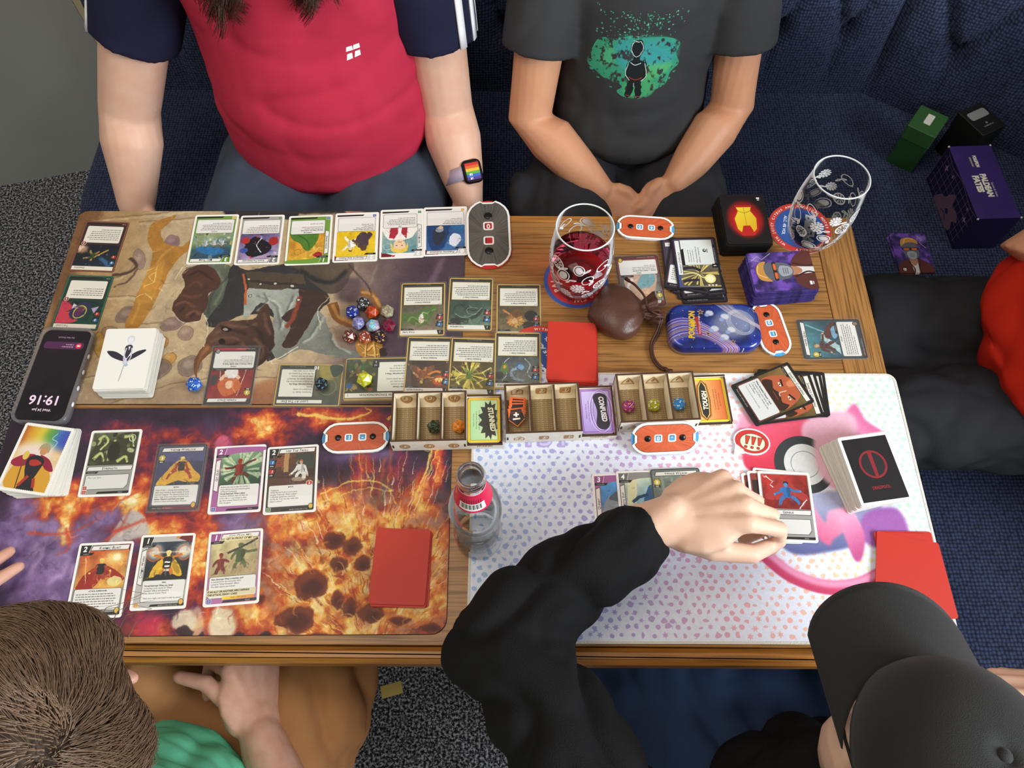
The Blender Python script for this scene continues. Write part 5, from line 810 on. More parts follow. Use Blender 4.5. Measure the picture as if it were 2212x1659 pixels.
m = Im(CW, CH, 5, '241f26'); m.rect(3, 3, 60, 85, '5a3f5c', r=2); m.rect(3, 46, 60, 42, ('g', '3e4a8a', 'c8b04a', 3, 60, 63, 60)); a = panel(56, 40, '7a7258', '4a4438', 6, .3); rays(a, 28, 18, 20, 34, 'f0d870', .8, 1.6, 3); a.ell(42, 28, 8, 8, 'e9dc8a'); a.ell(42, 28, 5.6, 5.6, 'f6efc0'); a.line([(4, 10), (18, 8), (30, 14)], 5, '2a2630'); a.line([(2, 32), (16, 30), (26, 30)], 4, '2a2630'); a.line([(0, 20), (20, 18), (32, 26), (42, 28)], 1.2, 'fbf2b8'); m.paste(a, 7, 46); m.rect(12, 4, 48, 46, '2a272a'); m.rect(12.6, 4.6, 46.8, 44.8, 'dbe0dc'); m.rect(4, 5, 7.6, 62, '2a272a'); m.rect(4.6, 5.6, 6.4, 60.8, 'e4e8e4'); m.text('Imminent Overload', 9.8, 64, 5.0, '2a2830', ang=-90, al='l', caps=True, sh=.1, sx=.9); m.poly([(12, 22), (16, 20), (16, 50), (12, 50)], '201d20')
for i in range(3): m.greek(22 + i * 3.4, 44, 36, 1, seed=i + 2, ang=-90, a=.7)
m.text('When Revealed: Place an', 35, 46, 3.2, '2b2a2c', ang=-90, al='l', sx=.9); m.text('additional 1 threat here.', 39, 46, 3.2, '2b2a2c', ang=-90, al='l', sx=.9); m.ell(47, 24, 2.6, 3, '201d20'); m.ell(47.4, 23.4, 1.3, 1.5, 'dbe0dc'); m.rect(50.4, 21, 1, 7, '201d20'); m.poly([(55, 48), (63, 48), (63, 55), (55, 55)], '1b191b'); m.text('3', 60.6, 51.6, 5, 'ffffff', ang=-90, bold=.03); m.rect(59.6, 14, 3, 34, '1b191b'); m.text('IRON MAN NEMESIS (28/30)', 62, 46, 2.2, 'dddddd', ang=-90, al='l'); [m.poly([(44 + i * 5, 84), (48 + i * 5, 84), (46 + i * 5, 87.4)], 'e8d6d6') for i in range(3)]
put_card('encounter_card', m, tq, .0062, 'topmost card of the loose pile, headed IMMINENT OVERLOAD with a glowing orb', edge=BLACK_E, group='encounter cards in the loose pile')
# ---- right-hand player's cards on the pastel mat
a = panel(52, 47, '5aa0d8', '3f7ab8', 4, .15); a.sm([(0, 40), (10, 20), (30, 16), (52, 28), (52, 47), (0, 47)], '8a9298'); a.sm([(10, 24), (20, 14), (34, 18), (30, 28)], '55606a'); a.poly([(4, 40), (24, 34), (40, 47), (4, 47)], '4a545c')
Z6 = lambda L: [(1260 + x / 2.6333, 780 + y / 2.6333) for x, y in L]
put_card('hero_card', hero_card('Quinjet', 3, 'a8639a', '9a4f8a', a, 6, vert=True, typ='UPGRADE', res=('3f55a8',)), Z6([(70, 648), (322, 640), (352, 1030), (98, 1042)]), RZ, 'white-sleeved card at left of the row beneath the reaching hand', group='cards under the reaching hand')
a = panel(52, 47, 'd8dab8', '5a9ac0', 4, .15); a.poly([(4, 0), (16, 0), (12, 40), (0, 47)], 'e8dfa8', .8); a.sm([(20, 47), (24, 24), (32, 10), (42, 14), (44, 30), (36, 47)], '2f5a84'); a.line([(28, 22), (16, 26), (8, 32)], 4, '24405e')
put_card('hero_card', hero_card('Remote Suit', 4, '8e8d8a', '6d6c6a', a, 6, vert=True, typ='UPGRADE', res=('3f55a8',)), Z6([(208, 632), (462, 622), (494, 1012), (240, 1026)]), RZ + .0008, 'white-sleeved card second from the left in the row beneath the reaching hand', group='cards under the reaching hand')
a = panel(58, 44, '7d8a7a', '4a5650', 4, .2); [a.rect(x, 0, 3, 44, '9aa896', .6) for x in (10, 22, 34, 46)]; figure(a, 30, 16, 1.1, '4a4a4a', '3a3a3a')
put_card('hero_card', ident_card('Wade Wilson', a, '6d7870', '3a3a38', '8', 6, '3a2626', head='OUTLAW', bcol='e0c83a'), Z6([(402, 622), (648, 604), (690, 986), (440, 1004)]), RZ + .0016, 'clear-sleeved card third from the left, mostly beneath the reaching hand', edge=CLEAR_E, w=63, h=88, sleeve=True, group='cards under the reaching hand')
gq = Z6([(988, 624), (1287, 636), (1343, 1037), (1022, 1028)]); gc, gth = quad_pose(gq, MH + .003)
wb = Im(CW, CH, 4, 'f1efe8'); wb.rect(3, 3, 60, 85, '8a4038', r=2); wb.rect(5, 12, 56, 40, '3a2a2a'); wb.rect(6, 56, 54, 26, 'e0ded8'); wb.greek(9, 60, 46, 5, 3.4)
for i, (dx, dy, da, lb) in enumerate(((-.019, -.001, .03, 'lowest'), (-.0075, .0035, -.06, 'middle'), (-.012, .001, .02, 'upper'))):
    put_card('hero_card', wb, (near(gc, dx, dy), gth + da), RZ + .0003 + i * .0008, 'white-sleeved card, %s of three showing only edges behind the red and blue card' % lb, group='cards behind the red and blue card')
a = panel(58, 45, 'b0342c', '7a2420', 4, .25); a.line([(6, 2), (14, 10), (10, 14), (24, 26)], 1, 'f0ece8', smooth=False); a.sm([(2, 30), (18, 14), (30, 8), (44, 16), (57, 30), (50, 34), (36, 26), (18, 34)], 'a83a36'); figure(a, 30, 16, 1.25, '2f6aa8', '3574b0', '4a8ac0', '2a2628', arms=((-12, 8), (14, 4)), legs=((-8, 20), (12, 18))); a.line([(40, 14), (52, 20)], 3, '8a2a2a'); a.line([(44, 44), (54, 32)], 1, 'd8ecf4', smooth=False)
put_card('hero_card', resource_card('Genius', a, ('3f6ab0',)), (gc, gth), RZ + .0030, 'white-sleeved card headed GENIUS with a red and blue picture, at the fingertips')
# ---------------------------------------------------------------- decks: every card in a stack is a card
def deck(quad, n, hgt, top, bottom_mesh_edge, label_top, label_rest, group, jit=.0012, skew=None, name='sleeved_card', seed=0, base=MH, lean=(0, 0), w=CW, h=CH, spin=0.0, rough=0.4):
    th = hgt / n; c, a0 = quad_pose(quad, base + hgt); g = random.Random(seed); t = th * 0.93
    plain = card_mesh(name, top if not isinstance(top, Im) else None or bottom_mesh_edge, bottom_mesh_edge, w, h, t)
    proto = None
    for i in range(n):
        f = 1 - i / max(1, n - 1); istop = i == n - 1
        if istop: o = bpy.data.objects.new(name, card_mesh(name, top, bottom_mesh_edge, w, h, t, rough=rough)); COL.objects.link(o); tag(o, label_top, 'card', None)
        elif proto is None: o = proto = bpy.data.objects.new(name, plain); COL.objects.link(o); tag(o, label_rest, 'card', group)
        else: o = proto.copy(); COL.objects.link(o)
        j = 0 if istop else jit
        o.location = (c.x + lean[0] * f + g.uniform(-j, j), c.y + lean[1] * f + g.uniform(-j, j), T + base + 0.0003 + th * i); o.rotation_euler = (0, 0, a0 + spin * f + (0 if istop else g.uniform(-1, 1) * j * 8))
    return c, a0
# white deck with a small pale acrobat
m = Im(CW, CH, 6, 'f0efe9'); m.line([(33.5, 56), (31, 80)], .5, '44424c'); m.line([(33, 78), (33.6, 60), (33, 50)], .01, '44424c'); m.sm([(33, 56), (30, 50), (32, 40), (31, 30), (33, 24), (38, 24), (39, 32), (37, 42), (37, 52)], 'd8d6e2'); m.sm([(30, 30), (33, 26), (38, 26), (40, 31), (36, 44), (33, 44)], '33303c'); m.poly([(34.2, 28), (37, 28), (35.6, 34)], 'e8e6ee'); m.sm([(31, 50), (16, 44), (8, 36), (10, 34), (20, 36), (31, 44)], '2d2b3a'); m.sm([(37, 50), (50, 42), (58, 35), (56, 33), (46, 36), (37, 44)], '2d2b3a'); m.line([(32, 30), (31, 44), (33, 54)], 1.6, 'c9c6d6'); m.line([(39, 30), (40, 44), (36, 54)], 1.6, 'c9c6d6'); m.ell(36, 56, 2.6, 2.2, 'a9c4dc'); m.ell(35.5, 17, 5, 6, 'd9d7e0'); m.ell(35.5, 18, 3.4, 4.4, 'eceaf0')
deck([(234, 711.3), (333.5, 710.5), (312.5, 838.6), (200.4, 839.4)], 38, .024, m, WHITE_E, 'top white-sleeved card showing a small crouching acrobat, beside the phone', 'plain white-edged card in the white deck beside the phone', 'white deck beside the phone', jit=.0016, seed=1, lean=(.003, -.002), w=68, h=92)
# black deck with a gold emblem on a red glow
m = Im(CW, CH, 6, '171314'); m.ell(33, 46, 27, 35, ('r', 'e8201c', '1a1213', 33, 46, 60, 46), soft=3); m.poly([(20, 20), (46, 20), (44, 28), (52, 44), (50, 66), (42, 76), (24, 76), (16, 66), (14, 44), (22, 28)], 'b8231c', soft=.4); m.poly([(22, 24), (44, 24), (42, 31), (49, 45), (47, 64), (42, 70), (38, 58), (28, 58), (24, 70), (19, 64), (17, 45), (24, 31)], ('g', 'f6dc3c', 'd9a81e', 22, 24, 40, 70)); m.poly([(30, 58), (36, 58), (40, 76), (26, 76)], 'b8231c'); m.line([(24, 31), (33, 35), (42, 31)], .8, '8a6a14', smooth=False); m.line([(33, 24), (33, 58)], .7, 'a8841c'); m.rect(55, 6, 4.6, 3, 'f0f0f0'); m.rect(55.6, 10, 3.6, 1.6, 'd0d0d0')
deck([(1553, 423), (1650.6, 420), (1669, 523), (1569, 529)], 42, .028, m, BLACK_E, 'top black card with a gold shield-shaped emblem on a red glow', 'black-edged card in the black deck at the table edge', 'black deck at the far table edge', jit=.0016, seed=2, base=0.0, lean=(-.004, -.001))
# purple deck lying sideways, and three of the same cards on the bench
def mask_art():
    m = Im(CW, CH, 6, '3a2a66'); m.tint(.5, 14, 3); m.tint(.7, 20, 8, '8a5ad0', .45, .7); m.tint(.6, 8, 12, '191430', .5, .75); m.line([(52, 4), (60, 14), (54, 20), (64, 34)], .8, 'e0d0f4', .8, smooth=False); m.line([(56, 2), (50, 16)], .6, 'd0b8f0', .7); m.ell(57, 12, 8, 8, 'b493e0', .6, soft=4)
    m.sm([(2, 91), (6, 68), (22, 60), (44, 60), (60, 70), (64, 91)], '5a2c26'); m.poly([(26, 62), (40, 62), (38, 91), (28, 91)], 'd5d2d0'); m.sm([(26, 58), (40, 58), (38, 70), (33, 74), (28, 70)], 'b07a5a'); m.line([(22, 62), (30, 80), (28, 91)], 2.4, '3a1a18'); m.line([(46, 62), (40, 80), (42, 91)], 2.4, '3a1a18'); m.sm([(18, 34), (20, 22), (33, 16), (46, 22), (48, 36), (46, 52), (38, 60), (28, 60), (20, 52)], '5d6068'); m.sm([(16, 28), (20, 12), (36, 8), (48, 14), (50, 24), (42, 20), (30, 20), (22, 24)], 'c08a44'); m.line([(22, 22), (30, 10), (44, 12)], 1.6, 'e8c070', .8)
    m.rect(17, 32, 32, 6, '26242a', r=2); m.rect(20, 33.4, 11, 4.2, 'e0642c', r=1.6, soft=.3); m.rect(35, 33.4, 11, 4.2, 'e0642c', r=1.6, soft=.3); m.sm([(24, 44), (33, 40), (42, 44), (40, 56), (33, 60), (26, 56)], '9a9ea6'); [m.line([(28, y), (38, y)], .8, '3a3c42') for y in (47, 50, 53)]; m.rect(8, 80, 6, 3.4, 'f0eeee'); m.rect(8.6, 84.4, 4.8, 1.6, 'd0c8c8'); return m
ma = mask_art(); PUR_E = mat('purple_sleeve_edge', '4b3f8a', 0.35, noise=(90, 0.2, '1d1838'))
q = [(1601, 549), (1755, 540), (1781, 627), (1624, 628)]
deck([q[3], q[0], q[1], q[2]], 44, .031, ma, PUR_E, 'top purple card with a goggled mask, sideways on the deck', 'purple-edged card in the purple deck at the table end', 'purple deck at the table end', jit=.0022, seed=3, base=0.0, lean=(-.002, -.004), spin=.05)
B3 = SEAT - T
bm = card_mesh('bench_card', ma, BLACK_E, CW, CH, .0007); bq = [(1921.7, 507.7), (1994, 505.4), (2019.8, 587.5), (1942.6, 590.1)]; bc, bth = quad_pose(bq, B3 + .004)
for i, (dx, dy, da, lb) in enumerate(((-.003, -.002, .06, 'lowest of three purple cards on the bench seat, its edge peeping out'), (.003, .003, -.03, 'middle of three purple cards on the bench seat'), (0, 0, 0, 'top one of three purple cards on the bench seat, picture in full view'))):
    o = bpy.data.objects.new('sleeved_card', bm); COL.objects.link(o); o.location = (bc.x + dx, bc.y + dy, SEAT + .0012 + i * .0010); o.rotation_euler = (0, 0, bth + da); tag(o, lb, 'card', 'purple cards on the bench')
# red-backed stacks
RB = RED_E
for (q, n, hg, lt, lr, gp, kw) in (([(1183, 694.3), (1286.3, 698.4), (1291.5, 823.6), (1178.6, 817.9)], 18, .013, 'top red-backed card of the stack near the leather pouch', 'red-backed card in the stack near the leather pouch', 'red stack near the leather pouch', dict(base=0.0018, lean=(.003, -.003), jit=.001)),
        ([(815.9, 1143.9), (932.7, 1143.9), (917.6, 1306), (792.9, 1303.3)], 9, .0062, 'top red-backed card of the stack on the fire mat', 'red-backed card in the stack on the fire mat', 'red stack on the fire mat', dict(lean=(.002, -.003), jit=.0014, spin=.02))):
    deck(q, n, hg, RB, RED_E, lt, lr, gp, name='red_card', seed=5, **kw)
rq, rth = quad_pose([(1877, 1154), (2007, 1153), (2050, 1310), (1882, 1312)], MH + .003); rmesh = card_mesh('red_card', RB, RED_E, CW, CH, .0007)
for i, (dx, dy, da, lb) in enumerate(((.018, -.012, .05, 'lowest red-backed card in front of the black cap, shifted to one side'), (.010, .002, .02, 'second red-backed card up in front of the black cap'), (.004, .000, .0, 'third red-backed card up in front of the black cap'), (-.002, -.004, -.20, 'top red-backed card in front of the black cap, turned askew'))):
    o = bpy.data.objects.new('red_card', rmesh); COL.objects.link(o); o.location = (rq.x + dx, rq.y + dy, T + MH + .0004 + i * .0011); o.rotation_euler = (0, 0, rth + da); tag(o, lb, 'card', 'red cards in front of the cap')
# white-bordered black deck with a red ring emblem
m = Im(CW, CH, 6, 'f2f1ec'); m.rect(4, 4, 58, 83, '1e1c1d'); m.ell(33, 40, 17.4, 18.6, '8e2630'); m.ell(33, 40, 14.6, 15.8, '2a2829'); m.tint(.05, 4, 2); m.poly([(30.4, 22.5), (35.6, 22.5), (35, 58), (31, 58)], '8e2630'); m.text('DEADPOOL', 33, 72, 5.4, '8e2630', bold=.045, sx=.8)
deck([(1808.2, 949), (1916.8, 935), (1972.5, 1076.3), (1861.1, 1092.2)], 40, .030, m, WHITE_E, 'top white-bordered black card with a ringed red bar emblem', 'white-edged card in the leaning deck with the ring emblem', 'leaning deck with the ring emblem', jit=.0012, seed=6, lean=(-.010, .003), spin=.10)
# fanned deck at far left with a caped figure against a rainbow sky
m = Im(CW, CH, 6, 'f4f2ea'); a = panel(60, 85, 'd9a23c', 'e8dcd0', 4, .15, k=6)
for x, cc in ((2, 'a8501c'), (14, 'd9a02c'), (26, 'd9c63c'), (38, '4f9a3c'), (50, '2f7ac0'), (58, '3a4ab0')): a.ell(x, 12, 10, 16, cc, .85, soft=4)
a.ell(26, 34, 24, 14, 'ecdcd8', .9, soft=6); a.line([(44, 6), (40, 14), (48, 18), (44, 30)], .8, 'd8f0d0', .8); a.sm([(8, 85), (4, 60), (18, 44), (28, 40), (42, 42), (56, 60), (60, 85)], 'd49c34'); a.sm([(0, 50), (12, 40), (28, 38), (22, 52), (8, 56)], '9a2440'); a.sm([(34, 38), (48, 42), (58, 56), (46, 54)], '8e2038'); a.sm([(20, 44), (30, 38), (42, 44), (40, 60), (38, 72), (44, 85), (22, 85), (26, 70), (22, 58)], '26242a'); a.sm([(24, 46), (32, 44), (40, 48), (34, 52), (26, 52)], 'b0342a'); a.line([(14, 36), (17, 62), (20, 84)], 1.6, '6a4426'); a.ell(16, 40, 4, 6, 'd9c05a'); a.ell(36, 31, 5, 6.4, 'c98f5c'); a.sm([(29, 32), (30, 24), (37, 21), (43, 26), (42, 34), (38, 27), (32, 28)], 'a89a7c'); a.line([(22, 80), (30, 66)], 4, 'b0342a'); a.line([(42, 80), (38, 68)], 4, 'b0342a'); m.paste(a, 3, 3)
for i in range(34):
    t = i / 33 * 85 + 3; m.ell(2.6, t, 1.3, 1.3, 'f4f2ea'); m.ell(63.4, t, 1.3, 1.3, 'f4f2ea')
for i in range(25): t = i / 24 * 60 + 3; m.ell(t, 2.6, 1.3, 1.3, 'f4f2ea'); m.ell(t, 88.4, 1.3, 1.3, 'f4f2ea')
deck([(58.6, 912.6), (159.5, 927.2), (94.4, 1072), (-4, 1056)], 26, .016, m, WHITE_E, 'top card of the fanned deck, a caped figure before a rainbow sky', 'white-backed card in the fanned deck at the left table corner', 'fanned deck at the left table corner', jit=.0008, seed=7, lean=(.009, .0), spin=.20)
# ---------------------------------------------------------------- dice
at_ = Im(100, 80, 5, '000000')
for i in range(20): at_.text(str([20, 8, 14, 2, 17, 10, 7, 16, 3, 19, 12, 15, 5, 13, 18, 4, 11, 9, 1, 6][i]), 10 + 20 * (i % 5), 12.6 + 20 * (i // 5), 7.6, 'ffffff', bold=.025)
ATLAS = at_.image('dice_numbers')
def die_mesh():
    g = (1 + 5 ** .5) / 2; V = [Vector(p).normalized() for p in ((-1, g, 0), (1, g, 0), (-1, -g, 0), (1, -g, 0), (0, -1, g), (0, 1, g), (0, -1, -g), (0, 1, -g), (g, 0, -1), (g, 0, 1), (-g, 0, -1), (-g, 0, 1))]
    F = [(0, 11, 5), (0, 5, 1), (0, 1, 7), (0, 7, 10), (0, 10, 11), (1, 5, 9), (5, 11, 4), (11, 10, 2), (10, 7, 6), (7, 1, 8), (3, 9, 4), (3, 4, 2), (3, 2, 6), (3, 6, 8), (3, 8, 9), (4, 9, 5), (2, 4, 11), (6, 2, 10), (8, 6, 7), (9, 8, 1)]
    n = (V[3] + V[9] + V[4]).normalized(); q = n.rotation_difference(Vector((0, 0, -1))); V = [q @ p for p in V]; B = MB(); ri = 0.7947
    B.v = [tuple(p + Vector((0, 0, ri))) for p in V]; B.f = list(F); B.m = [0] * 20; B.sm = [False] * 20
    for i, f in enumerate(F):
        cx, cy = (10 + 20 * (i % 5)) / 100, 1 - (10 + 20 * (i // 5)) / 80; B.uv[i] = [(cx + .098 * math.cos(a), cy + .1225 * math.sin(a)) for a in (PI / 2, PI / 2 + 2 * PI / 3, PI / 2 + 4 * PI / 3)]
    return B
def die_mat(name, c0, c1, ink, trans=0.0, scale=90):
    m = mat(name, c0, 0.16, noise=(scale, .16, c1), coat=.5, trans=trans, ior=1.4); nt = m.node_tree; b = nt.nodes['Principled BSDF']; src = b.inputs['Base Color'].links[0].from_socket
    t = nt.nodes.new('ShaderNodeTexImage'); t.image = ATLAS; mx = nt.nodes.new('ShaderNodeMix'); mx.data_type = 'RGBA'; nt.links.new(t.outputs['Color'], mx.inputs['Factor']); nt.links.new(src, mx.inputs[6]); mx.inputs[7].default_value = lin(ink); nt.links.new(mx.outputs[2], b.inputs['Base Color'])
    if trans: v = nt.nodes.new('ShaderNodeMath'); v.operation = 'MULTIPLY_ADD'; v.inputs[1].default_value = -trans; v.inputs[2].default_value = trans; nt.links.new(t.outputs['Color'], v.inputs[0]); nt.links.new(v.outputs[0], b.inputs['Transmission Weight'])
    return m
def die(u, v, h, c0, c1, ink, label, r=.0106, spin=0, group=None, trans=0.0, base=None):
    B = die_mesh(); B.v = [(x * r, y * r, z * r) for x, y, z in B.v]; p = P(u, v, h + r * .8)
    o = B.obj('twenty_sided_die', die_mat('die_%s_%s' % (c0, ink), c0, c1, ink, trans), loc=(p.x, p.y, T + h), rot=(0, 0, spin)); md = o.modifiers.new('soft', 'BEVEL'); md.width = .0005; md.segments = 2; md.limit_method = 'NONE'
    return tag(o, label, 'die', group)
G1 = 'dice heaped in a cluster on the beast mat'
for i, ((x, y), c0, c1, ink, lb, tr_) in enumerate((((1180, 695), '1c1c1e', '2f2f33', 'f4f4f0', 'black die with white numbers, topmost of the dice cluster', 0), ((1107, 748), '2a3fae', '16236e', 'f0f2f8', 'dark blue die at the upper left of the dice cluster', 0), ((1240, 750), 'e0601a', 'b63c10', '2a160c', 'orange die with black numbers, high in the dice cluster', .15), ((1340, 745), 'cfc9b4', 'a79f8a', 'e0c878', 'clear glittery die at the upper right of the dice cluster', .45), ((1150, 822), 'a9a9d2', '8684b4', '3d4292', 'lavender die with violet numbers at the left of the dice cluster', .1), ((1246, 842), 'd96ab0', '5cb8c8', 'f0e08a', 'pink, yellow and blue striped die in the middle of the dice cluster', 0), ((1350, 838), '9e2448', '6a1430', '2a0e16', 'raspberry die at the right of the dice cluster', .1), ((1090, 912), '8e2e26', '5d2a1c', 'f2ece4', 'brick red die with white numbers, lower left of the dice cluster', .1), ((1190, 917), 'c4562a', '7a2c18', 'f4efe6', 'rust orange die with white numbers, bottom of the dice cluster', .1), ((1293, 917), '3a1a30', '241020', 'd9b45a', 'dark plum die with gold numbers, lower right of the dice cluster', 0))):
    u, v = Z4([(x, y)])[0]; die(u, v, MH + .0003, c0, c1, ink, lb, spin=i * 1.3, group=G1, trans=tr_)
die(418.5, 830.5, MH + .0003, '1f6fd6', '1550a8', 'f2f6fa', 'bright blue die with white numbers, by the red-haired card', r=.0112, spin=.4)
die(*Z4([(898, 1228)])[0], MH + .0016, '17181b', '26282c', '5fa6c4', 'black die with blue numbers on the LIGHT AT THE END card', spin=1.9)
die(*Z4([(1190, 1195)])[0], MH + .0024, 'dfe021', 'c2c414', 'f4f2c8', 'neon yellow die on the sideways card', r=.0116, spin=.9, trans=.15)
# ---------------------------------------------------------------- health counters
def dial(q, L, W, c0, c1, wheel, digits, label, name='health_counter', h=0.0, M=None, edgec='e9e6e0', seed=1, dangs=(0, 0)):
    a, b = P(*q[0], h + .005), P(*q[1], h + .005); c = (a + b) / 2; th = math.atan2(b.y - a.y, b.x - a.x); R = W / 2
    def outline(cut, g=0.0):
        pts = []
        for s in (1, -1):
            A = [-90, -72, -54, -36, -22, -14, 14, 22, 36, 54, 72, 90]
            for t in A:
                k = math.radians(t); x, y = (L / 2 - R) + (R - g) * math.cos(k), (R - g) * math.sin(k) * 1.0
                if abs(t) < 20: x -= cut
                pts.append((s * x, s * y))
        return pts
    m = Im(L * 1000, W * 1000, 6, 'f3f1ec'); P0 = [(x * 1000 + L * 500, W * 500 - y * 1000) for x, y in outline(.0042, .0032)]; m.poly(P0, '26201e'); P1 = [(x * 1000 + L * 500, W * 500 - y * 1000) for x, y in outline(.0044, .0038)]; base = m.a.copy(); k = Im(L * 1000, W * 1000, 6, c0); k.rect(0, 0, L * 1000, W * 1000, ('r', c0, c1, L * 500, W * 500, L * 1000, W * 500)); rays(k, L * 500, W * 500, 150, L * 560, c1, .5, .7, seed, L * 90); rays(k, L * 500, W * 500, 60, L * 560, '2a2422' if wheel == 'red' else 'a03a1c', .45, .45, seed + 1, L * 150)
    msk = Im(L * 1000, W * 1000, 6, '000000'); msk.poly(P1, 'ffffff'); m.a = base + msk.a * (k.a - base); wc = '4c9bd0' if wheel == 'blue' else 'c02a2c'; ww = W * 1000 * .24
    for s, t, da in ((-1, digits[0], dangs[0]), (1, digits[1], dangs[1])):
        x, y = L * 500 + s * ww * .86, W * 500; m.rect(x - ww / 2, y - ww / 2, ww, ww, 'f6f4ef', r=ww * .22); m.rect(x - ww * .34, y - ww * .34, ww * .68, ww * .68, '2a4a66' if wheel == 'blue' else '6a1414', r=ww * .12); m.rect(x - ww * .34, y - ww * .24, ww * .68, ww * .58, wc, r=ww * .12)
        if t: dq = math.radians(da); m.text(t, x - math.sin(dq) * ww * .2, y + math.cos(dq) * ww * .24, ww * .72, 'f6f4ef', ang=da, bold=.03)
    r = thing(name, label, 'counter', (c.x, c.y, T + h), th)
    E = mat('board_edge_' + edgec, edgec, .7); WM = mat('wheel_' + wheel, wc, .45)
    B = MB(); B.prism(outline(.004, .0006), 0.0003, .0018); B.obj('back_board', E, r)
    for s in (-1, 1): B = MB(); B.lathe([(0.0005, .0019), (R * .985, .0019), (R * .985, .0030), (0.0005, .0030)], 36, (s * (L / 2 - R), 0, 0), smooth=False); B.obj('number_wheel', WM, r)
    B = MB(); f = B.prism(outline(.0042), .0031, .0050, 0, 1); B.planar(f, -L / 2, -W / 2, L, W); B.obj('face_board', [printed(name + '_face', m, .4), E], r)
    for s in (-1, 1): B = MB(); B.lathe([(.0043 * W / .044, .0050), (.0040 * W / .044, .0060), (.0026 * W / .044, .0066), (.0004, .0068)], 20, (s * L * .255, 0, 0)); B.obj('rivet', mat('black_rivet', '141414', .3), r)
    if M is not None: r.matrix_world = M(r.matrix_world)
    return r
dial([(1361.8, 488.9), (1427.5, 493.2)], .088, .043, 'c65a33', 'd9673c', 'blue', ('0', '6'), 'orange counter showing two blue windows, between the red drink and the black deck', seed=1, dangs=(180, 180))
dial([(1655.5, 679.3), (1676.4, 739.5)], .088, .043, 'c65a33', 'd9673c', 'blue', ('0', '1'), 'orange counter reading 0 and 1, tucked against the blue tin', seed=2, dangs=(-90, -90))
dial([(729.3, 946), (806.7, 942.9)], .088, .043, 'b8502c', 'c8603a', 'blue', ('1', '-'), 'orange counter lying on the fire mat beside the first wooden tray', h=MH + .0001, seed=3)
dial([(1056.6, 543.5), (1054.2, 464.8)], .127, .0655, '6b675f', '4a4742', 'red', ('', '0'), 'large grey counter with red wheels, at the far table edge', name='villain_counter', h=.0012, seed=4, edgec='cf4a40', dangs=(-90, -90))
# ---------------------------------------------------------------- wooden token trays
PLY = mat('birch_plywood', 'f2e8d2', .6, noise=(40, .25, 'e6d8bc')); BURN = mat('burnt_ply_edge', '4a2f1c', .7)
def icon(m, x, y, r, n, shape, op=.85, fl=1.0):
    c = 'a9763f'
    if shape == 'round': m.ell(x, y, r, r * fl, c, op); m.ring(x, y, r * .6, r * .6 * fl, r * .12, 'e6d6b4', .9, a0=-60, a1=60); m.ring(x, y, r * .6, r * .6 * fl, r * .12, 'e6d6b4', .9, a0=120, a1=240)
    elif shape == 'square': m.rect(x - r * .9, y - r * .8 * fl, r * 1.8, r * 1.6 * fl, c, op, r=r * .25 * fl); m.ring(x, y, r * .6, r * .6 * fl, r * .14, 'e6d6b4', .9, a0=-60, a1=120)
    elif shape == 'shield': q = [(x - r, y + r * .8 * fl), (x + r * .9, y + r * .8 * fl), (x + r, y - r * .1 * fl), (x + r * .1, y - r * fl), (x - r, y - r * .2 * fl)]; m.poly(q, c, op); m.poly([(x + (a - x) * .78, y + (b_ - y) * .78) for a, b_ in q], 'e2d4b6')
    else: q = [(x - r * 1.15, y + r * .8 * fl), (x + r * 1.15, y + r * .8 * fl), (x + r * .12, y - r * fl), (x - r * .12, y - r * fl)]; m.poly(q, c, op); m.poly([(x + (a - x) * .72, y + r * .1 * fl + (b_ - y) * .7) for a, b_ in q], 'e2d4b6')
    m.text(n, x, y + r * .38 * fl, r * 1.1, 'f0e4c8' if shape in ('round', 'square') else 'a06c38', sh=.15, bold=.05)
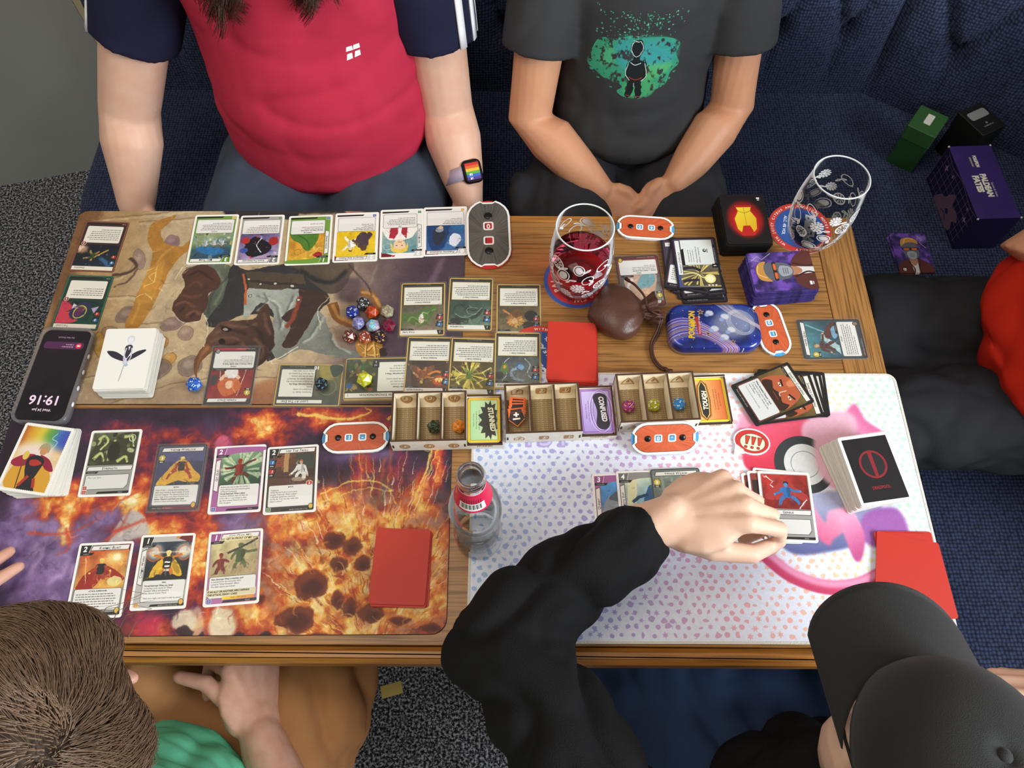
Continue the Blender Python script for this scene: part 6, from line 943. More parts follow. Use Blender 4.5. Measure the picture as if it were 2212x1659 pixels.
def tray(q, depth, label, nums, shapes, word, hb=.030, hs=.0125, slot=.0455, base=MH):
    a, b = P(*q[0], base), P(*q[1], base); L = (b - a).length; th = math.atan2(b.y - a.y, b.x - a.x); r = thing('token_tray', label, 'tray', (a.x, a.y, T + base + .0003), th); t = .0026; bw = L - slot
    def box(name, x0, x1, y0, y1, z0, z1): B = MB(); B.box(((x0 + x1) / 2, (y0 + y1) / 2, (z0 + z1) / 2), (x1 - x0, y1 - y0, z1 - z0), mi=0, edge=1); return B.obj(name, [PLY, BURN], r)
    box('base', t, L - t, t, depth - t, 0, t); box('back_panel', 0, bw, depth - t, depth, 0, hb); xs = [0, (bw - t) / 3, (bw - t) * 2 / 3, bw - t]
    for i, x in enumerate(xs): box('side_panel' if i in (0, 3) else 'divider', x, x + t, t + .00005, depth - t - .00005, t + .0001 if i in (1, 2) else 0, hb - (.0004 if i in (1, 2) else 0))
    im = Im(bw * 1000, hb * 1000, 6, 'f3ecdb'); im.tint(.05, 6, 2)
    for i in range(3): icon(im, (xs[i] + xs[i + 1] + t) * 500, hb * 560, 7.2, nums[i], shapes[i])
    im.rect(1, hb * 400, 2.4, 9, '3a2416'); im.rect(bw * 1000 - 4, hb * 400, 2.4, 9, '3a2416')
    B = MB(); B.box((bw / 2, t / 2, hb / 2), (bw, t, hb), mi=1, edge=1); B.m[2] = 0; f = 2; B.uv[f] = [(B.v[k][0] / bw, B.v[k][2] / hb) for k in B.f[f]]; B.m[3] = 2; B.obj('front_panel', [printed('tray_front', im, .6), BURN, PLY], r)
    # one bent ply scoop with living hinge slits in each compartment
    for i in range(3):
        x0, x1 = xs[i] + t + .0004, xs[i + 1] - .0004; w = x1 - x0; pr = [(depth - t - .0004, hb - .002), (depth - t - .0006, hb * .50)]; r0 = .016
        for k in range(1, 8): an = PI / 2 * k / 7; pr.append((depth - t - .0006 - .020 * (1 - math.cos(an)), t + .0006 + (hb * .50 - t) * (1 - math.sin(an))))
        for k in range(0, 5): an = PI / 2 * k / 5; pr.append((t + .0008 + .012 * (1 - math.sin(an)), t + .0006 + .014 * (1 - math.cos(an))))
        pr.append((t + .0006, hb - .005)); ln = [0]
        for k in range(1, len(pr)): ln.append(ln[-1] + math.dist(pr[k], pr[k - 1]))
        H = ln[-1] * 1000; s = Im(w * 1000, H, 6, 'f0e2c4'); s.tint(.06, 6, i); y0, y1 = H * .27, H * .80; s.rect(0, y0, w * 1000, y1 - y0, 'a8916a'); g = random.Random(i)
        for cx in range(5):
            for k in range(int((y1 - y0) / 1.5)): s.rect(cx * w * 200 + (2.1 if k % 2 else 0) + .4, y0 + k * 1.5, w * 200 * (.32 if k % 2 else .26), .7, 'ead9b4' if k % 2 else '5d462c', .85); s.rect(cx * w * 200 + 2.4, y0 + k * 1.5 + .75, w * 200 * .55, .5, '5a442c', .8)
        icon(s, w * 500, H * .125, 8.4, nums[i], shapes[i]); icon(s, w * 500, H * .91, 7.4, nums[i], shapes[i], .8, .7)
        B = MB()
        for k in range(len(pr)): B.v += [(x0, pr[k][0], pr[k][1]), (x1, pr[k][0], pr[k][1])]
        for k in range(len(pr) - 1): B.f.append((2 * k, 2 * k + 1, 2 * k + 3, 2 * k + 2)); B.m.append(0); B.sm.append(0 < k < len(pr) - 2); B.uv[len(B.f) - 1] = [(0, 1 - ln[k] / ln[-1]), (1, 1 - ln[k] / ln[-1]), (1, 1 - ln[k + 1] / ln[-1]), (0, 1 - ln[k + 1] / ln[-1])]
        o = B.obj('curved_scoop', printed('tray_scoop', s, .65), r); md = o.modifiers.new('ply', 'SOLIDIFY'); md.thickness = .0004; md.offset = -1
    # the card slot beside the boxes
    box('slot_back', bw, L, depth - .0002 - t, depth - .0002, 0, hs + .004); box('slot_side', L - t, L, t, depth - .0002 - t, 0, hs + .003)
    im = Im((L - bw) * 1000, hs * 1000, 6, 'efe7d6'); im.text(word, (L - bw) * 500, hs * 330, hs * 400, 'a0703c', bold=.05, sh=.1, sx=.9, al='c'); B = MB(); B.box(((bw + L) / 2, t / 2, hs / 2 - .001), (L - bw, t, hs), mi=1, edge=1); B.m[2] = 0; B.uv[2] = [((B.v[k][0] - bw) / (L - bw), (B.v[k][2] + .001) / hs) for k in B.f[2]]; B.obj('slot_front', [printed('tray_word', im, .6), BURN], r)
    return r, bw, L, depth, th, a, hs
def status(tr_, im, label, n=9):
    r, bw, L, depth, th, a, hs = tr_; w, h = L - bw - .0034, depth - .0070; R = Matrix.Rotation(th, 3, 'Z')
    for i in range(n):
        z = .0031 + i * (hs + .0006 - .0031) / n; p = a + R @ Vector(((bw + L - .0026) / 2 + .0004, depth / 2, 0)); top = i == n - 1
        if top: me = card_mesh('status_card', im, WHITE_E, w * 1000, h * 1000, .0011)
        elif i == 0: me = card_mesh('status_card', WHITE_E, WHITE_E, w * 1000 - 1, h * 1000 - 1, .0011)
        o = bpy.data.objects.new('status_card', me); COL.objects.link(o); o.location = (p.x, p.y, a.z + .0003 + z); o.rotation_euler = (0, 0, th); tag(o, label if top else 'card hidden under the top card reading %s in its tray slot' % label.split()[4].strip(','), 'card', None if top else 'cards under the top card in a tray slot, ' + label.split()[4].strip(','))
def stat_im(kind):
    m = Im(42, 66, 7, 'e6b82a')
    if kind == 'STUNNED':
        m.rect(0, 0, 42, 66, ('g', 'e0b43c', 'ecd02c', 0, 0, 42, 66)); m.rect(3.2, 3.2, 35.6, 59.6, '5a6a3c', r=1.6); m.rect(3.6, 3.6, 34.8, 58.8, ('g', 'a9d3a0', 'd5e6ae', 4, 30, 38, 30), r=1.4); m.poly([(min(38.4, 28 + (9.5 if i % 2 else 15) * math.cos(i * PI / 13)), 33 + (23 if i % 2 else 29.5) * math.sin(i * PI / 13)) for i in range(26)], '3a3a36'); m.text('STUNNED', 25.6, 14.6, 9.2, '2a2a28', ang=84, al='l', bold=.09, sh=.15, sx=.84); m.text('STUNNED', 26.2, 14.6, 9.2, 'f4f2cc', ang=84, al='l', bold=.05, sh=.15, sx=.84)
        for i, t in enumerate(('The next time this character', 'would attack, discard this', 'status card instead.')): m.text(t, 14.2 - i * 3.6, 33, 3.0, '55694c', ang=90, sx=.86)
    elif kind == 'CONFUSED':
        m.rect(0, 0, 42, 66, 'a678c6'); m.rect(2.6, 2.6, 36.8, 60.8, '5a3f80', r=1.6); m.rect(3, 3, 36, 60, ('g', 'cabce6', 'a58ad2', 3, 3, 39, 63), r=1.4)
        for k in range(4): m.ring(27, 33, 10 + k * 1.7, 27 + k * 1.4, .7, 'e6dcf6' if k % 2 else '7a5aa8', .8)
        m.sm([(18, 12), (26, 6), (36, 12), (35, 33), (37, 54), (29, 61), (20, 54), (22, 33)], '35313a'); m.text('CONFUSED', 25.4, 11.6, 9.0, 'f4f0f8', ang=86, al='l', bold=.05, sh=.15, sx=.80)
        for i, t in enumerate(('The next time this character', 'would thwart or scheme, discard', 'this status card instead.')): m.text(t, 14.2 - i * 3.6, 33, 2.9, '5a4a86', ang=90, sx=.82)
    else:
        m.rect(0, 0, 42, 66, 'f2dc2c'); m.rect(2.8, 2.8, 36.4, 60.4, '8a4a1c', r=1.6); m.rect(3.2, 3.2, 35.6, 59.6, ('g', 'e8c07a', 'd9703a', 10, 33, 38, 33), r=1.4)
        for k, cc in ((3.4, 'c8803a'), (2.2, '5a3a1c'), (1.2, 'e8c070'), (0, '33322f')): m.poly([(8 - k, 14 - k), (12, 5 - k), (16 + k, 12 - k), (18 + k, 33), (16 + k, 54 + k), (12, 61 + k), (8 - k, 54 + k), (6.4 - k, 33)], cc)
        m.text('TOUGH', 15.6, 48, 8.4, 'f4f0d4', ang=-88, al='l', bold=.05, sh=.15, sx=.94)
        for i, t in enumerate(('The next time this character would', 'take any amount of damage, discard', 'this status card instead.')): m.text(t, 26.6 + i * 3.4, 33, 2.7, '8a3a1c', ang=-90, sx=.8)
    return m
TD = .0705
t1 = tray([(849, 974), (1085.8, 968.8)], TD, 'wooden token tray with round symbols, leftmost of three, holding the STUNNED card', '531', ('round',) * 3, 'STUNNED')
status(t1, stat_im('STUNNED'), 'yellow bordered card reading STUNNED, in the left tray slot')
t2 = tray([(1093, 957), (1330, 948.5)], TD, 'wooden token tray holding orange tokens, middle of three, beside the CONFUSED card', '731', ('shield', 'square', 'square'), 'CONFUSED')
status(t2, stat_im('CONFUSED'), 'purple bordered card reading CONFUSED, in the middle tray slot')
t3 = tray([(1335.4, 933.5), (1577.7, 923.5)], TD, 'wooden token tray with triangle symbols, rightmost of three, beside the TOUGH card', '537', ('tri',) * 3, 'TOUGH')
status(t3, stat_im('TOUGH'), 'orange bordered card reading TOUGH, in the right tray slot')
def in_tray(tr_, x, y, z): r, bw, L, depth, th, a, hs = tr_; return a + Matrix.Rotation(th, 3, 'Z') @ Vector((x, y, 0)) + Vector((0, 0, z))
def tray_die(tr_, f, y, c0, c1, ink, lb, tr2=.1, spin=0):
    p = in_tray(tr_, tr_[1] * f, y, .0); u, v = PX(p.x, p.y, p.z + .0045 + .0106 * .8); die(u, v, p.z - T + .0042, c0, c1, ink, lb, r=.0102, spin=spin, trans=tr2)
tray_die(t1, .56, .0275, '3b3634', '1e1d1c', '3d9a3a', 'dark smoky die with green numbers, in the left wooden tray', 0, .3); tray_die(t1, .885, .0275, 'f09a16', 'd9780e', '3d5a1c', 'yellow orange die with green numbers, in the left wooden tray', 0, 1.2)
tray_die(t3, .15, .031, 'a8267a', '7a1c5c', 'e0a04a', 'magenta die with gold numbers, in the right wooden tray', .1, .7); tray_die(t3, .48, .031, 'b8b01c', '8f8a1a', 'f4f2e6', 'olive yellow die with white numbers, in the right wooden tray', .25, 2.0); tray_die(t3, .80, .031, '2a94d0', '1a6aa8', 'e0d8b8', 'sky blue marbled die in the right wooden tray', .2, 1.5)
# orange tokens heaped in the first box of the middle tray
m = Im(26, 26, 8, 'dc5f22'); m.poly([(2.6, 6), (15, 2.4), (24, 13), (15, 23.6), (2.6, 20)], '2c1c1e'); m.line([(4, 5.4), (15, 2), (24.6, 13), (15, 24), (4, 20.6)], .8, 'f08a4a', smooth=False); m.line([(6.5, 3), (6.5, 23)], .6, 'a83a1c', .9); m.text('+1', 6.6, 17.4, 12, 'f6f2ea', al='l', bold=.06, sx=.84, ang=0, sh=0)
ol = [(-.012, -.0105), (.003, -.0105), (.0125, 0), (.003, .0105), (-.012, .0105)]
B = MB(); f = B.prism(ol, 0, .0016, 0, 1); B.planar(f, -.013, -.013, .026, .026); tm = B.mesh('damage_token', [printed('token_face', m, .45), mat('token_edge', 'd9641f', .6)]); TZ = in_tray(t2, 0, 0, 0).z
for i, (x, y, z, rx, lb) in enumerate(((.0165, .044, .018, .75, 'hindmost orange token of the heap in the middle tray'), (.0160, .040, .0175, .66, 'second orange token from the back of the heap'), (.0165, .036, .0170, .58, 'middle orange token of the heap in the tray'), (.0158, .033, .0160, .5, 'second orange token from the front of the heap'), (.0150, .029, .0160, .42, 'foremost orange token of the heap, reading +1 in full'))):
    p = in_tray(t2, x, y, z); o = bpy.data.objects.new('damage_token', tm); COL.objects.link(o); o.matrix_world = Matrix.Translation(p) @ Matrix.Rotation(t2[4], 4, 'Z') @ Matrix.Rotation(rx, 4, 'X') @ Matrix.Rotation(-PI / 2 - .12 + i * .05, 4, 'Z'); tag(o, lb, 'token', 'orange tokens in the middle tray')
# counter leaning on the third tray
A, Bp = P(1390, 930, MH), P(1468, 926, MH); fr = in_tray(t3, .056, 0, 0); thd = t3[4]
def lean_m(_): return Matrix.Translation(Vector((fr.x, fr.y, T + MH + .0006)) + Matrix.Rotation(thd, 3, 'Z') @ Vector((0, -.0160, .0150))) @ Matrix.Rotation(thd, 4, 'Z') @ Matrix.Rotation(.68, 4, 'X')
dial([(1390, 930), (1468, 926)], .088, .043, 'c65a33', 'd9673c', 'blue', ('0', '-'), 'orange counter propped up against the rightmost wooden tray', h=.02, M=lean_m, seed=6, dangs=(180, 180))
# ---------------------------------------------------------------- speech bubble token
m = Im(50, 44, 7, 'eef0f6'); m.ell(25, 19, 22, 16.6, 'c93a34'); m.poly([(6, 26), (4, 40), (16, 33)], 'eef0f6'); m.ell(26, 20, 16.5, 12.4, '3a2420'); m.ell(26, 20, 16, 12, 'efe3c8'); m.poly([(9, 30), (7, 37), (15, 31)], 'efe3c8')
for i in range(3): x = 18 + i * 8; m.poly([(x - 1.6, 11 + i * .4), (x + 5, 11.6 + i * .4), (x + 1.6, 23.6), (x - 1.2, 23.4)], '2a1614'); m.poly([(x - .8, 11.6 + i * .4), (x + 4.2, 12.2 + i * .4), (x + 1.3, 22.8), (x - .8, 22.6)], 'd8452e'); m.ell(x - .6, 27.2, 2.2, 2, '2a1614'); m.ell(x - .6, 27.2, 1.6, 1.5, 'd8452e')
p = P(1622.7, 960, MH); B = MB(); ol = [(.0238 * math.cos(a), .003 + .0186 * math.sin(a)) for a in np.linspace(-1.9, 3.6, 26)] + [(-.0222, -.0185)]
f = B.prism(ol, 0, .0022, 0, 1); B.planar(f, -.025, -.022, .050, .044); o = B.obj('speech_bubble_token', [printed('bubble_face', m, .4), mat('bubble_edge', 'd9dcec', .6)], loc=(p.x, p.y, T + MH + .0003), rot=(0, 0, -.16)); tag(o, 'red speech bubble token with three exclamation marks, beside the black bordered card fan', 'token')
# ---------------------------------------------------------------- beer mats
def arc_text(m, t, cx, cy, r, size, c, a0, da, out=True, bold=.04):
    for i, ch in enumerate(t):
        a = math.radians(a0 + da * i)
        if ch != ' ': m.text(ch, cx + r * math.cos(a), cy + r * math.sin(a), size, c, ang=math.degrees(a) + (90 if out else -90), bold=bold)
def coaster(u, v, im, label, rot=0.0, z=0.0, r=.047):
    p = P(u, v, z); B = MB(); ol = [(r * math.cos(t), r * math.sin(t)) for t in np.linspace(0, 2 * PI, 56, endpoint=False)]; f = B.prism(ol, 0, .0013, 0, 1, smooth=False); B.planar(f, -r, -r, 2 * r, 2 * r)
    return tag(B.obj('beer_mat', [printed('beer_mat_print', im, .6), mat('board_grey', 'cfc8ba', .8)], loc=(p.x, p.y, T + z + .0002), rot=(0, 0, rot)), label, 'coaster')
m = Im(94, 94, 5, '2f4c9a'); m.ell(47, 47, 46.4, 46.4, '34529c', n=60); m.ell(47, 47, 41, 41, 'c03238', n=60); m.ell(47, 47, 24, 24, 'd8c09a', n=48); m.ell(47, 47, 19, 19, '3f5a34', n=40); m.poly([(47, 28), (51, 28), (48, 66), (44, 66)], 'd8c09a'); arc_text(m, '4-BREW', 47, 47, 29, 11, 'f2ead8', 2, 17); arc_text(m, 'PALE ALE', 47, 47, 29, 10.4, 'f2ead8', 150, 15); arc_text(m, 'BREWING', 47, 47, 20.4, 3, '4a3a2a', 20, 9); m.ell(36, 80, 2.6, 2.6, '6a3a4a', .8)
coaster(1244, 608, m, 'red and blue round beer mat under the glass of red drink')
def blue_mat():
    m = Im(94, 94, 5, 'c8382e'); m.ell(47, 47, 46.4, 46.4, 'cc3a30', n=60); m.ell(47, 47, 37.5, 37.5, '2f57a2', n=60); arc_text(m, 'WITH JUICY CITRUS AND TROPICAL NOTES', 47, 47, 39.8, 5.2, 'f6e8e0', 30, 6.4); arc_text(m, '* A GOOD PARTY', 47, 47, 39.8, 5.2, 'f6e8e0', 270, 7)
    m.text('BREW', 47, 40, 21, 'eef0f6', sh=.2, bold=.05); m.text('PALE ALE', 47, 60, 9, 'eef0f6', sh=.2, bold=.04); m.text('ALC. 4% VOL', 47, 72, 6.4, 'eef0f6', sh=.1, bold=.03); m.text('PINT OF', 47, 20, 6, 'b9c8e6', sh=.1); return m
bm2 = blue_mat(); coaster(1727, 494, bm2, 'blue and red round beer mat under the empty glass', -PI / 2 - .25); coaster(1166, 768, bm2, 'blue and red beer mat mostly hidden below the red card stack', 2.2, .0002)
# ---------------------------------------------------------------- glass
def glassmat(name, col, rough=0.0, ior=1.45):
    m = bpy.data.materials.new(name); m.use_nodes = True; nt = m.node_tree; b = nt.nodes['Principled BSDF']; b.inputs['Base Color'].default_value = lin(col); b.inputs['Roughness'].default_value = rough; b.inputs['IOR'].default_value = ior; b.inputs['Transmission Weight'].default_value = 1; return m
GLASS = glassmat('bottle_glass', 'f4f7f6'); THIN = bpy.data.materials.new('thin_clear_glass'); THIN.use_nodes = True; _n = THIN.node_tree; _n.nodes.remove(_n.nodes['Principled BSDF'])
_a = _n.nodes.new('ShaderNodeBsdfTransparent'); _a.inputs[0].default_value = (.985, .99, .99, 1); _b = _n.nodes.new('ShaderNodeBsdfGlossy'); _b.inputs['Roughness'].default_value = .03; _e = _n.nodes.new('ShaderNodeBsdfDiffuse'); _e.inputs[0].default_value = (.85, .86, .86, 1); _w = _n.nodes.new('ShaderNodeLayerWeight'); _w.inputs[0].default_value = .035; _x = _n.nodes.new('ShaderNodeMixShader'); _y = _n.nodes.new('ShaderNodeMixShader'); _y.inputs[0].default_value = .35  # white diffuse at grazing edges stands in for bright reflections on the glass
pass; _n.links.new(_b.outputs[0], _y.inputs[1]); _n.links.new(_e.outputs[0], _y.inputs[2]); _n.links.new(_w.outputs['Fresnel'], _x.inputs[0]); _n.links.new(_a.outputs[0], _x.inputs[1]); _n.links.new(_y.outputs[0], _x.inputs[2]); _n.links.new(_x.outputs[0], _n.nodes['Material Output'].inputs[0]); DRINK = glassmat('red_drink', 'd84660', 0.0, 1.33)
m = Im(262, 104, 4, 'f4f4f2'); m.al = np.zeros((m.H, m.W), np.float32); g = random.Random(4); W_ = 'f6f6f4'
def slice_(x, y, r): m.ring(x, y, r, r, 1.5, W_); m.ring(x, y, r * .86, r * .86, .4, W_); [m.poly([(x + r * .14 * math.cos(a), y + r * .14 * math.sin(a)), (x + r * .76 * math.cos(a - .22), y + r * .76 * math.sin(a - .22)), (x + r * .76 * math.cos(a + .22), y + r * .76 * math.sin(a + .22))], W_, .75) for a in np.linspace(0, 2 * PI, 9)[:-1]]
def leaf_(x, y, r, a): c_, s_ = math.cos(a), math.sin(a); q = [(x, y), (x + r * c_ - r * .3 * s_, y + r * s_ + r * .3 * c_), (x + 2 * r * c_, y + 2 * r * s_), (x + r * c_ + r * .3 * s_, y + r * s_ - r * .3 * c_), (x, y)]; m.line(q, 1.1, W_); m.line([q[0], q[2]], .6, W_)
def lemon_(x, y, r, a): m.ring(x, y, r * 1.2, r * .8, 1.3, W_, rot=math.degrees(a)); m.line([(x + r * 1.1 * math.cos(a), y + r * 1.1 * math.sin(a)), (x + r * 1.45 * math.cos(a), y + r * 1.45 * math.sin(a))], .9, W_)
def berry_(x, y, r): [m.ell(x + r * (.5 * math.cos(t) * k), y + r * (.6 * math.sin(t) * k), r * .2, r * .2, W_, .9, n=8) for k, nn in ((.3, 4), (1, 8), (1.55, 11)) for t in np.linspace(0, 2 * PI, nn, endpoint=False)]
def kiwi_(x, y, r, a): m.ring(x, y, r * 1.2, r * .85, 1.3, W_, rot=math.degrees(a)); m.ell(x, y, r * .9, r * .58, W_, .75, rot=math.degrees(a))
for row, y in enumerate((22, 44, 66, 86)):
    for k in range(8):
        x = k * 33 + 12 + row % 2 * 16 + g.uniform(-3, 3); yy_ = y + g.uniform(-4, 4); r_ = g.uniform(8, 10.5); (slice_ if (k + row) % 4 == 0 else kiwi_ if (k + row) % 4 == 1 else lemon_ if (k + row) % 4 == 2 else berry_)(*((x, yy_, r_) if (k + row) % 4 in (0, 3) else (x, yy_, r_, g.uniform(0, 3)))); leaf_(x + r_ * .9, yy_ + r_ * .5, 5, g.uniform(-1, 2.4)); leaf_(x + r_, yy_ + r_ * .6, 4.4, g.uniform(1.2, 4))
THIN2 = THIN.copy(); THIN2.name = 'thin_bottle_glass'; [setattr(q.inputs[0], 'default_value', .05 if q.type == 'LAYER_WEIGHT' else .12) for q in THIN2.node_tree.nodes if q.type == 'LAYER_WEIGHT' or (q.type == 'MIX_SHADER' and not q.inputs[0].is_linked)]
FRUIT = printed('white_fruit_print', m, .5, alpha=True)
GP = [(.0300, .0), (.0345, .012), (.0398, .030), (.0428, .048), (.0436, .064), (.0430, .080), (.0412, .100), (.0388, .120), (.0378, .130)]
def tumbler(u, v, label, fill=None, rot=0, z=.0016):
    p = P(u, v, z); r = thing('stemless_glass', label, 'glass', (p.x, p.y, T + z), rot); B = MB()
    inner = [(x - .0013, y) for x, y in GP if y > .006]; prof = [(.0006, .0006), (.026, .0003), (.0294, .0002)] + GP[1:] + [(.03745, .1309), (.0369, .1308)] + inner[::-1] + [(.0305, .0075), (.024, .0055), (.0006, .0052)]
    B.lathe(prof, 56); B.obj('bowl', THIN, r); B = MB(); B.lathe([(.03765 + .0011 * math.cos(a_), .1309 + .0011 * math.sin(a_)) for a_ in np.linspace(0, 2 * PI, 9)[:-1]], 48, close=True); B.obj('rim', mat('painted_rim_glint', 'e9edec', .08, alpha=.85), r)  # rim ring coloured white to imitate light caught along the glass lip
    B = MB(); sh = [(np.interp(y, [q[1] for q in GP], [q[0] for q in GP]) + .00025, y) for y in np.linspace(.013, .112, 16)]; B.lathe(sh, 56, uv=True); o = B.obj('fruit_print', FRUIT, r); o.visible_shadow = True
    if fill:
        zz = [y for y in np.linspace(.0086, fill, 12)]; B = MB(); B.lathe([(.0006, .0078)] + [(np.interp(y, [q[1] for q in GP], [q[0] for q in GP]) - .0018, y) for y in zz] + [(.0006, fill)], 48); B.obj('drink', DRINK, r)
    return r
tumbler(1247, 613, 'stemless glass half full of red drink, printed with white fruit', .068, .3, .0017); tumbler(1746, 512, 'empty stemless glass printed with white fruit, at the table corner', None, 2.0, .0017)
# bottle
p = P(1034.6, 1162, 0); bz = .0027; r = thing('glass_bottle', 'clear empty glass bottle with a pink neck label, standing between the mats', 'bottle', (p.x, p.y, T + bz), 0)
OP = [(.0265, 0), (.0285, .003), (.0288, .012), (.0286, .04), (.0270, .062), (.0264, .076), (.0272, .090), (.0290, .104), (.0294, .116), (.0284, .130), (.0255, .146), (.0215, .160), (.0182, .173), (.0162, .186), (.0146, .200), (.0136, .208), (.0136, .211), (.0148, .2125), (.0150, .219), (.0142, .2235), (.0128, .2245)]
B = MB(); B.lathe([(.0005, .0022), (.018, .0016), (.0235, .0002)] + OP + [(.0112, .2238), (.0104, .219)] + [(max(.0098, x - .0026), y) for x, y in OP[-6:2:-1]] + [(.0245, .0072), (.012, .0082), (.0005, .0086)], 56); B.obj('glass_body', THIN2, r); B = MB(); B.lathe([(.0128 + .0021 * math.cos(a_), .2160 + .0075 * math.sin(a_)) for a_ in np.linspace(0, 2 * PI, 13)[:-1]], 48, close=True); B.obj('lip_ring', GLASS, r)
m = Im(110, 38, 6, 'd8264e'); m.rect(0, 0, 110, 2, 'f0b8c4'); m.rect(72, 4, 32, 30, 'a82a50', .6); [m.greek(22 + k * 2.6, 4 + 17, 15, 1, seed=k, c='2a1a22', ang=-90, a=.9) for k in range(10)]; m.rect(22, 21, 28, 14, 'f4f2ee'); [m.rect(24 + k * 1.25, 22.6, (.4, .9, .6)[k % 3], 9.6, '1c1c1c') for k in range(18)]; m.text('CRISP', 88, 16, 7, 'f6e2e8', ang=50, bold=.03); m.text('PINK', 8, 16, 6, 'f6e2e8', ang=50, bold=.03); m.al = np.ones((m.H, m.W), np.float32)
B = MB(); B.lathe([(np.interp(y, [q[1] for q in OP], [q[0] for q in OP]) + .0003, y) for y in np.linspace(.166, .205, 9)], 56, uv=True); o = B.obj('neck_label', printed('neck_label_print', m, .45), r); o.rotation_euler = (0, 0, -PI / 2 - 2.05)
m = Im(40, 30, 6, 'd02a4a'); m.al = np.zeros((m.H, m.W), np.float32); m.sm([(4, 4), (16, 8), (36, 22), (30, 28), (12, 24), (6, 14)], 'd8304e'); m.line([(6, 6), (18, 16), (30, 26)], 1.6, 'f2e6e8')
B = MB(); n_ = 14
for k, y in enumerate(np.linspace(.024, .058, 6)):
    for i in range(n_ + 1): a = PI * 1.02 + i / n_ * .75; q = np.interp(y, [z[1] for z in OP], [z[0] for z in OP]) + .0003; B.v.append((q * math.cos(a), q * math.sin(a), y))
for k in range(5):
    for i in range(n_): a = k * (n_ + 1) + i; B.f.append((a, a + 1, a + n_ + 2, a + n_ + 1)); B.m.append(0); B.sm.append(True); B.uv[len(B.f) - 1] = [(x / n_, y / 5) for x, y in ((i, k), (i + 1, k), (i + 1, k + 1), (i, k + 1))]
B.obj('body_print', printed('bottle_body_print', m, .4, alpha=True), r)
# ---------------------------------------------------------------- tin
m = Im(125, 76, 5, '1b2f86'); m.tint(.35, 22, 3); m.tint(.6, 26, 5, '3a6ac8', .5, .75); m.tint(.7, 20, 9, '0f1440', .5, .8)
for i in range(17): o_ = i * 2.6; m.line([(-4, 34 + o_ * .9), (20, 26 + o_ * .8), (48, 36 + o_ * .6), (78, 62 + o_ * .5), (96, 80 + o_ * .4)], 1.5, ['c9a8e6', '7a4ab8', 'e6dcf0', 'a070c8', 'e0b06a'][i % 5], .75 if i < 14 else .5)
for i in range(11): o_ = i * 2.5; m.line([(64 + o_ * .8, -2), (84 + o_ * .6, 18), (108 + o_ * .3, 34), (128, 50 - o_ * .4)], 1.2, ['e0d8e6', 'c8b48a', '9a7ac0', 'd8a8d0'][i % 4], .7)
m.ell(88, 36, 30, 24, 'c6cad6', .62, rot=-20, soft=6); [m.ring(98, 34, 12 + i * 2, 18 + i * 1.2, .7, 'eef0f6', .7, rot=-25) for i in range(4)]; [m.ell(q, w_, 5.5, 4.5, 'e8ebf2', .9, rot=20, soft=.6) for q, w_ in ((58, 18), (62, 44), (78, 24), (84, 46), (74, 58))]; [m.ell(q, w_, 3.4, 3, '9fb4e0', .9, soft=.5) for q, w_ in ((54, 21), (57, 47), (73, 29), (79, 50), (70, 61))]
for x, y, q in ((46, 16, 5), (52, 52, 4.4), (120, 14, 4.6), (84, 66, 4)): m.poly([(x + q * (1 if i % 2 == 0 else .45) * math.cos(i * PI / 5 - PI / 2), y + q * (1 if i % 2 == 0 else .45) * math.sin(i * PI / 5 - PI / 2)) for i in range(10)], 'e0a83a'); m.poly([(x + q * .62 * (1 if i % 2 == 0 else .45) * math.cos(i * PI / 5 - PI / 2), y + q * .62 * (1 if i % 2 == 0 else .45) * math.sin(i * PI / 5 - PI / 2)) for i in range(10)], '3a3a7a')
g = random.Random(8); [m.ell(g.uniform(0, 125), g.uniform(0, 76), g.uniform(.3, .8), g.uniform(.3, .8), g.choice(['ffffff', 'e0a0a0', 'cfe0ff']), .9, n=8) for _ in range(60)]
m.text('POKéMON', 33, 60, 11, '2a3a8a', ang=-84, al='l', bold=.10, sx=.86); m.text('POKéMON', 33, 60, 11, 'f2c21e', ang=-84, al='l', bold=.05, sx=.86); m.poly([(37, 24), (42, 23.6), (44, 54), (39, 54.4)], 'b83038'); m.text('TRADING CARD GAME', 42.4, 53, 3, 'f0d8d0', ang=-87, al='l', bold=.02)
a, b_ = P(1440, 712, .012), P(1640, 707, .012); c = (P(1538, 657, .016) + P(1540, 768, .002)) / 2; Wt, Ht = (b_ - a).length - .001, .073; r = thing('card_tin', 'blue and purple rounded tin box printed with stars and yellow lettering', 'tin', (c.x, c.y, T), .018)
B = MB(); B.prism(rrect(Wt - .002, Ht - .002, .022, 8), .0003, .012, smooth=True); B.obj('tin_base', mat('tin_metal', 'b9bcc4', .3, metal=.9), r)
B = MB(); prev = None; ol = rrect(Wt, Ht, .023, 8); rings = [(0, .0085), (0, .0165), (.0016, .0195), (.0042, .0212), (.0062, .0216)]
for d, z in rings: B.v += [(x, y, z) for x, y in offset(ol, -d)]
n = len(ol)
for k in range(len(rings) - 1):
    for i in range(n): j = (i + 1) % n; B.f.append((k * n + i, k * n + j, (k + 1) * n + j, (k + 1) * n + i)); B.m.append(0); B.sm.append(True)
B.f.append(tuple((len(rings) - 1) * n + i for i in range(n))); B.m.append(0); B.sm.append(False)
for fi in range(len(B.f)): B.planar(fi, -Wt / 2, -Ht / 2, Wt, Ht)
B.obj('lid', printed('tin_lid_print', m, .22, coat=.6, metal=.35), r)
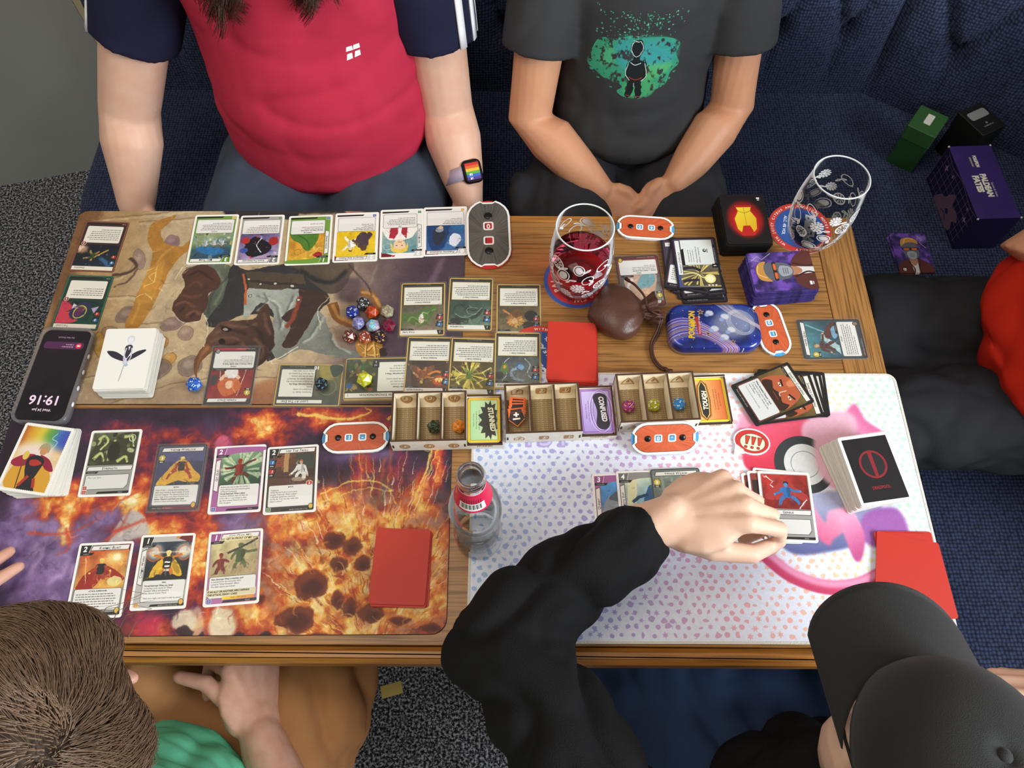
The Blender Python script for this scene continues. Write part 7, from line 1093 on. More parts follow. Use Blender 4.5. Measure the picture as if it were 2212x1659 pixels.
# ---------------------------------------------------------------- leather pouch
LEA = mat('brown_leather', '5a3a2e', .38, noise=(30, .3, '4a2c22'), bump=('noise', 260, .12)); cpos = P(1352, 676, .015)
r = thing('leather_pouch', 'brown leather drawstring pouch lying between the glass and the tin', 'pouch', (cpos.x, cpos.y, T), .12)
B = MB(); ns, nr = 56, 40; S = np.linspace(0, 1, nr)
for k, s in enumerate(S):
    if s < .8: q = s / .8; rad = math.sin(PI * min(1, q * .94 + .02)) ** .62; fold = max(0, q - .45) ** 1.6 * .75
    else: q = (s - .8) / .2; rad = .34 + .26 * q ** 1.3; fold = .42
    x = -.052 + .094 * s
    for i in range(ns):
        th = 2 * PI * i / ns; rr = rad * (1 + fold * .33 * math.cos(9 * th + .6 * math.sin(3 * th)) + .04 * math.sin(3 * th + 4 * s)); y = .041 * rr * math.cos(th) * (1.1 if s < .7 else 1.0); z = .021 * rr * math.sin(th)
        if s > .7: z += .004 * (s - .7) / .3
        z = max(z + .0195, .0005 + .0006 * (1 + math.sin(5 * th))); B.v.append((x + .004 * math.cos(2 * th) * (1 - s), y, z))
for k in range(nr - 1):
    for i in range(ns): j = (i + 1) % ns; B.f.append((k * ns + i, k * ns + j, (k + 1) * ns + j, (k + 1) * ns + i)); B.m.append(0); B.sm.append(True)
B.f.append(tuple(reversed(range(ns)))); B.m.append(0); B.sm.append(True)
o = B.obj('pouch_body', LEA, r); md = o.modifiers.new('hide', 'SOLIDIFY'); md.thickness = .0012; md.offset = -1; md = o.modifiers.new('smooth', 'SUBSURF'); md.levels = 1; md.render_levels = 1
LAC = mat('dark_lace', '47291f', .5)
def pxcord(px, rad, par_): B = MB(); q = [P(u, v, h) for u, v, h in px]; q = [Vector((a_[0], a_[1], a_[2])) for a_ in crom([tuple(t) for t in q], n=5)]; B.loft(q, [rad] * len(q), 8); o = B.obj('lace', LAC, par_); o.matrix_parent_inverse = (Matrix.Translation(par_.location) @ Matrix.Rotation(par_.rotation_euler[2], 4, 'Z')).inverted(); return o
pxcord([(1415, 676, .028), (1400, 668, .034), (1392, 640, .036), (1372, 616, .034), (1358, 607, .022)], .0017, r); pxcord([(1430, 690, .018), (1422, 720, .006), (1410, 745, .003), (1412, 770, .003), (1426, 790, .003), (1444, 799, .003)], .0017, r); pxcord([(1426, 692, .020), (1418, 716, .009), (1406, 742, .004), (1408, 772, .003), (1424, 794, .003), (1440, 800, .0035)], .0016, r); pxcord([(1438, 797, .004), (1444, 802, .004), (1449, 801, .003)], .0028, r); pxcord([(1358, 606, .022), (1352, 602, .020)], .0026, r)
pxcord([(1398, 664, .036), (1410, 674, .040), (1424, 680, .038), (1434, 676, .030)], .0019, r); pxcord([(1398, 696, .014), (1408, 690, .030), (1420, 684, .038), (1432, 684, .032)], .0019, r)
# ---------------------------------------------------------------- phone
q = [(95, 706), (209, 711), (139, 916), (18, 912)]; c, th = quad_pose(q, .012); w_ = ((P(*q[1], .012) - P(*q[0], .012)).length + (P(*q[2], .012) - P(*q[3], .012)).length) / 2; h_ = ((P(*q[3], .012) - P(*q[0], .012)).length + (P(*q[2], .012) - P(*q[1], .012)).length) / 2
r = thing('mobile_phone', 'mobile phone in a clear case, lock screen upside down reading 19:16', 'phone', (c.x, c.y, T + MH + .0003), th + PI); pw, ph = w_ - .007, h_ - .007
m = Im(pw * 1000, ph * 1000, 5, '0a080a'); m.rect(0, 0, pw * 1000, ph * 1000, ('g', '0a070a', '1c121a', 0, 0, 20, ph * 1000)); m.tint(.5, 30, 4, '2a1822', .5, .8); cx = pw * 500; m.text('Wed 24 Jun', cx, 17, 5.2, 'e0c8d8', bold=.02); m.text('19:16', cx, 36, 19, 'd8c0d4', bold=.02); m.rect(6, ph * 1000 - 30, pw * 1000 - 12, 11, '4a2444', r=4); m.ell(13, ph * 1000 - 24.5, 4, 4, 'c83a4a'); m.rect(11, ph * 1000 - 25.4, 4, 2, 'f0e0e0'); m.greek(20, ph * 1000 - 27, 18, 2, 3.4, 'd0b0c8', 3); m.text('Do Not Disturb', cx, ph * 1000 - 11, 3.4, 'c0a8b8'); m.ell(cx, 5.4, 7.6, 2.0, '050405')
B = MB(); f = B.prism(rrect(pw, ph, .011, 6), .0015, .0095, 0, 1, ch=.0012); B.planar(f, -pw / 2, -ph / 2, pw, ph); B.obj('phone_body', [printed('phone_screen', m, .05, emit=.3), mat('phone_edge', '1c1b1e', .25)], r)
B = MB(); ol = rrect(w_, h_, .0135, 6); il = rrect(pw + .0008, ph + .0008, .0115, 6); n = len(ol)
for pts, z in ((ol, 0), (ol, .0108), (il, .0112), (il, .0012)): B.v += [(x, y, z) for x, y in pts]
for k in range(3):
    for i in range(n): j = (i + 1) % n; B.f.append((k * n + i, k * n + j, (k + 1) * n + j, (k + 1) * n + i)); B.m.append(0); B.sm.append(k != 1)
B.f.append(tuple(reversed(range(n)))); B.m.append(0); B.sm.append(False); B.f.append(tuple(3 * n + i for i in range(n))); B.m.append(0); B.sm.append(False)
CASE = bpy.data.materials.new('clear_case'); CASE.use_nodes = True; cb = CASE.node_tree.nodes['Principled BSDF']; cb.inputs['Base Color'].default_value = lin('d9d6dc'); cb.inputs['Roughness'].default_value = .12; cb.inputs['Transmission Weight'].default_value = .75; cb.inputs['Alpha'].default_value = .55
B.obj('case', CASE, r)
for k in range(4): B = MB(); B.ball((w_ / 2 * (-1), -.03 + k * .024, .006), (.0012, .004, .0025), 8); B.obj('case_button', mat('case_stud', 'e6e4ea', .2), r)
# ---------------------------------------------------------------- boxes on the bench
def bench_box(name, q, hh, label, col, cat='box', mtop=None, seam=None):
    c, th = quad_pose(q, SEAT - T + hh); a = [P(u, v, SEAT - T + hh) for u, v in q]; w = ((a[1] - a[0]).length + (a[2] - a[3]).length) / 2; d = ((a[3] - a[0]).length + (a[2] - a[1]).length) / 2; r = thing(name, label, cat, (c.x, c.y, SEAT), th); return r, w, d
gm = mat('green_leatherette', '1f4a22', .5, bump=('noise', 700, .3)); km = mat('black_leatherette', '131313', .5, bump=('noise', 700, .3)); LB = mat('blank_label', 'd6d2c8', .5)
r, w, d = bench_box('deck_box', [(1991, 226.6), (2052.5, 253.5), (2020, 296.5), (1959, 270)], .100, 'tall green deck box with a small white label, on the bench', None)
B = MB(); B.prism(rrect(w - .002, d - .002, .002, 2), .001, .068); B.obj('box_body', gm, r); B = MB(); B.prism(rrect(w, d, .0025, 2), .0685, .100, ch=.001); B.obj('box_lid', mat('green_lid', '2f5a2c', .5, bump=('noise', 700, .3)), r); B = MB(); B.prism(rrect(.014, .030, .002, 2, 0, .004), .1001, .1006); B.obj('label_sticker', LB, r)
r, w, d = bench_box('deck_box', [(2071, 243), (2121, 217.5), (2170, 270), (2125.5, 294)], .100, 'black deck box with a silver label behind the purple box', None)
B = MB(); B.prism(rrect(w - .002, d - .002, .002, 2), .001, .068); B.obj('box_body', km, r); B = MB(); B.prism(rrect(w, d, .0025, 2), .0685, .100, ch=.001); B.obj('box_lid', km, r); B = MB(); B.prism(rrect(.044, .020, .005, 4, 0, .012), .1001, .1006); B.obj('label_sticker', mat('silver_label', '9c9e9c', .35, metal=.3), r)
m = Im(30, 16, 6, '131313'); m.text('GAMEGENIC', 15, 12, 4.4, '7e807e', bold=.02); m.poly([(15, 1), (18, 4), (15, 7), (12, 4)], '7e807e'); B = MB(); f = B.prism([(-.015, -.008), (.015, -.008), (.015, .008), (-.015, .008)], 0, .0003); B.planar(f, -.015, -.008, .03, .016); B.obj('lid_mark', printed('lid_mark', m, .5), r, loc=(0, -.016, .1001))
q = [(2048, 316), (2137.5, 314.5), (2209, 470), (2114, 472.6)]; r, w, d = bench_box('card_storage_box', q, .092, 'large purple cardboard box with white lettering and a gridded side, on the bench corner', None); pm = Im(w * 1000, d * 1000, 4, '33215f'); pm.tint(.15, 30, 3); wm_, dm_ = w * 1000, d * 1000
pm.text('POKéMON', wm_ * .46, dm_ * .14, 9, 'd8d4bc', ang=90, al='l', bold=.06, sx=.66); pm.rect(wm_ * .36, dm_ * .16, 3.6, 24, '8a8474'); pm.text('PALDEAN', wm_ * .46, dm_ * .40, 15, 'd8d4bc', ang=90, al='l', bold=.07, sx=.84); pm.text('FATES', wm_ * .27, dm_ * .42, 16, 'd8d4bc', ang=90, al='l', bold=.07, sx=.92); pm.text('Scarlet & Violet', wm_ * .64, dm_ * .52, 5.4, 'b8b09c', ang=90, al='l', bold=.02)
sm_ = Im(dm_, 92, 4, '1c1638')
for k in range(0, 200, 16): sm_.line([(k, 6), (k, 86)], .8, '7a6a8e', .9); sm_.line([(6, k), (dm_ - 6, k)], .8, '7a6a8e', .9)
sm_.line([(10, 4), (dm_ * .25, 10), (dm_ * .5, 2), (dm_ * .8, 8), (dm_ - 6, 3)], 1, '7a6a8e'); sm_.sm([(52, 92), (60, 66), (74, 58), (84, 40), (98, 30), (104, 50), (122, 46), (140, 56), (128, 66), (136, 80), (120, 92)], '6e5468', .95); sm_.ell(100, 70, 6, 5, '2a2040'); sm_.line([(84, 82), (96, 78), (112, 84)], 2, '2a2040')
for x, y, k in ((30, 26, 9), (58, 20, 6), (150, 34, 8), (140, 16, 5)): sm_.poly([(x, y - k), (x + k * .22, y - k * .22), (x + k, y), (x + k * .22, y + k * .22), (x, y + k), (x - k * .22, y + k * .22), (x - k, y), (x - k * .22, y - k * .22)], '8a7a94')
B = MB(); B.prism([(-w / 2, -d / 2), (w / 2, -d / 2), (w / 2, d / 2), (-w / 2, d / 2)], .001, .092, 0, 1)
B.planar(len(B.f) - 2, -w / 2, -d / 2, w, d)
for fi, f in enumerate(B.f):
    xs_ = [B.v[k][0] for k in f]
    if max(xs_) < -w / 2 + 1e-6: B.m[fi] = 2; B.uv[fi] = [((d / 2 - B.v[k][1]) / d, (B.v[k][2]) / .092) for k in f]
B.obj('box_sleeve', [printed('box_top', pm, .45), mat('box_side_purple', '221a44', .5), printed('box_side', sm_, .45)], r)
for sx in (-1, 1):
    for sy in (-1, 1): B = MB(); B.ball((sx * w / 2, sy * d / 2, .0915), .0022, 8); B.obj('worn_corner', mat('worn_card', 'c9c4b8', .8), r)
# ---------------------------------------------------------------- stools under the two near players, a paper tag by the brown trousers
def stool(x, y, label, z=.43):
    r = thing('wooden_stool', label, 'stool', (x, y, 0)); B = MB(); B.lathe([(.001, z - .03), (.165, z - .03), (.18, z - .022), (.18, z - .006), (.172, z), (.001, z)], 40); B.obj('stool_seat', WOODY, r)
    for k in range(4): a_ = PI / 4 + k * PI / 2; B = MB(); B.loft([(.17 * math.cos(a_), .17 * math.sin(a_), .012), (.125 * math.cos(a_), .125 * math.sin(a_), z - .031)], [.014, .018], 10, caps=False); B.obj('leg', WOODY, r)
    return r
stool(.120, -.17, 'wooden stool under the person in the black cap'); stool(-.375, -.20, 'wooden stool under the person in the green shirt')
# ---------------------------------------------------------------- people
from mathutils import noise as mn
from mathutils.bvhtree import BVHTree
V3 = Vector
def blob(name, B, voxel, m, parent, smooth=4, folds=None, deci=None, label=None):
    """many overlapping solids melted into one continuous skin, then creased"""
    me = B.mesh('raw', []); o = bpy.data.objects.new('raw', me); COL.objects.link(o)
    q = o.modifiers.new('r', 'REMESH'); q.mode = 'VOXEL'; q.voxel_size = voxel; q = o.modifiers.new('s', 'SMOOTH'); q.factor = .5; q.iterations = smooth
    if deci: q = o.modifiers.new('d', 'DECIMATE'); q.ratio = deci
    dg = bpy.context.evaluated_depsgraph_get(); ne = bpy.data.meshes.new_from_object(o.evaluated_get(dg)); bpy.data.objects.remove(o); bpy.data.meshes.remove(me)
    if folds:
        n = len(ne.vertices); C = np.empty(n * 3, np.float32); N = np.empty(n * 3, np.float32); ne.vertices.foreach_get('co', C); ne.vertex_normals.foreach_get('vector', N); C = C.reshape(-1, 3); N = N.reshape(-1, 3)
        D = np.zeros(n, np.float32); nz = mn.noise
        for amp, sx, sy, sz, pw, fn in folds:
            for i, (x, y, z) in enumerate(C.tolist()):
                k = fn(V3((x, y, z))) if fn else 1.0
                if k > 0: r = 1 - abs(nz((x * sx, y * sy, z * sz))) * 2.0; D[i] -= amp * k * (r ** pw if r > 0 else 0)
        E = np.empty(len(ne.edges) * 2, int); ne.edges.foreach_get('vertices', E); E = E.reshape(-1, 2); dg_ = np.bincount(E.ravel(), minlength=n).astype(np.float32)
        for _ in range(2): q = np.bincount(E[:, 0], D[E[:, 1]], n) + np.bincount(E[:, 1], D[E[:, 0]], n); D = .4 * D + .6 * (q / np.maximum(dg_, 1))
        C = C + N * D[:, None]
        for _ in range(2): C = .5 * C + .5 * np.stack([(np.bincount(E[:, 0], C[E[:, 1], j], n) + np.bincount(E[:, 1], C[E[:, 0], j], n)) / np.maximum(dg_, 1) for j in range(3)], 1)
        ne.vertices.foreach_set('co', np.ascontiguousarray(C, np.float32).ravel())
    ne.name = name; ne.materials.clear(); ne.materials.append(m); ne.polygons.foreach_set('use_smooth', [True] * len(ne.polygons)); ne.update()
    o = bpy.data.objects.new(name, ne); COL.objects.link(o); par(o, parent)
    if label: o['label'] = label
    return o
def hand(B, W, K, n, side, curls, thumb, s=1.0, spread=.06):
    """W wrist, K middle of the knuckle row, n back-of-hand normal; side +1 left hand, -1 right hand; curls per finger (3 angles); thumb = 3 joints in (f, t, n) units"""
    W, K = V3(W), V3(K); f = (K - W).normalized(); n = (V3(n) - f * V3(n).dot(f)).normalized(); t = f.cross(n) * side
    L = (K - W).length; lat = (.0285, .0095, -.0095, -.027)
    for i, l in enumerate(lat):
        kp = K + t * l * s + n * (.002 - abs(l) * .06) + f * ((.0, .004, .001, -.007)[i] * s); B.loft([W + t * l * .42 * s, W.lerp(kp, .55) , kp], [.0125 * s, .0118 * s, .0108 * s], 10)
        d0 = (f + t * (spread * (1.5 - i) * .6)).normalized(); p = kp.copy(); pts = [p]; a = 0; ln = ((.043, .025, .020), (.047, .029, .021), (.044, .027, .021), (.034, .020, .018))[i]
        for j in range(3): a += curls[i][j]; p = p + (d0 * math.cos(a) - n * math.sin(a)) * ln[j] * s; pts.append(p)
        r0 = (.0092, .0094, .0090, .0080)[i] * s; B.loft([kp, kp.lerp(pts[1], .5), pts[1], pts[1].lerp(pts[2], .5), pts[2], pts[3]], [r0 * 1.06, r0 * .93, r0 * .98, r0 * .86, r0 * .88, r0 * .74], 10)
    B.loft([W - f * .030, W, W + f * L * .35], [(.027 * s, .021 * s), (.027 * s, .019 * s), (.028 * s, .016 * s)], 14, hint=n)
    B.ball(W.lerp(K, .55) - n * .004, (L * .56, L * .56, .0155 * s), 14, R=Matrix((f, t, n)).transposed())
    B.ball(W + f * L * .42 + t * .022 * s - n * .010, (.030 * s, .017 * s, .016 * s), 12, R=Matrix((f, t, n)).transposed())
    tp = [W + f * .012 * s + t * .016 * s - n * .006] + [W + f * q[0] * s + t * q[1] * s + n * q[2] * s for q in thumb]; B.loft(tp, [.0125 * s, .0118 * s, .0102 * s, .0082 * s][:len(tp)], 10)
    return tp[-1]
def head(B, c, fwd, up, s=1.0):
    f, u = V3(fwd).normalized(), V3(up).normalized(); u = (u - f * u.dot(f)).normalized(); r = f.cross(u); c = V3(c); R = Matrix((r, f, u)).transposed(); at = lambda x, y, z: c + (r * x + f * y + u * z) * s
    B.ball(at(0, -.008, .028), (.074 * s, .093 * s, .078 * s), 20, R=R); B.ball(at(0, .020, -.030), (.060 * s, .066 * s, .070 * s), 18, R=R); B.ball(at(0, .052, -.078), (.030 * s, .028 * s, .024 * s), 12, R=R)
    for x in (-1, 1): B.ball(at(x * .036, .056, -.024), (.024 * s, .022 * s, .024 * s), 12, R=R); B.ball(at(x * .074, -.004, -.002), (.008 * s, .017 * s, .030 * s), 12, R=R); B.ball(at(x * .032, .076, .022), (.024 * s, .010 * s, .008 * s), 10, R=R)
    B.loft([at(0, .080, .014), at(0, .092, -.006), at(0, .104, -.022)], [.008 * s, .010 * s, .013 * s], 10); B.ball(at(0, .080, -.050), (.023 * s, .012 * s, .006 * s), 10, R=R); B.ball(at(0, .079, -.060), (.020 * s, .011 * s, .007 * s), 10, R=R)
    return at, R
def eyes(at, R, parent, s):
    for x in (-1, 1): B = MB(); B.ball(at(x * .031, .069, .004), .0125 * s, 12); par(B.obj('eye', mat('eye_white', 'e8e4dc', .2), parent), parent); B = MB(); B.ball(at(x * .031, .0775, .004), .0055 * s, 10); par(B.obj('iris', mat('eye_dark', '2a1e16', .15), parent), parent)
SK1 = mat('skin_fair', 'e6bfa6', .5, sss=.12, noise=(30, .35, 'dba88e')); SK2 = mat('skin_warm', 'd9a07c', .5, sss=.12, noise=(30, .35, 'cf9270')); SK3 = mat('skin_rosy', 'dcae98', .52, sss=.12, noise=(60, .35, 'c98f78')); SK4 = mat('skin_pale', 'ecc8ae', .5, sss=.12, noise=(40, .35, 'e0b49a'))
def cloth(name, col, dark, scale=700, st=.25, rough=.85): return mat(name, col, rough, noise=(12, .4, dark), bump=('noise', scale, st), spec=.2)
REST = [(.35, .5, .3)] * 4
# --- A: red shirt, far side
A = thing('person', 'person in a red shirt with navy sleeves and a wristwatch, seated behind the table', 'person', (-.33, 1.10, 0)); SH = T
B = MB(); B.loft([(-.33, 1.10, .60), (-.33, 1.05, .68), (-.335, 1.08, .80), (-.34, 1.11, .93), (-.34, 1.13, 1.04)], [(.13, .09), (.135, .10), (.13, .085), (.14, .075), (.10, .055)], 24, hint=(0, 1, 0)); B.loft([(-.34, 1.13, 1.03), (-.34, 1.12, 1.20)], [.055, .05], 14)
sl, el, wl = V3((-.535, 1.10, .985)), V3((-.668, 1.025, .69)), V3((-.690, .925, .560)); sr, er, wr = V3((-.145, 1.10, .985)), V3((-.118, 1.03, .69)), V3((-.080, .905, .598))
for s_, e_, w_, k in ((sl, el, wl, 1), (sr, er, wr, .94)): B.loft([s_, s_.lerp(e_, .5), e_, e_.lerp(w_, .35), e_.lerp(w_, .75), w_], [.054 * k, .055 * k, .050 * k, .052 * k, .040 * k, (.031, .038) if k == 1 else (.027, .034)], 18); B.loft([(-.34, 1.13, 1.0), s_], [.05, .05], 14)
hand(B, wl, wl + V3((.002, -.078, -.020)), (-.2, -.3, .9), -1, [(.1, .1, .1)] * 4, [(.03, .034, -.002), (.055, .045, -.004), (.075, .046, -.006)], .98); hand(B, wr, wr + V3((.004, -.070, -.045)), (.1, -.4, .9), 1, [(.5, .6, .4)] * 4, [(.03, .034, -.006), (.05, .045, -.012), (.07, .046, -.016)], .92)
at_h, Rh = head(B, (-.34, 1.06, 1.29), (0, -.8, -.6), (0, -.6, .8)); blob('body', B, .0042, SK1, A, 5, deci=.4); eyes(at_h, Rh, A, 1)
RED = cloth('red_jersey', 'bd3049', 'b02840', 900, .2)
B = MB(); B.loft([(-.325, 1.065, .575), (-.325, 1.07, .62), (-.325, 1.045, .68), (-.328, 1.045, .73), (-.333, 1.075, .83), (-.338, 1.10, .93), (-.34, 1.125, 1.02)], [(.13, .10), (.172, .160), (.185, .172), (.183, .158), (.180, .138), (.195, .125), (.165, .09)], 32, hint=(0, 1, 0)); B.ball((-.41, 1.03, .89), (.085, .06, .085), 16); B.ball((-.26, 1.03, .89), (.085, .06, .085), 16); B.ball((-.325, .985, .70), (.160, .095, .082), 20)
fr_ = lambda c: 1.0 if c.y < 1.06 else .3
shirt = blob('shirt', B, .0055, RED, A, 9, [(.0065, 3.5, 3, 17, 5, lambda c: max(0, 1 - abs(c.z - .79) / .16)), (.003, 8, 8, 12, 3, None)])
def decal(o, im, name, base, px, wpx, cm_w, cm_h, rough=.85):
    """print on the front of a garment: flat projection along y, laid where the sight line through px meets the cloth"""
    bv = BVHTree.FromPolygons([v.co[:] for v in o.data.vertices], [p.vertices[:] for p in o.data.polygons]); off = o.matrix_parent_inverse.translation if False else V3((0, 0, 0))
    d = (P(px[0], px[1], -.2) - CAM_POS).normalized(); h, nn, _, _ = bv.ray_cast(CAM_POS, d)
    l = o.data.uv_layers.new(name='UVMap')
    for p in o.data.polygons:
        for li, vi in zip(p.loop_indices, p.vertices): c = o.data.vertices[vi]; l.data[li].uv = (-5, -5) if c.normal.y > .1 else ((c.co.x - h.x) / cm_w + .5, (c.co.z - h.z) / cm_h + .5)
    m = base.copy(); m.name = name; nt = m.node_tree; b = nt.nodes['Principled BSDF']; t = nt.nodes.new('ShaderNodeTexImage'); t.image = im.image(name); t.extension = 'CLIP'; mx = nt.nodes.new('ShaderNodeMix'); mx.data_type = 'RGBA'; src = b.inputs['Base Color'].links[0].from_socket
    nt.links.new(t.outputs['Alpha'], mx.inputs['Factor']); nt.links.new(src, mx.inputs[6]); nt.links.new(t.outputs['Color'], mx.inputs[7]); nt.links.new(mx.outputs[2], b.inputs['Base Color']); o.data.materials[0] = m
m = Im(24, 24, 8, 'f2f2f2'); m.al = np.zeros((m.H, m.W), np.float32)
for x, y, a_, b_ in ((2, 4.6, 10.4, 5.6), (11.6, 3.6, 10.4, 5.8), (2, 12.4, 9, 6.2), (12.6, 11.2, 9, 6.6)): m.poly([(x + 1.2, y + .6), (x + a_ * .86, y), (x + a_ * .9, y + b_ * .9), (x, y + b_)], 'f4f2f0')
decal(shirt, m, 'flag_badge', RED, (764, 112), 0, .026, .030)
NVY = cloth('navy_jersey', '23253f', '1b1c31', 900, .2)
for s_, e_, nm in ((sl, el, 1), (sr, er, -1)):
    B = MB(); ce = V3((-.34, 1.12, 1.0)); B.loft([ce.lerp(s_, .40) + V3((0, 0, .004)), s_, s_.lerp(e_, .3), s_.lerp(e_, .60)], [.079, .077, .074, .071], 20, caps=False); blob('sleeve', B, .0055, NVY, A, 5, [(.004, 6, 6, 6, 3, None)])
    B = MB(); ax = (e_ - s_).normalized(); out = (V3((-nm, -.35, .1)) - ax * V3((-nm, -.35, .1)).dot(ax)).normalized(); sd = ax.cross(out)
    for k in range(3 if nm < 0 else 2):
        an = (-.55 + k * .48) if nm < 0 else (-.1 + k * .5); pts = [s_.lerp(e_, q) + (out * math.cos(an + dq) + sd * math.sin(an + dq)) * (.0745 - .005 * q) for q in np.linspace(-.02, .585, 8) for dq in (-.09, .09)]; o_ = len(B.v); B.v += [tuple(p) for p in pts]
        for i in range(7): B.f.append((o_ + 2 * i, o_ + 2 * i + 1, o_ + 2 * i + 3, o_ + 2 * i + 2)); B.m.append(0); B.sm.append(True)
    ob = par(B.obj('sleeve_stripe', mat('white_stripe', 'eeeeee', .7), A), A); md = ob.modifiers.new('t', 'SOLIDIFY'); md.thickness = .003
DEN = cloth('dark_denim', '4c5868', '3c4656', 1200, .4)
B = MB(); B.loft([(-.33, 1.11, .568), (-.33, 1.04, .575)], [(.185, .10), (.18, .10)], 22, hint=(0, 0, 1))
for kx, hx in ((-.455, -.425), (-.215, -.245)): B.loft([(hx, 1.06, .565), ((hx + kx) / 2, .92, .57), (kx, .66, .565), (kx, .56, .54), (kx, .55, .10)], [(.115, .098), (.115, .098), (.095, .09), (.085, .085), (.06, .06)], 20, hint=(0, 0, 1))
blob('jeans', B, .008, DEN, A, 5, [(.007, 12, 7, 7, 3, None), (.004, 22, 16, 16, 2, None)])
WD = wl - wl
ax = (wr - er).normalized(); B = MB(); B.loft([wr - ax * .052, wr - ax * .030], [(.0350, .0425), (.0345, .0415)], 22, caps=False); wch = par(B.obj('wristwatch', mat('lilac_strap', 'b3a3b8', .6), A), A); wch['label'] = 'wristwatch with a lilac strap and a rainbow screen'
bvp = P(1029, 420, -.10); dr = (bvp - CAM_POS).normalized(); cpt = wr - ax * .041; wn = (V3((.25, -.35, 1)) - ax * V3((.25, -.35, 1)).dot(ax)).normalized(); wx = ax.cross(wn); cw = cpt + wn * .0405 + wx * -.008
m = Im(32, 38, 6, '101012')
for i, cc in enumerate(('b8322c', 'c8602c', 'cfae3a', '5a9a48', '3a62b0', '5a3a8a')): m.rect(2, 3 + i * 5.3, 28, 5.4, cc)
m.text('19:', 21, 27, 6, 'f0f0f4', bold=.04); m.text('16', 21, 34, 6, 'f0f0f4', bold=.04)
Rw = Matrix((wx, -ax, wn)).transposed().to_4x4()
B = MB(); B.prism(rrect(.034, .040, .009, 5), -.006, .004, ch=.002, smooth=True); ob = B.obj('watch_case', mat('watch_case', '1a1216', .2, metal=.4), wch); ob.matrix_basis = Matrix.Translation(cw) @ Rw
B = MB(); f = B.prism(rrect(.028, .034, .006, 5), .0041, .0048, 0, 0); B.planar(f, -.014, -.017, .028, .034); ob = B.obj('watch_screen', printed('watch_screen', m, .15, emit=.25), wch); ob.matrix_basis = Matrix.Translation(cw) @ Rw
def strands(name, paths, rad, m, parent, n=5):
    B = MB()
    for p in paths: B.loft(p, [rad * (1 - .75 * i / (len(p) - 1)) for i in range(len(p))], n, caps=False)
    return par(B.obj(name, m, parent), parent)
HB = mat('dark_brown_hair', '5d4232', .4, noise=(60, .3, '2a1a13'), spec=.5)
B = MB(); B.ball(at_h(0, -.018, .04), (.088, .10, .085), 18, R=Rh); B.ball(at_h(0, -.06, -.03), (.085, .06, .11), 16, R=Rh); hr = blob('hair', B, .006, HB, A, 3)
g = random.Random(5); ps = []
for cx, tx, tv in ((-.425, 505, 58), (-.265, 690, 52)):
    tip = P(tx, tv, .165)
    for i in range(300):
        a_ = g.uniform(0, 6.28); r_ = g.uniform(.0, .026); p0 = V3((cx + (.03 if cx < -.34 else -.03) + r_ * math.cos(a_), 1.045 + r_ * math.sin(a_), 1.30)); cl = i % 9; gc = random.Random(cl + int(tx)); en = tip + V3((gc.gauss(0, .018), gc.gauss(0, .008) - .004, gc.uniform(-.005, .05))) + V3((g.gauss(0, .003), g.gauss(0, .003), g.uniform(-.004, .016))); ph = gc.uniform(0, 6.28) + g.gauss(0, .25); am = gc.uniform(.010, .018); pts = []
        for k in range(23): q = k / 22; c_ = p0.lerp(en, q) + V3((0, -.028 * math.sin(PI * q), 0)); pts.append(c_ + V3((am * q * math.sin(q * 21 + ph), am * q * .7 * math.cos(q * 21 + ph) - .006, 0)))
        ps.append(pts)
strands('hair_locks', ps, .0011, HB, A, 3)
# --- B: grey T-shirt, far side
K_ = thing('person', 'person in a charcoal T-shirt with a green paint-splash print, hands clasped at the table', 'person', (.205, 1.12, 0))
B = MB(); B.loft([(.205, 1.12, .60), (.205, 1.09, .66), (.205, 1.11, .80), (.205, 1.12, .93), (.205, 1.13, .99)], [(.11, .085), (.11, .085), (.11, .075), (.115, .07), (.09, .055)], 22, hint=(0, 1, 0)); B.loft([(.205, 1.125, .98), (.205, 1.115, 1.10)], [.045, .042], 14)
sl, el, wl = V3((.060, 1.115, .945)), V3((.028, 1.005, .695)), V3((.152, .905, .622)); sr, er, wr = V3((.350, 1.115, .945)), V3((.378, 1.03, .700)), V3((.282, .915, .632))
for s_, e_, w_ in ((sl, el, wl), (sr, er, wr)): B.loft([s_, s_.lerp(e_, .5), e_, e_.lerp(w_, .3), e_.lerp(w_, .7), w_], [.046, .042, .038, .041, .034, (.024, .028)], 18); B.loft([(.205, 1.125, .96), s_], [.05, .045], 14)
hand(B, wl, (.208, .858, .598), (-.45, -.35, .8), -1, [(.4, .7, .4)] * 4, [(.025, .030, .004), (.046, .036, .004), (.064, .032, .0)], .86); hand(B, wr, (.236, .862, .606), (.5, -.3, .8), 1, [(.5, .8, .4)] * 4, [(.025, .030, .004), (.046, .034, .006), (.062, .026, .004)], .86)
at_h, Rh = head(B, (.205, 1.06, 1.17), (0, -.8, -.6), (0, -.6, .8), .94); blob('body', B, .0036, SK2, K_, 4, deci=.4); eyes(at_h, Rh, K_, .94)
GRY = cloth('charcoal_cotton', '3f4042', '343537', 1100, .2)
B = MB(); B.loft([(.205, 1.10, .60), (.205, 1.075, .67), (.205, 1.09, .77), (.205, 1.105, .88), (.205, 1.12, .97)], [(.140, .118), (.140, .120), (.134, .108), (.138, .098), (.115, .07)], 28, hint=(0, 1, 0)); B.ball((.205, 1.02, .655), (.11, .07, .06), 16)
for s_, e_ in ((sl, el), (sr, er)): B.loft([V3((.205, 1.12, .955)).lerp(s_, .5), s_, s_.lerp(e_, .35), s_.lerp(e_, .60)], [.062, .064, .062, .063], 20, caps=False)
shirt = blob('t_shirt', B, .005, GRY, K_, 6, [(.005, 5, 5, 13, 4, lambda c: max(0, 1 - abs(c.z - .72) / .13)), (.004, 9, 9, 7, 3, None)])
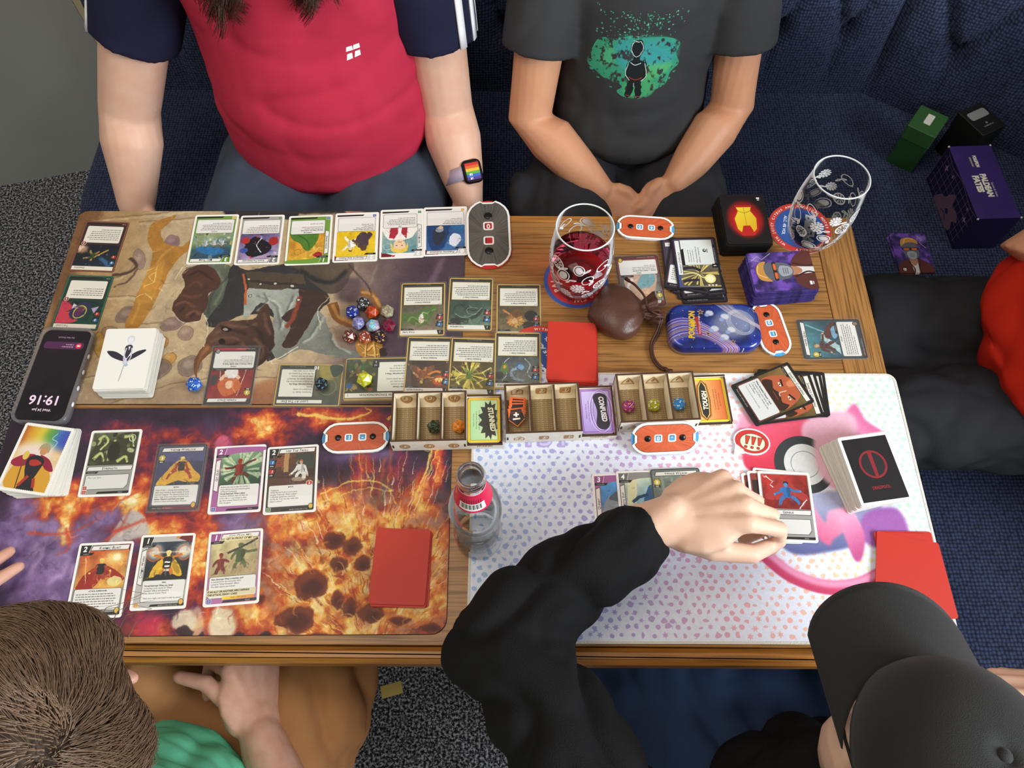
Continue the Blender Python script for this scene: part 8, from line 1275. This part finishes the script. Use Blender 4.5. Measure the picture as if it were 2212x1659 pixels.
m = Im(200, 170, 5, '3fae8a'); m.al = np.zeros((m.H, m.W), np.float32)
m.sm([(4, 112), (12, 84), (26, 62), (60, 56), (90, 48), (120, 50), (160, 52), (190, 64), (186, 84), (196, 104), (180, 118), (170, 140), (120, 150), (90, 160), (70, 152), (80, 140), (40, 132), (20, 122)], '3a9a74'); m.sm([(60, 60), (120, 52), (180, 66), (180, 100), (120, 112), (70, 104)], '3fa0a8', .8, soft=6); m.sm([(90, 104), (180, 100), (150, 124), (100, 128)], '59b36a', .8, soft=3); m.sm([(30, 80), (50, 70), (60, 100), (30, 108)], '4fb07a', .8, soft=3); m.sm([(86, 132), (150, 132), (140, 156), (90, 158)], '4aa86a', .9, soft=2)
m.al *= np.clip((vnoise(m.H, m.W, 40, 5, 5) - .34) * 8, 0, 1); g = random.Random(6)
for i in range(170): m.ell(g.gauss(105, 44), g.uniform(6, 58), g.uniform(.4, 2.2), g.uniform(.4, 1.8), g.choice(['3f9a6a', '4fb08a', '8fc8a8']), .9, n=8)
for i in range(40): a_ = g.uniform(0, 6.28); m.ell(100 + 92 * math.cos(a_), 106 + 46 * math.sin(a_), g.uniform(.6, 5), g.uniform(.5, 2.4), '3a9a74', .9, n=9)
m.sm([(88, 70), (98, 56), (112, 58), (116, 74), (110, 88), (124, 96), (128, 120), (120, 130), (122, 158), (110, 158), (106, 136), (100, 158), (88, 158), (92, 130), (84, 118), (86, 98), (96, 88)], '1d1f22', .96); m.ring(102, 71, 12, 13, 1.2, 'd9ece0'); m.warp(3, 6, 5); m.line([(88, 98), (84, 116), (94, 128)], 1.2, 'd9ece0'); m.line([(122, 96), (128, 118), (118, 128)], 1.2, 'd9ece0'); m.line([(92, 96), (102, 100), (114, 96)], 1.2, 'd9ece0'); m.line([(104, 132), (104, 140)], 1, 'd9ece0'); m.line([(90, 156), (100, 158)], 1.4, 'a83a34'); m.line([(110, 158), (122, 157)], 1.4, 'a83a34'); m.line([(92, 122), (106, 126), (120, 121)], 1.4, 'a83a34')
decal(shirt, m, 'splash_print', GRY, (1372, 122), 0, .150, .150)
TR1 = cloth('charcoal_trousers', '34353a', '292a2e', 1000, .3)
B = MB(); B.loft([(.205, 1.13, .568), (.205, 1.07, .57)], [(.145, .10), (.145, .10)], 20, hint=(0, 0, 1))
for kx, hx in ((.085, .13), (.325, .28)): B.loft([(hx, 1.08, .56), ((hx + kx) / 2, .94, .565), (kx, .68, .56), (kx, .60, .54), (kx, .59, .12)], [(.092, .085), (.092, .084), (.082, .078), (.07, .07), (.05, .05)], 20, hint=(0, 0, 1))
B.ball((.012, .93, .575), (.028, .06, .05), 12); blob('trousers', B, .007, TR1, K_, 4, [(.007, 12, 7, 7, 3, None), (.003, 26, 18, 18, 2, None)])
B = MB(); B.ball(at_h(0, -.018, .042), (.078, .09, .078), 18, R=Rh); B.ball(at_h(0, -.05, -.01), (.072, .055, .07), 16, R=Rh); blob('hair', B, .006, HB, K_, 3, [(.006, 60, 60, 20, 2, None)])
# --- C: red shirt on the right bench
R_ = thing('person', 'person in a red T-shirt and black shorts on the right-hand bench', 'person', (.92, .57, 0))
B = MB(); B.loft([(.93, .57, .60), (.90, .57, .68), (.95, .57, .82), (.99, .57, .96), (1.01, .57, 1.03)], [(.12, .08), (.12, .08), (.12, .075), (.125, .06), (.09, .05)], 22, hint=(1, 0, 0)); B.loft([(1.01, .57, 1.02), (1.0, .57, 1.17)], [.055, .05], 14)
sa, ea, wa = V3((.99, .755, .975)), V3((.775, .688, .728)), V3((.93, .55, .83)); sb, eb, wb_ = V3((.99, .385, .975)), V3((1.02, .28, .72)), V3((1.00, .14, .60))
for s_, e_, w_ in ((sa, ea, wa), (sb, eb, wb_)): B.loft([s_, s_.lerp(e_, .5), e_, e_.lerp(w_, .35), e_.lerp(w_, .75), w_], [.044, .047, .047, .046, .037, (.027, .032)], 18); B.loft([(1.0, .57, .985), s_], [.044, .044], 14)
hand(B, wa, wa + V3((.03, -.075, .02)), (-.9, 0, .4), -1, [(.3, .4, .3)] * 4, [(.03, .034, -.006), (.055, .042, -.01), (.075, .042, -.012)]); hand(B, wb_, wb_ + V3((-.03, -.075, -.03)), (0, 0, 1), 1, [(.3, .3, .2)] * 4, [(.03, .034, -.006), (.055, .042, -.01), (.075, .042, -.012)])
for y in (.655, .495): B.loft([(.66, y, .585), (.54, y, .585), (.47, y, .555), (.455, y, .30), (.46, y, .09)], [.058, .064, .062, .050, .042], 16, hint=(0, 0, 1)); B.ball((.43, y, .045), (.10, .040, .04), 12)
at_h, Rh = head(B, (.96, .57, 1.27), (-.85, 0, -.5), (-.5, 0, .85)); blob('body', B, .005, SK2, R_, 4, deci=.5); eyes(at_h, Rh, R_, 1)
RD2 = cloth('scarlet_cotton', 'd8301f', 'c82818', 1000, .2)
B = MB(); B.loft([(.90, .57, .575), (.895, .57, .61), (.872, .57, .67), (.90, .57, .78), (.965, .57, .90), (1.0, .57, 1.015)], [(.13, .10), (.182, .155), (.19, .172), (.185, .15), (.185, .125), (.16, .09)], 28, hint=(1, 0, 0))
for s_, e_ in ((sa, ea), (sb, eb)): B.loft([V3((1.0, .57, .985)).lerp(s_, .3), s_, s_.lerp(e_, .3), s_.lerp(e_, .5)], [.07, .075, .073, .071], 18, caps=False)
blob('t_shirt', B, .006, RD2, R_, 6, [(.014, 6, 10, 9, 3, None), (.005, 12, 14, 14, 2, None)])
BLK = cloth('black_shorts', '2c2d31', '222327', 800, .3)
B = MB(); B.loft([(.98, .57, .57), (.92, .57, .572)], [(.185, .10), (.18, .10)], 20, hint=(0, 0, 1))
for y, hy in ((.658, .635), (.488, .505)): B.loft([(.93, hy, .575), (.80, (y + hy) / 2, .578), (.66, y, .585), (.555, y, .586)], [(.094, .094), (.093, .091), (.088, .084), (.087, .080)], 20, hint=(0, 0, 1), caps=False)
B.loft([(.80, .575, .57), (.62, .575, .53)], [.06, .035], 12); blob('shorts', B, .0055, BLK, R_, 4, [(.011, 9, 10, 7, 3, None), (.005, 16, 22, 14, 2, None)])
B = MB(); B.ball(at_h(0, -.018, .042), (.082, .095, .082), 18, R=Rh); B.ball(at_h(0, -.05, -.01), (.075, .058, .075), 16, R=Rh); blob('hair', B, .006, HB, R_, 3, [(.006, 60, 60, 20, 2, None)])
# --- D: brown hair, green shirt, near side left
D = thing('person', 'person with brown hair, green shirt and tan trousers at the near left corner', 'person', (-.40, -.14, 0))
B = MB(); B.loft([(-.42, -.15, .58), (-.425, -.10, .64), (-.42, -.10, .78), (-.41, -.09, .88), (-.405, -.07, .93)], [(.10, .07), (.10, .07), (.10, .065), (.11, .055), (.08, .045)], 22, hint=(0, 1, 0)); B.loft([(-.405, -.075, .91), (-.385, -.01, .985)], [.055, .052], 14)
sl, el, wl = V3((-.585, -.09, .875)), V3((-.72, -.10, .80)), V3((-.672, .080, .805)); sr, er, wr = V3((-.225, -.11, .875)), V3((-.178, -.19, .645)), V3((-.306, .034, .6300))
B.loft([sl, sl.lerp(el, .5), el, el.lerp(wl, .3), el.lerp(wl, .75), wl], [.044, .045, .042, .043, .034, (.030, .024)], 18); B.loft([sr, sr.lerp(er, .5), er, er.lerp(wr, .3), er.lerp(wr, .7), wr], [.044, .045, .043, .045, .035, (.026, .030)], 18); B.loft([(-.405, -.085, .895), sl], [.042, .042], 14); B.loft([(-.405, -.085, .895), sr], [.042, .042], 14)
hand(B, wr, (-.330, .116, .640), (.72, 0, .69), -1, [(1.15, 1.25, .5), (1.1, 1.35, .6), (1.05, 1.45, .7), (1.0, 1.5, .7)], [(.042, .028, -.004), (.076, .046, -.024), (.092, .064, -.050)], 1.04); hand(B, wl, (-.646, .154, .790), (-.1, 0, 1), 1, [(.12, .18, .12)] * 4, [(.03, .036, -.004), (.055, .048, -.008), (.08, .05, -.01)], .95, .16)
hd = V3((-.368, -.006, T + .285)); at_h, Rh = head(B, hd, (.02, .72, -.69), (0, .69, .72), 1.04); blob('body', B, .003, SK3, D, 4, deci=.35); eyes(at_h, Rh, D, 1)
TEAL = cloth('mint_cotton', '6fd0a4', '62c096', 900, .25)
B = MB(); B.loft([(-.425, -.10, .575), (-.425, -.065, .64), (-.425, -.085, .74), (-.415, -.09, .85), (-.407, -.085, .925)], [(.142, .118), (.145, .122), (.145, .115), (.165, .105), (.125, .078)], 28, hint=(0, 1, 0))
for s_, e_ in ((sl, el), (sr, er)): B.loft([V3((-.405, -.085, .895)).lerp(s_, .3), s_, s_.lerp(e_, .35), s_.lerp(e_, .62)], [.070, .070, .067, .066], 18, caps=False)
blob('shirt', B, .005, TEAL, D, 5, [(.009, 10, 10, 13, 2, None), (.004, 20, 20, 24, 2, None)])
TAN = cloth('tan_twill', 'c08a5c', 'ad7a4e', 1000, .3)
B = MB(); B.loft([(-.42, -.18, .530), (-.42, -.07, .535)], [(.165, .09), (.165, .095)], 20, hint=(0, 0, 1))
for kx, hx in ((-.52, -.485), (-.258, -.325)): B.loft([(hx, -.09, .530), ((hx + kx) / 2 + (.02 if kx > -.4 else 0), .06, .535), (kx, .30, .545), (kx, .39, .52), (kx - .01, .38, .10)], [(.098, .094), (.098, .094), (.088, .084), (.08, .08), (.062, .062)], 22, hint=(0, 0, 1))
B.ball((-.39, .02, .54), (.10, .10, .06), 14); blob('trousers', B, .0055, TAN, D, 5, [(.020, 10, 7, 8, 3, None), (.006, 18, 22, 18, 2, None)])
for kx in (-.535, -.268): B = MB(); B.loft([(kx, .31, .05), (kx + .01, .37, .048), (kx + .02, .43, .035)], [(.042, .046), (.046, .042), (.044, .030)], 16, hint=(0, 0, 1)); sh_ = par(B.obj('shoe', mat('grey_shoe', '7c7a80', .7), D), D); B = MB(); B.loft([(kx + .036, .32, .085), (kx + .05, .37, .075), (kx + .056, .42, .058)], [.006] * 3, 8); ob = B.obj('shoe_stripe', mat('pink_stripe', 'd84a5a', .6), sh_)
HD = mat('mid_brown_hair', '8a7059', .42, noise=(80, .35, '66503e'), spec=.6); HD2 = mat('hair_base', '4e3d30', .6)
B = MB(); B.ball(at_h(0, -.014, .036), (.083, .100, .083), 20, R=Rh); B.ball(at_h(0, -.062, -.03), (.074, .05, .08), 16, R=Rh); B.ball(at_h(0, .035, .075), (.066, .05, .03), 14, R=Rh); [B.ball(at_h(x_, -.012, .004), (.030, .066, .062), 14, R=Rh) for x_ in (-.062, .062)]; hb_ = blob('hair', B, .005, HD2, D, 3)
bv = BVHTree.FromPolygons([v.co[:] for v in hb_.data.vertices], [p.vertices[:] for p in hb_.data.polygons]); g = random.Random(9); ps = []; crown = at_h(.012, -.075, .075)
fv = Rh @ V3((0, 1, 0)); uv_ = Rh @ V3((0, 0, 1)); rv = Rh @ V3((1, 0, 0))
whorl = at_h(.045, -.05, .085)
for i in range(9000):
    th = g.uniform(0, 2 * PI); ph = g.uniform(0, 1) ** .6 * 1.8; d0 = Rh @ V3((math.sin(ph) * math.cos(th), math.sin(ph) * math.sin(th) - .25, math.cos(ph))).normalized(); loc, nn, _, _ = bv.ray_cast(hd + Rh @ V3((0, -.014, .036)) + d0 * .02, d0)
    if loc is None: continue
    clump = int(mn.noise(loc * 34) * 6); p = loc.copy(); pts = [p.copy()]; L = g.uniform(.06, .10); lift = g.uniform(.001, .005) + .002 * abs(mn.noise(loc * 26)); cv = mn.noise(loc * 22 + V3((7, 3, 1))) * 1.5
    rad_ = p - whorl; rad_ = rad_ - nn * rad_.dot(nn); dirv = (rad_.normalized() * .8 + nn.cross(rad_).normalized() * (.75 + .5 * cv) - rv * .35 + V3((g.gauss(0, .13) + .5 * mn.noise(loc * 40), g.gauss(0, .13) + .5 * mn.noise(loc * 40 + V3((5, 5, 5))), g.gauss(0, .08)))).normalized()
    q_ = max(0, 1 - rad_.length / .035)
    if q_: dirv = (dirv * (1 - q_) - rv * q_ + fv * .4 * q_).normalized(); p = p + rv * .022 * q_; pts = [p + nn * .002]
    for k in range(7):
        p = p + dirv * L / 7; q, n2, _, _ = bv.find_nearest(p); n2 = n2 if n2.dot(p - hd) > 0 else -n2; p = q + n2 * (lift * math.sin(PI * min(1, (k + 1.5) / 7)) + .0008); dirv = dirv - n2 * dirv.dot(n2); dirv = (dirv + n2.cross(dirv) * .12 * cv + V3((0, 0, -.04))).normalized(); pts.append(p.copy())
    ps.append(pts)
for i in range(10): b0 = at_h(g.uniform(-.03, .06), .078 + g.uniform(-.02, .006), .070 + g.uniform(-.01, .01)); ps.append([b0, b0 + fv * .014 + uv_ * .004, b0 + fv * .030 + V3((g.gauss(.004, .010), 0, -.006)), b0 + fv * .040 + V3((g.gauss(.006, .016), 0, -.018))])
strands('hair_strands', ps, .00045, HD, D, 3)
# --- E: black cap and sweater, near side right
E_ = thing('person', 'person in a black cap and black sweater reaching over the pastel mat', 'person', (.37, -.15, 0))
B = MB(); B.loft([(.375, -.10, .58), (.37, -.07, .64), (.372, -.09, .74), (.38, -.10, .82)], [(.10, .07), (.10, .07), (.10, .065), (.09, .05)], 22, hint=(0, 1, 0)); B.loft([(.38, -.10, .80), (.390, -.04, .83)], [.052, .05], 14)
sl, el, wl = V3((.185, -.135, .815)), V3((-.018, .130, .806)), V3((.163, .247, .832)); sr, er, wr = V3((.560, -.12, .80)), V3((.69, -.07, .66)), V3((.618, .030, .770))
B.loft([sl, sl.lerp(el, .5), el, el.lerp(wl, .3), el.lerp(wl, .75), wl, wl + (wl - el).normalized() * .02], [.036, .032, .024, .022, .021, (.022, .026), (.023, .029)], 18); B.loft([sr, sr.lerp(er, .5), er, er.lerp(wr, .75), wr], [.036, .034, .030, .028, (.025, .029)], 18); B.loft([(.38, -.11, .81), sl], [.042, .038], 14); B.loft([(.38, -.11, .81), sr], [.042, .038], 14)
KN = V3((.250, .268, T + .118)); hand(B, wl, KN, (-.02, .25, 1), 1, [(.80, .85, .45), (1.0, 1.1, .6), (1.1, 1.2, .7), (1.1, 1.2, .7)], [(.045, .036, -.018), (.080, .044, -.036), (.106, .030, -.060)], 1.1, .05); hand(B, wr, wr + V3((-.05, .055, .02)), (.6, .5, .6), -1, [(.9, 1.2, .6)] * 4, [(.03, .034, -.006), (.055, .04, -.012), (.07, .034, -.02)], .95)
hd = V3((.392, -.004, T + .135)); at_h, Rh = head(B, hd, (-.03, .96, -.24), (.05, .24, .96), 1.0); B.ball(at_h(-.058, .026, -.03), (.026, .042, .050), 14, R=Rh); blob('body', B, .003, SK4, E_, 4, deci=.35); eyes(at_h, Rh, E_, .98)
SW = cloth('black_sweat', '18181a', '111112', 700, .35)
B = MB(); B.loft([(.375, -.10, .58), (.37, -.055, .65), (.372, -.09, .74), (.378, -.105, .825)], [(.155, .125), (.158, .128), (.165, .120), (.15, .095)], 26, hint=(0, 1, 0)); up_ = sl.lerp(el, .45) + V3((-.012, -.012, .006))
B.loft([V3((.38, -.115, .81)).lerp(sl, .3), sl, up_, el.lerp(sl, .16), el, el.lerp(wl, .16), el.lerp(wl, .5), el.lerp(wl, .86), el.lerp(wl, .985)], [.075, .078, .072, .066, .061, .059, .054, .047, (.034, .039)], 24, caps=False); B.ball(el + V3((-.008, -.012, .0)), .056, 16)
B.loft([V3((.38, -.115, .81)).lerp(sr, .3), sr, sr.lerp(er, .5), er, er.lerp(wr, .5), er.lerp(wr, .9)], [.075, .072, .066, .058, .050, .040], 20, caps=False)
blob('sweater', B, .0045, SW, E_, 4, [(.015, 13, 13, 13, 2, lambda c: 0.25 if (c - wl).length < .07 else 1.0 if (c - el).length < .17 or c.y < .1 else .5), (.005, 18, 18, 18, 2, None)])
JN = cloth('navy_jeans', '32466a', '25344f', 1100, .4)
B = MB(); B.loft([(.38, -.18, .530), (.38, -.08, .535)], [(.16, .09), (.16, .095)], 20, hint=(0, 0, 1))
for kx, hx in ((.155, .28), (.51, .46)): B.loft([(hx, -.09, .530), ((hx + kx) / 2, .06, .535), (kx, .27, .545), (kx, .34, .52), (kx - .01, .33, .10)], [(.105, .092), (.110, .09), (.100, .08), (.076, .076), (.06, .06)], 22, hint=(0, 0, 1))
B.ball((.345, .05, .535), (.12, .14, .05), 14); blob('jeans', B, .006, JN, E_, 4, [(.018, 10, 7, 8, 3, None), (.006, 18, 22, 18, 2, None)])
CP = mat('black_cap_cotton', '1d1d1c', .75, noise=(20, .4, '181817'), bump=('noise', 1100, .3), sheen=.1); CAPC = Rh
B = MB(); ns = 40; rows = 14
for k in range(rows + 1):
    ph = PI / 2 * k / rows
    for i in range(ns): a_ = 2 * PI * i / ns; e = 1.0 + .012 * abs(math.cos(3 * a_)) ** 8 * math.cos(ph); B.v.append(tuple(at_h(.090 * math.cos(ph) ** .72 * math.cos(a_) * e, -.012 + .104 * math.cos(ph) ** .72 * math.sin(a_) * e, .036 + .076 * math.sin(ph))))
for k in range(rows):
    for i in range(ns): j = (i + 1) % ns; B.f.append((k * ns + i, k * ns + j, (k + 1) * ns + j, (k + 1) * ns + i)); B.m.append(0); B.sm.append(True)
cap_ = par(B.obj('cap', CP, E_), E_); cap_['label'] = 'black baseball cap'; md = cap_.modifiers.new('t', 'SOLIDIFY'); md.thickness = .002; md.offset = 1
B = MB(); nx, ny = 30, 9
for j in range(ny + 1):
    for i in range(nx + 1):
        a_ = PI * (.10 + .80 * i / nx); q = j / ny; x0, y0 = .091 * math.cos(a_), -.012 + .105 * math.sin(a_); x1, y1 = .086 * math.cos(a_) * 1.0, -.012 + .100 + .094 * math.sin(a_) ** .62 * 1.0; x = x0 * (1 - q) + x1 * q; y = y0 * (1 - q) + max(y1, y0) * q; B.v.append(tuple(at_h(x, y, .040 - .026 * (x / .09) ** 2 - .016 * q)))
for j in range(ny):
    for i in range(nx): a_ = j * (nx + 1) + i; B.f.append((a_, a_ + 1, a_ + nx + 2, a_ + nx + 1)); B.m.append(0); B.sm.append(True)
ob = B.obj('cap_brim', CP, cap_); md = ob.modifiers.new('t', 'SOLIDIFY'); md.thickness = .003; md.offset = 0
B = MB(); B.ball(at_h(0, -.012, .1125), (.007, .007, .004), 10, R=Rh); B.obj('cap_button', CP, cap_)
B = MB(); B.ball(at_h(0, -.055, .0), (.078, .052, .055), 16, R=Rh); blob('hair', B, .006, HB, E_, 3)
B = MB(); B.loft([at_h(-.079, -.02, .012), at_h(-.078, .03, .010), at_h(-.070, .078, .006)], [.0016] * 3, 8); par(B.obj('glasses_arm', mat('dark_frame', '17120f', .3), E_), E_); B = MB(); B.loft([at_h(.079, -.02, .012), at_h(.078, .03, .010), at_h(.070, .078, .006)], [.0016] * 3, 8); par(B.obj('glasses_arm', mat('dark_frame', '17120f', .3), E_), E_)
# small paper tag sticking out of the tan pocket
tg = P(846, 1490, -.19); B = MB(); B.box((0, 0, 0), (.030, .016, .0008)); o = B.obj('paper_tag', mat('yellow_paper', 'b5a45a', .7), loc=tg, rot=(0, -.15, .25)); tag(o, 'yellow paper tag poking out beside the tan trousers', 'tag')
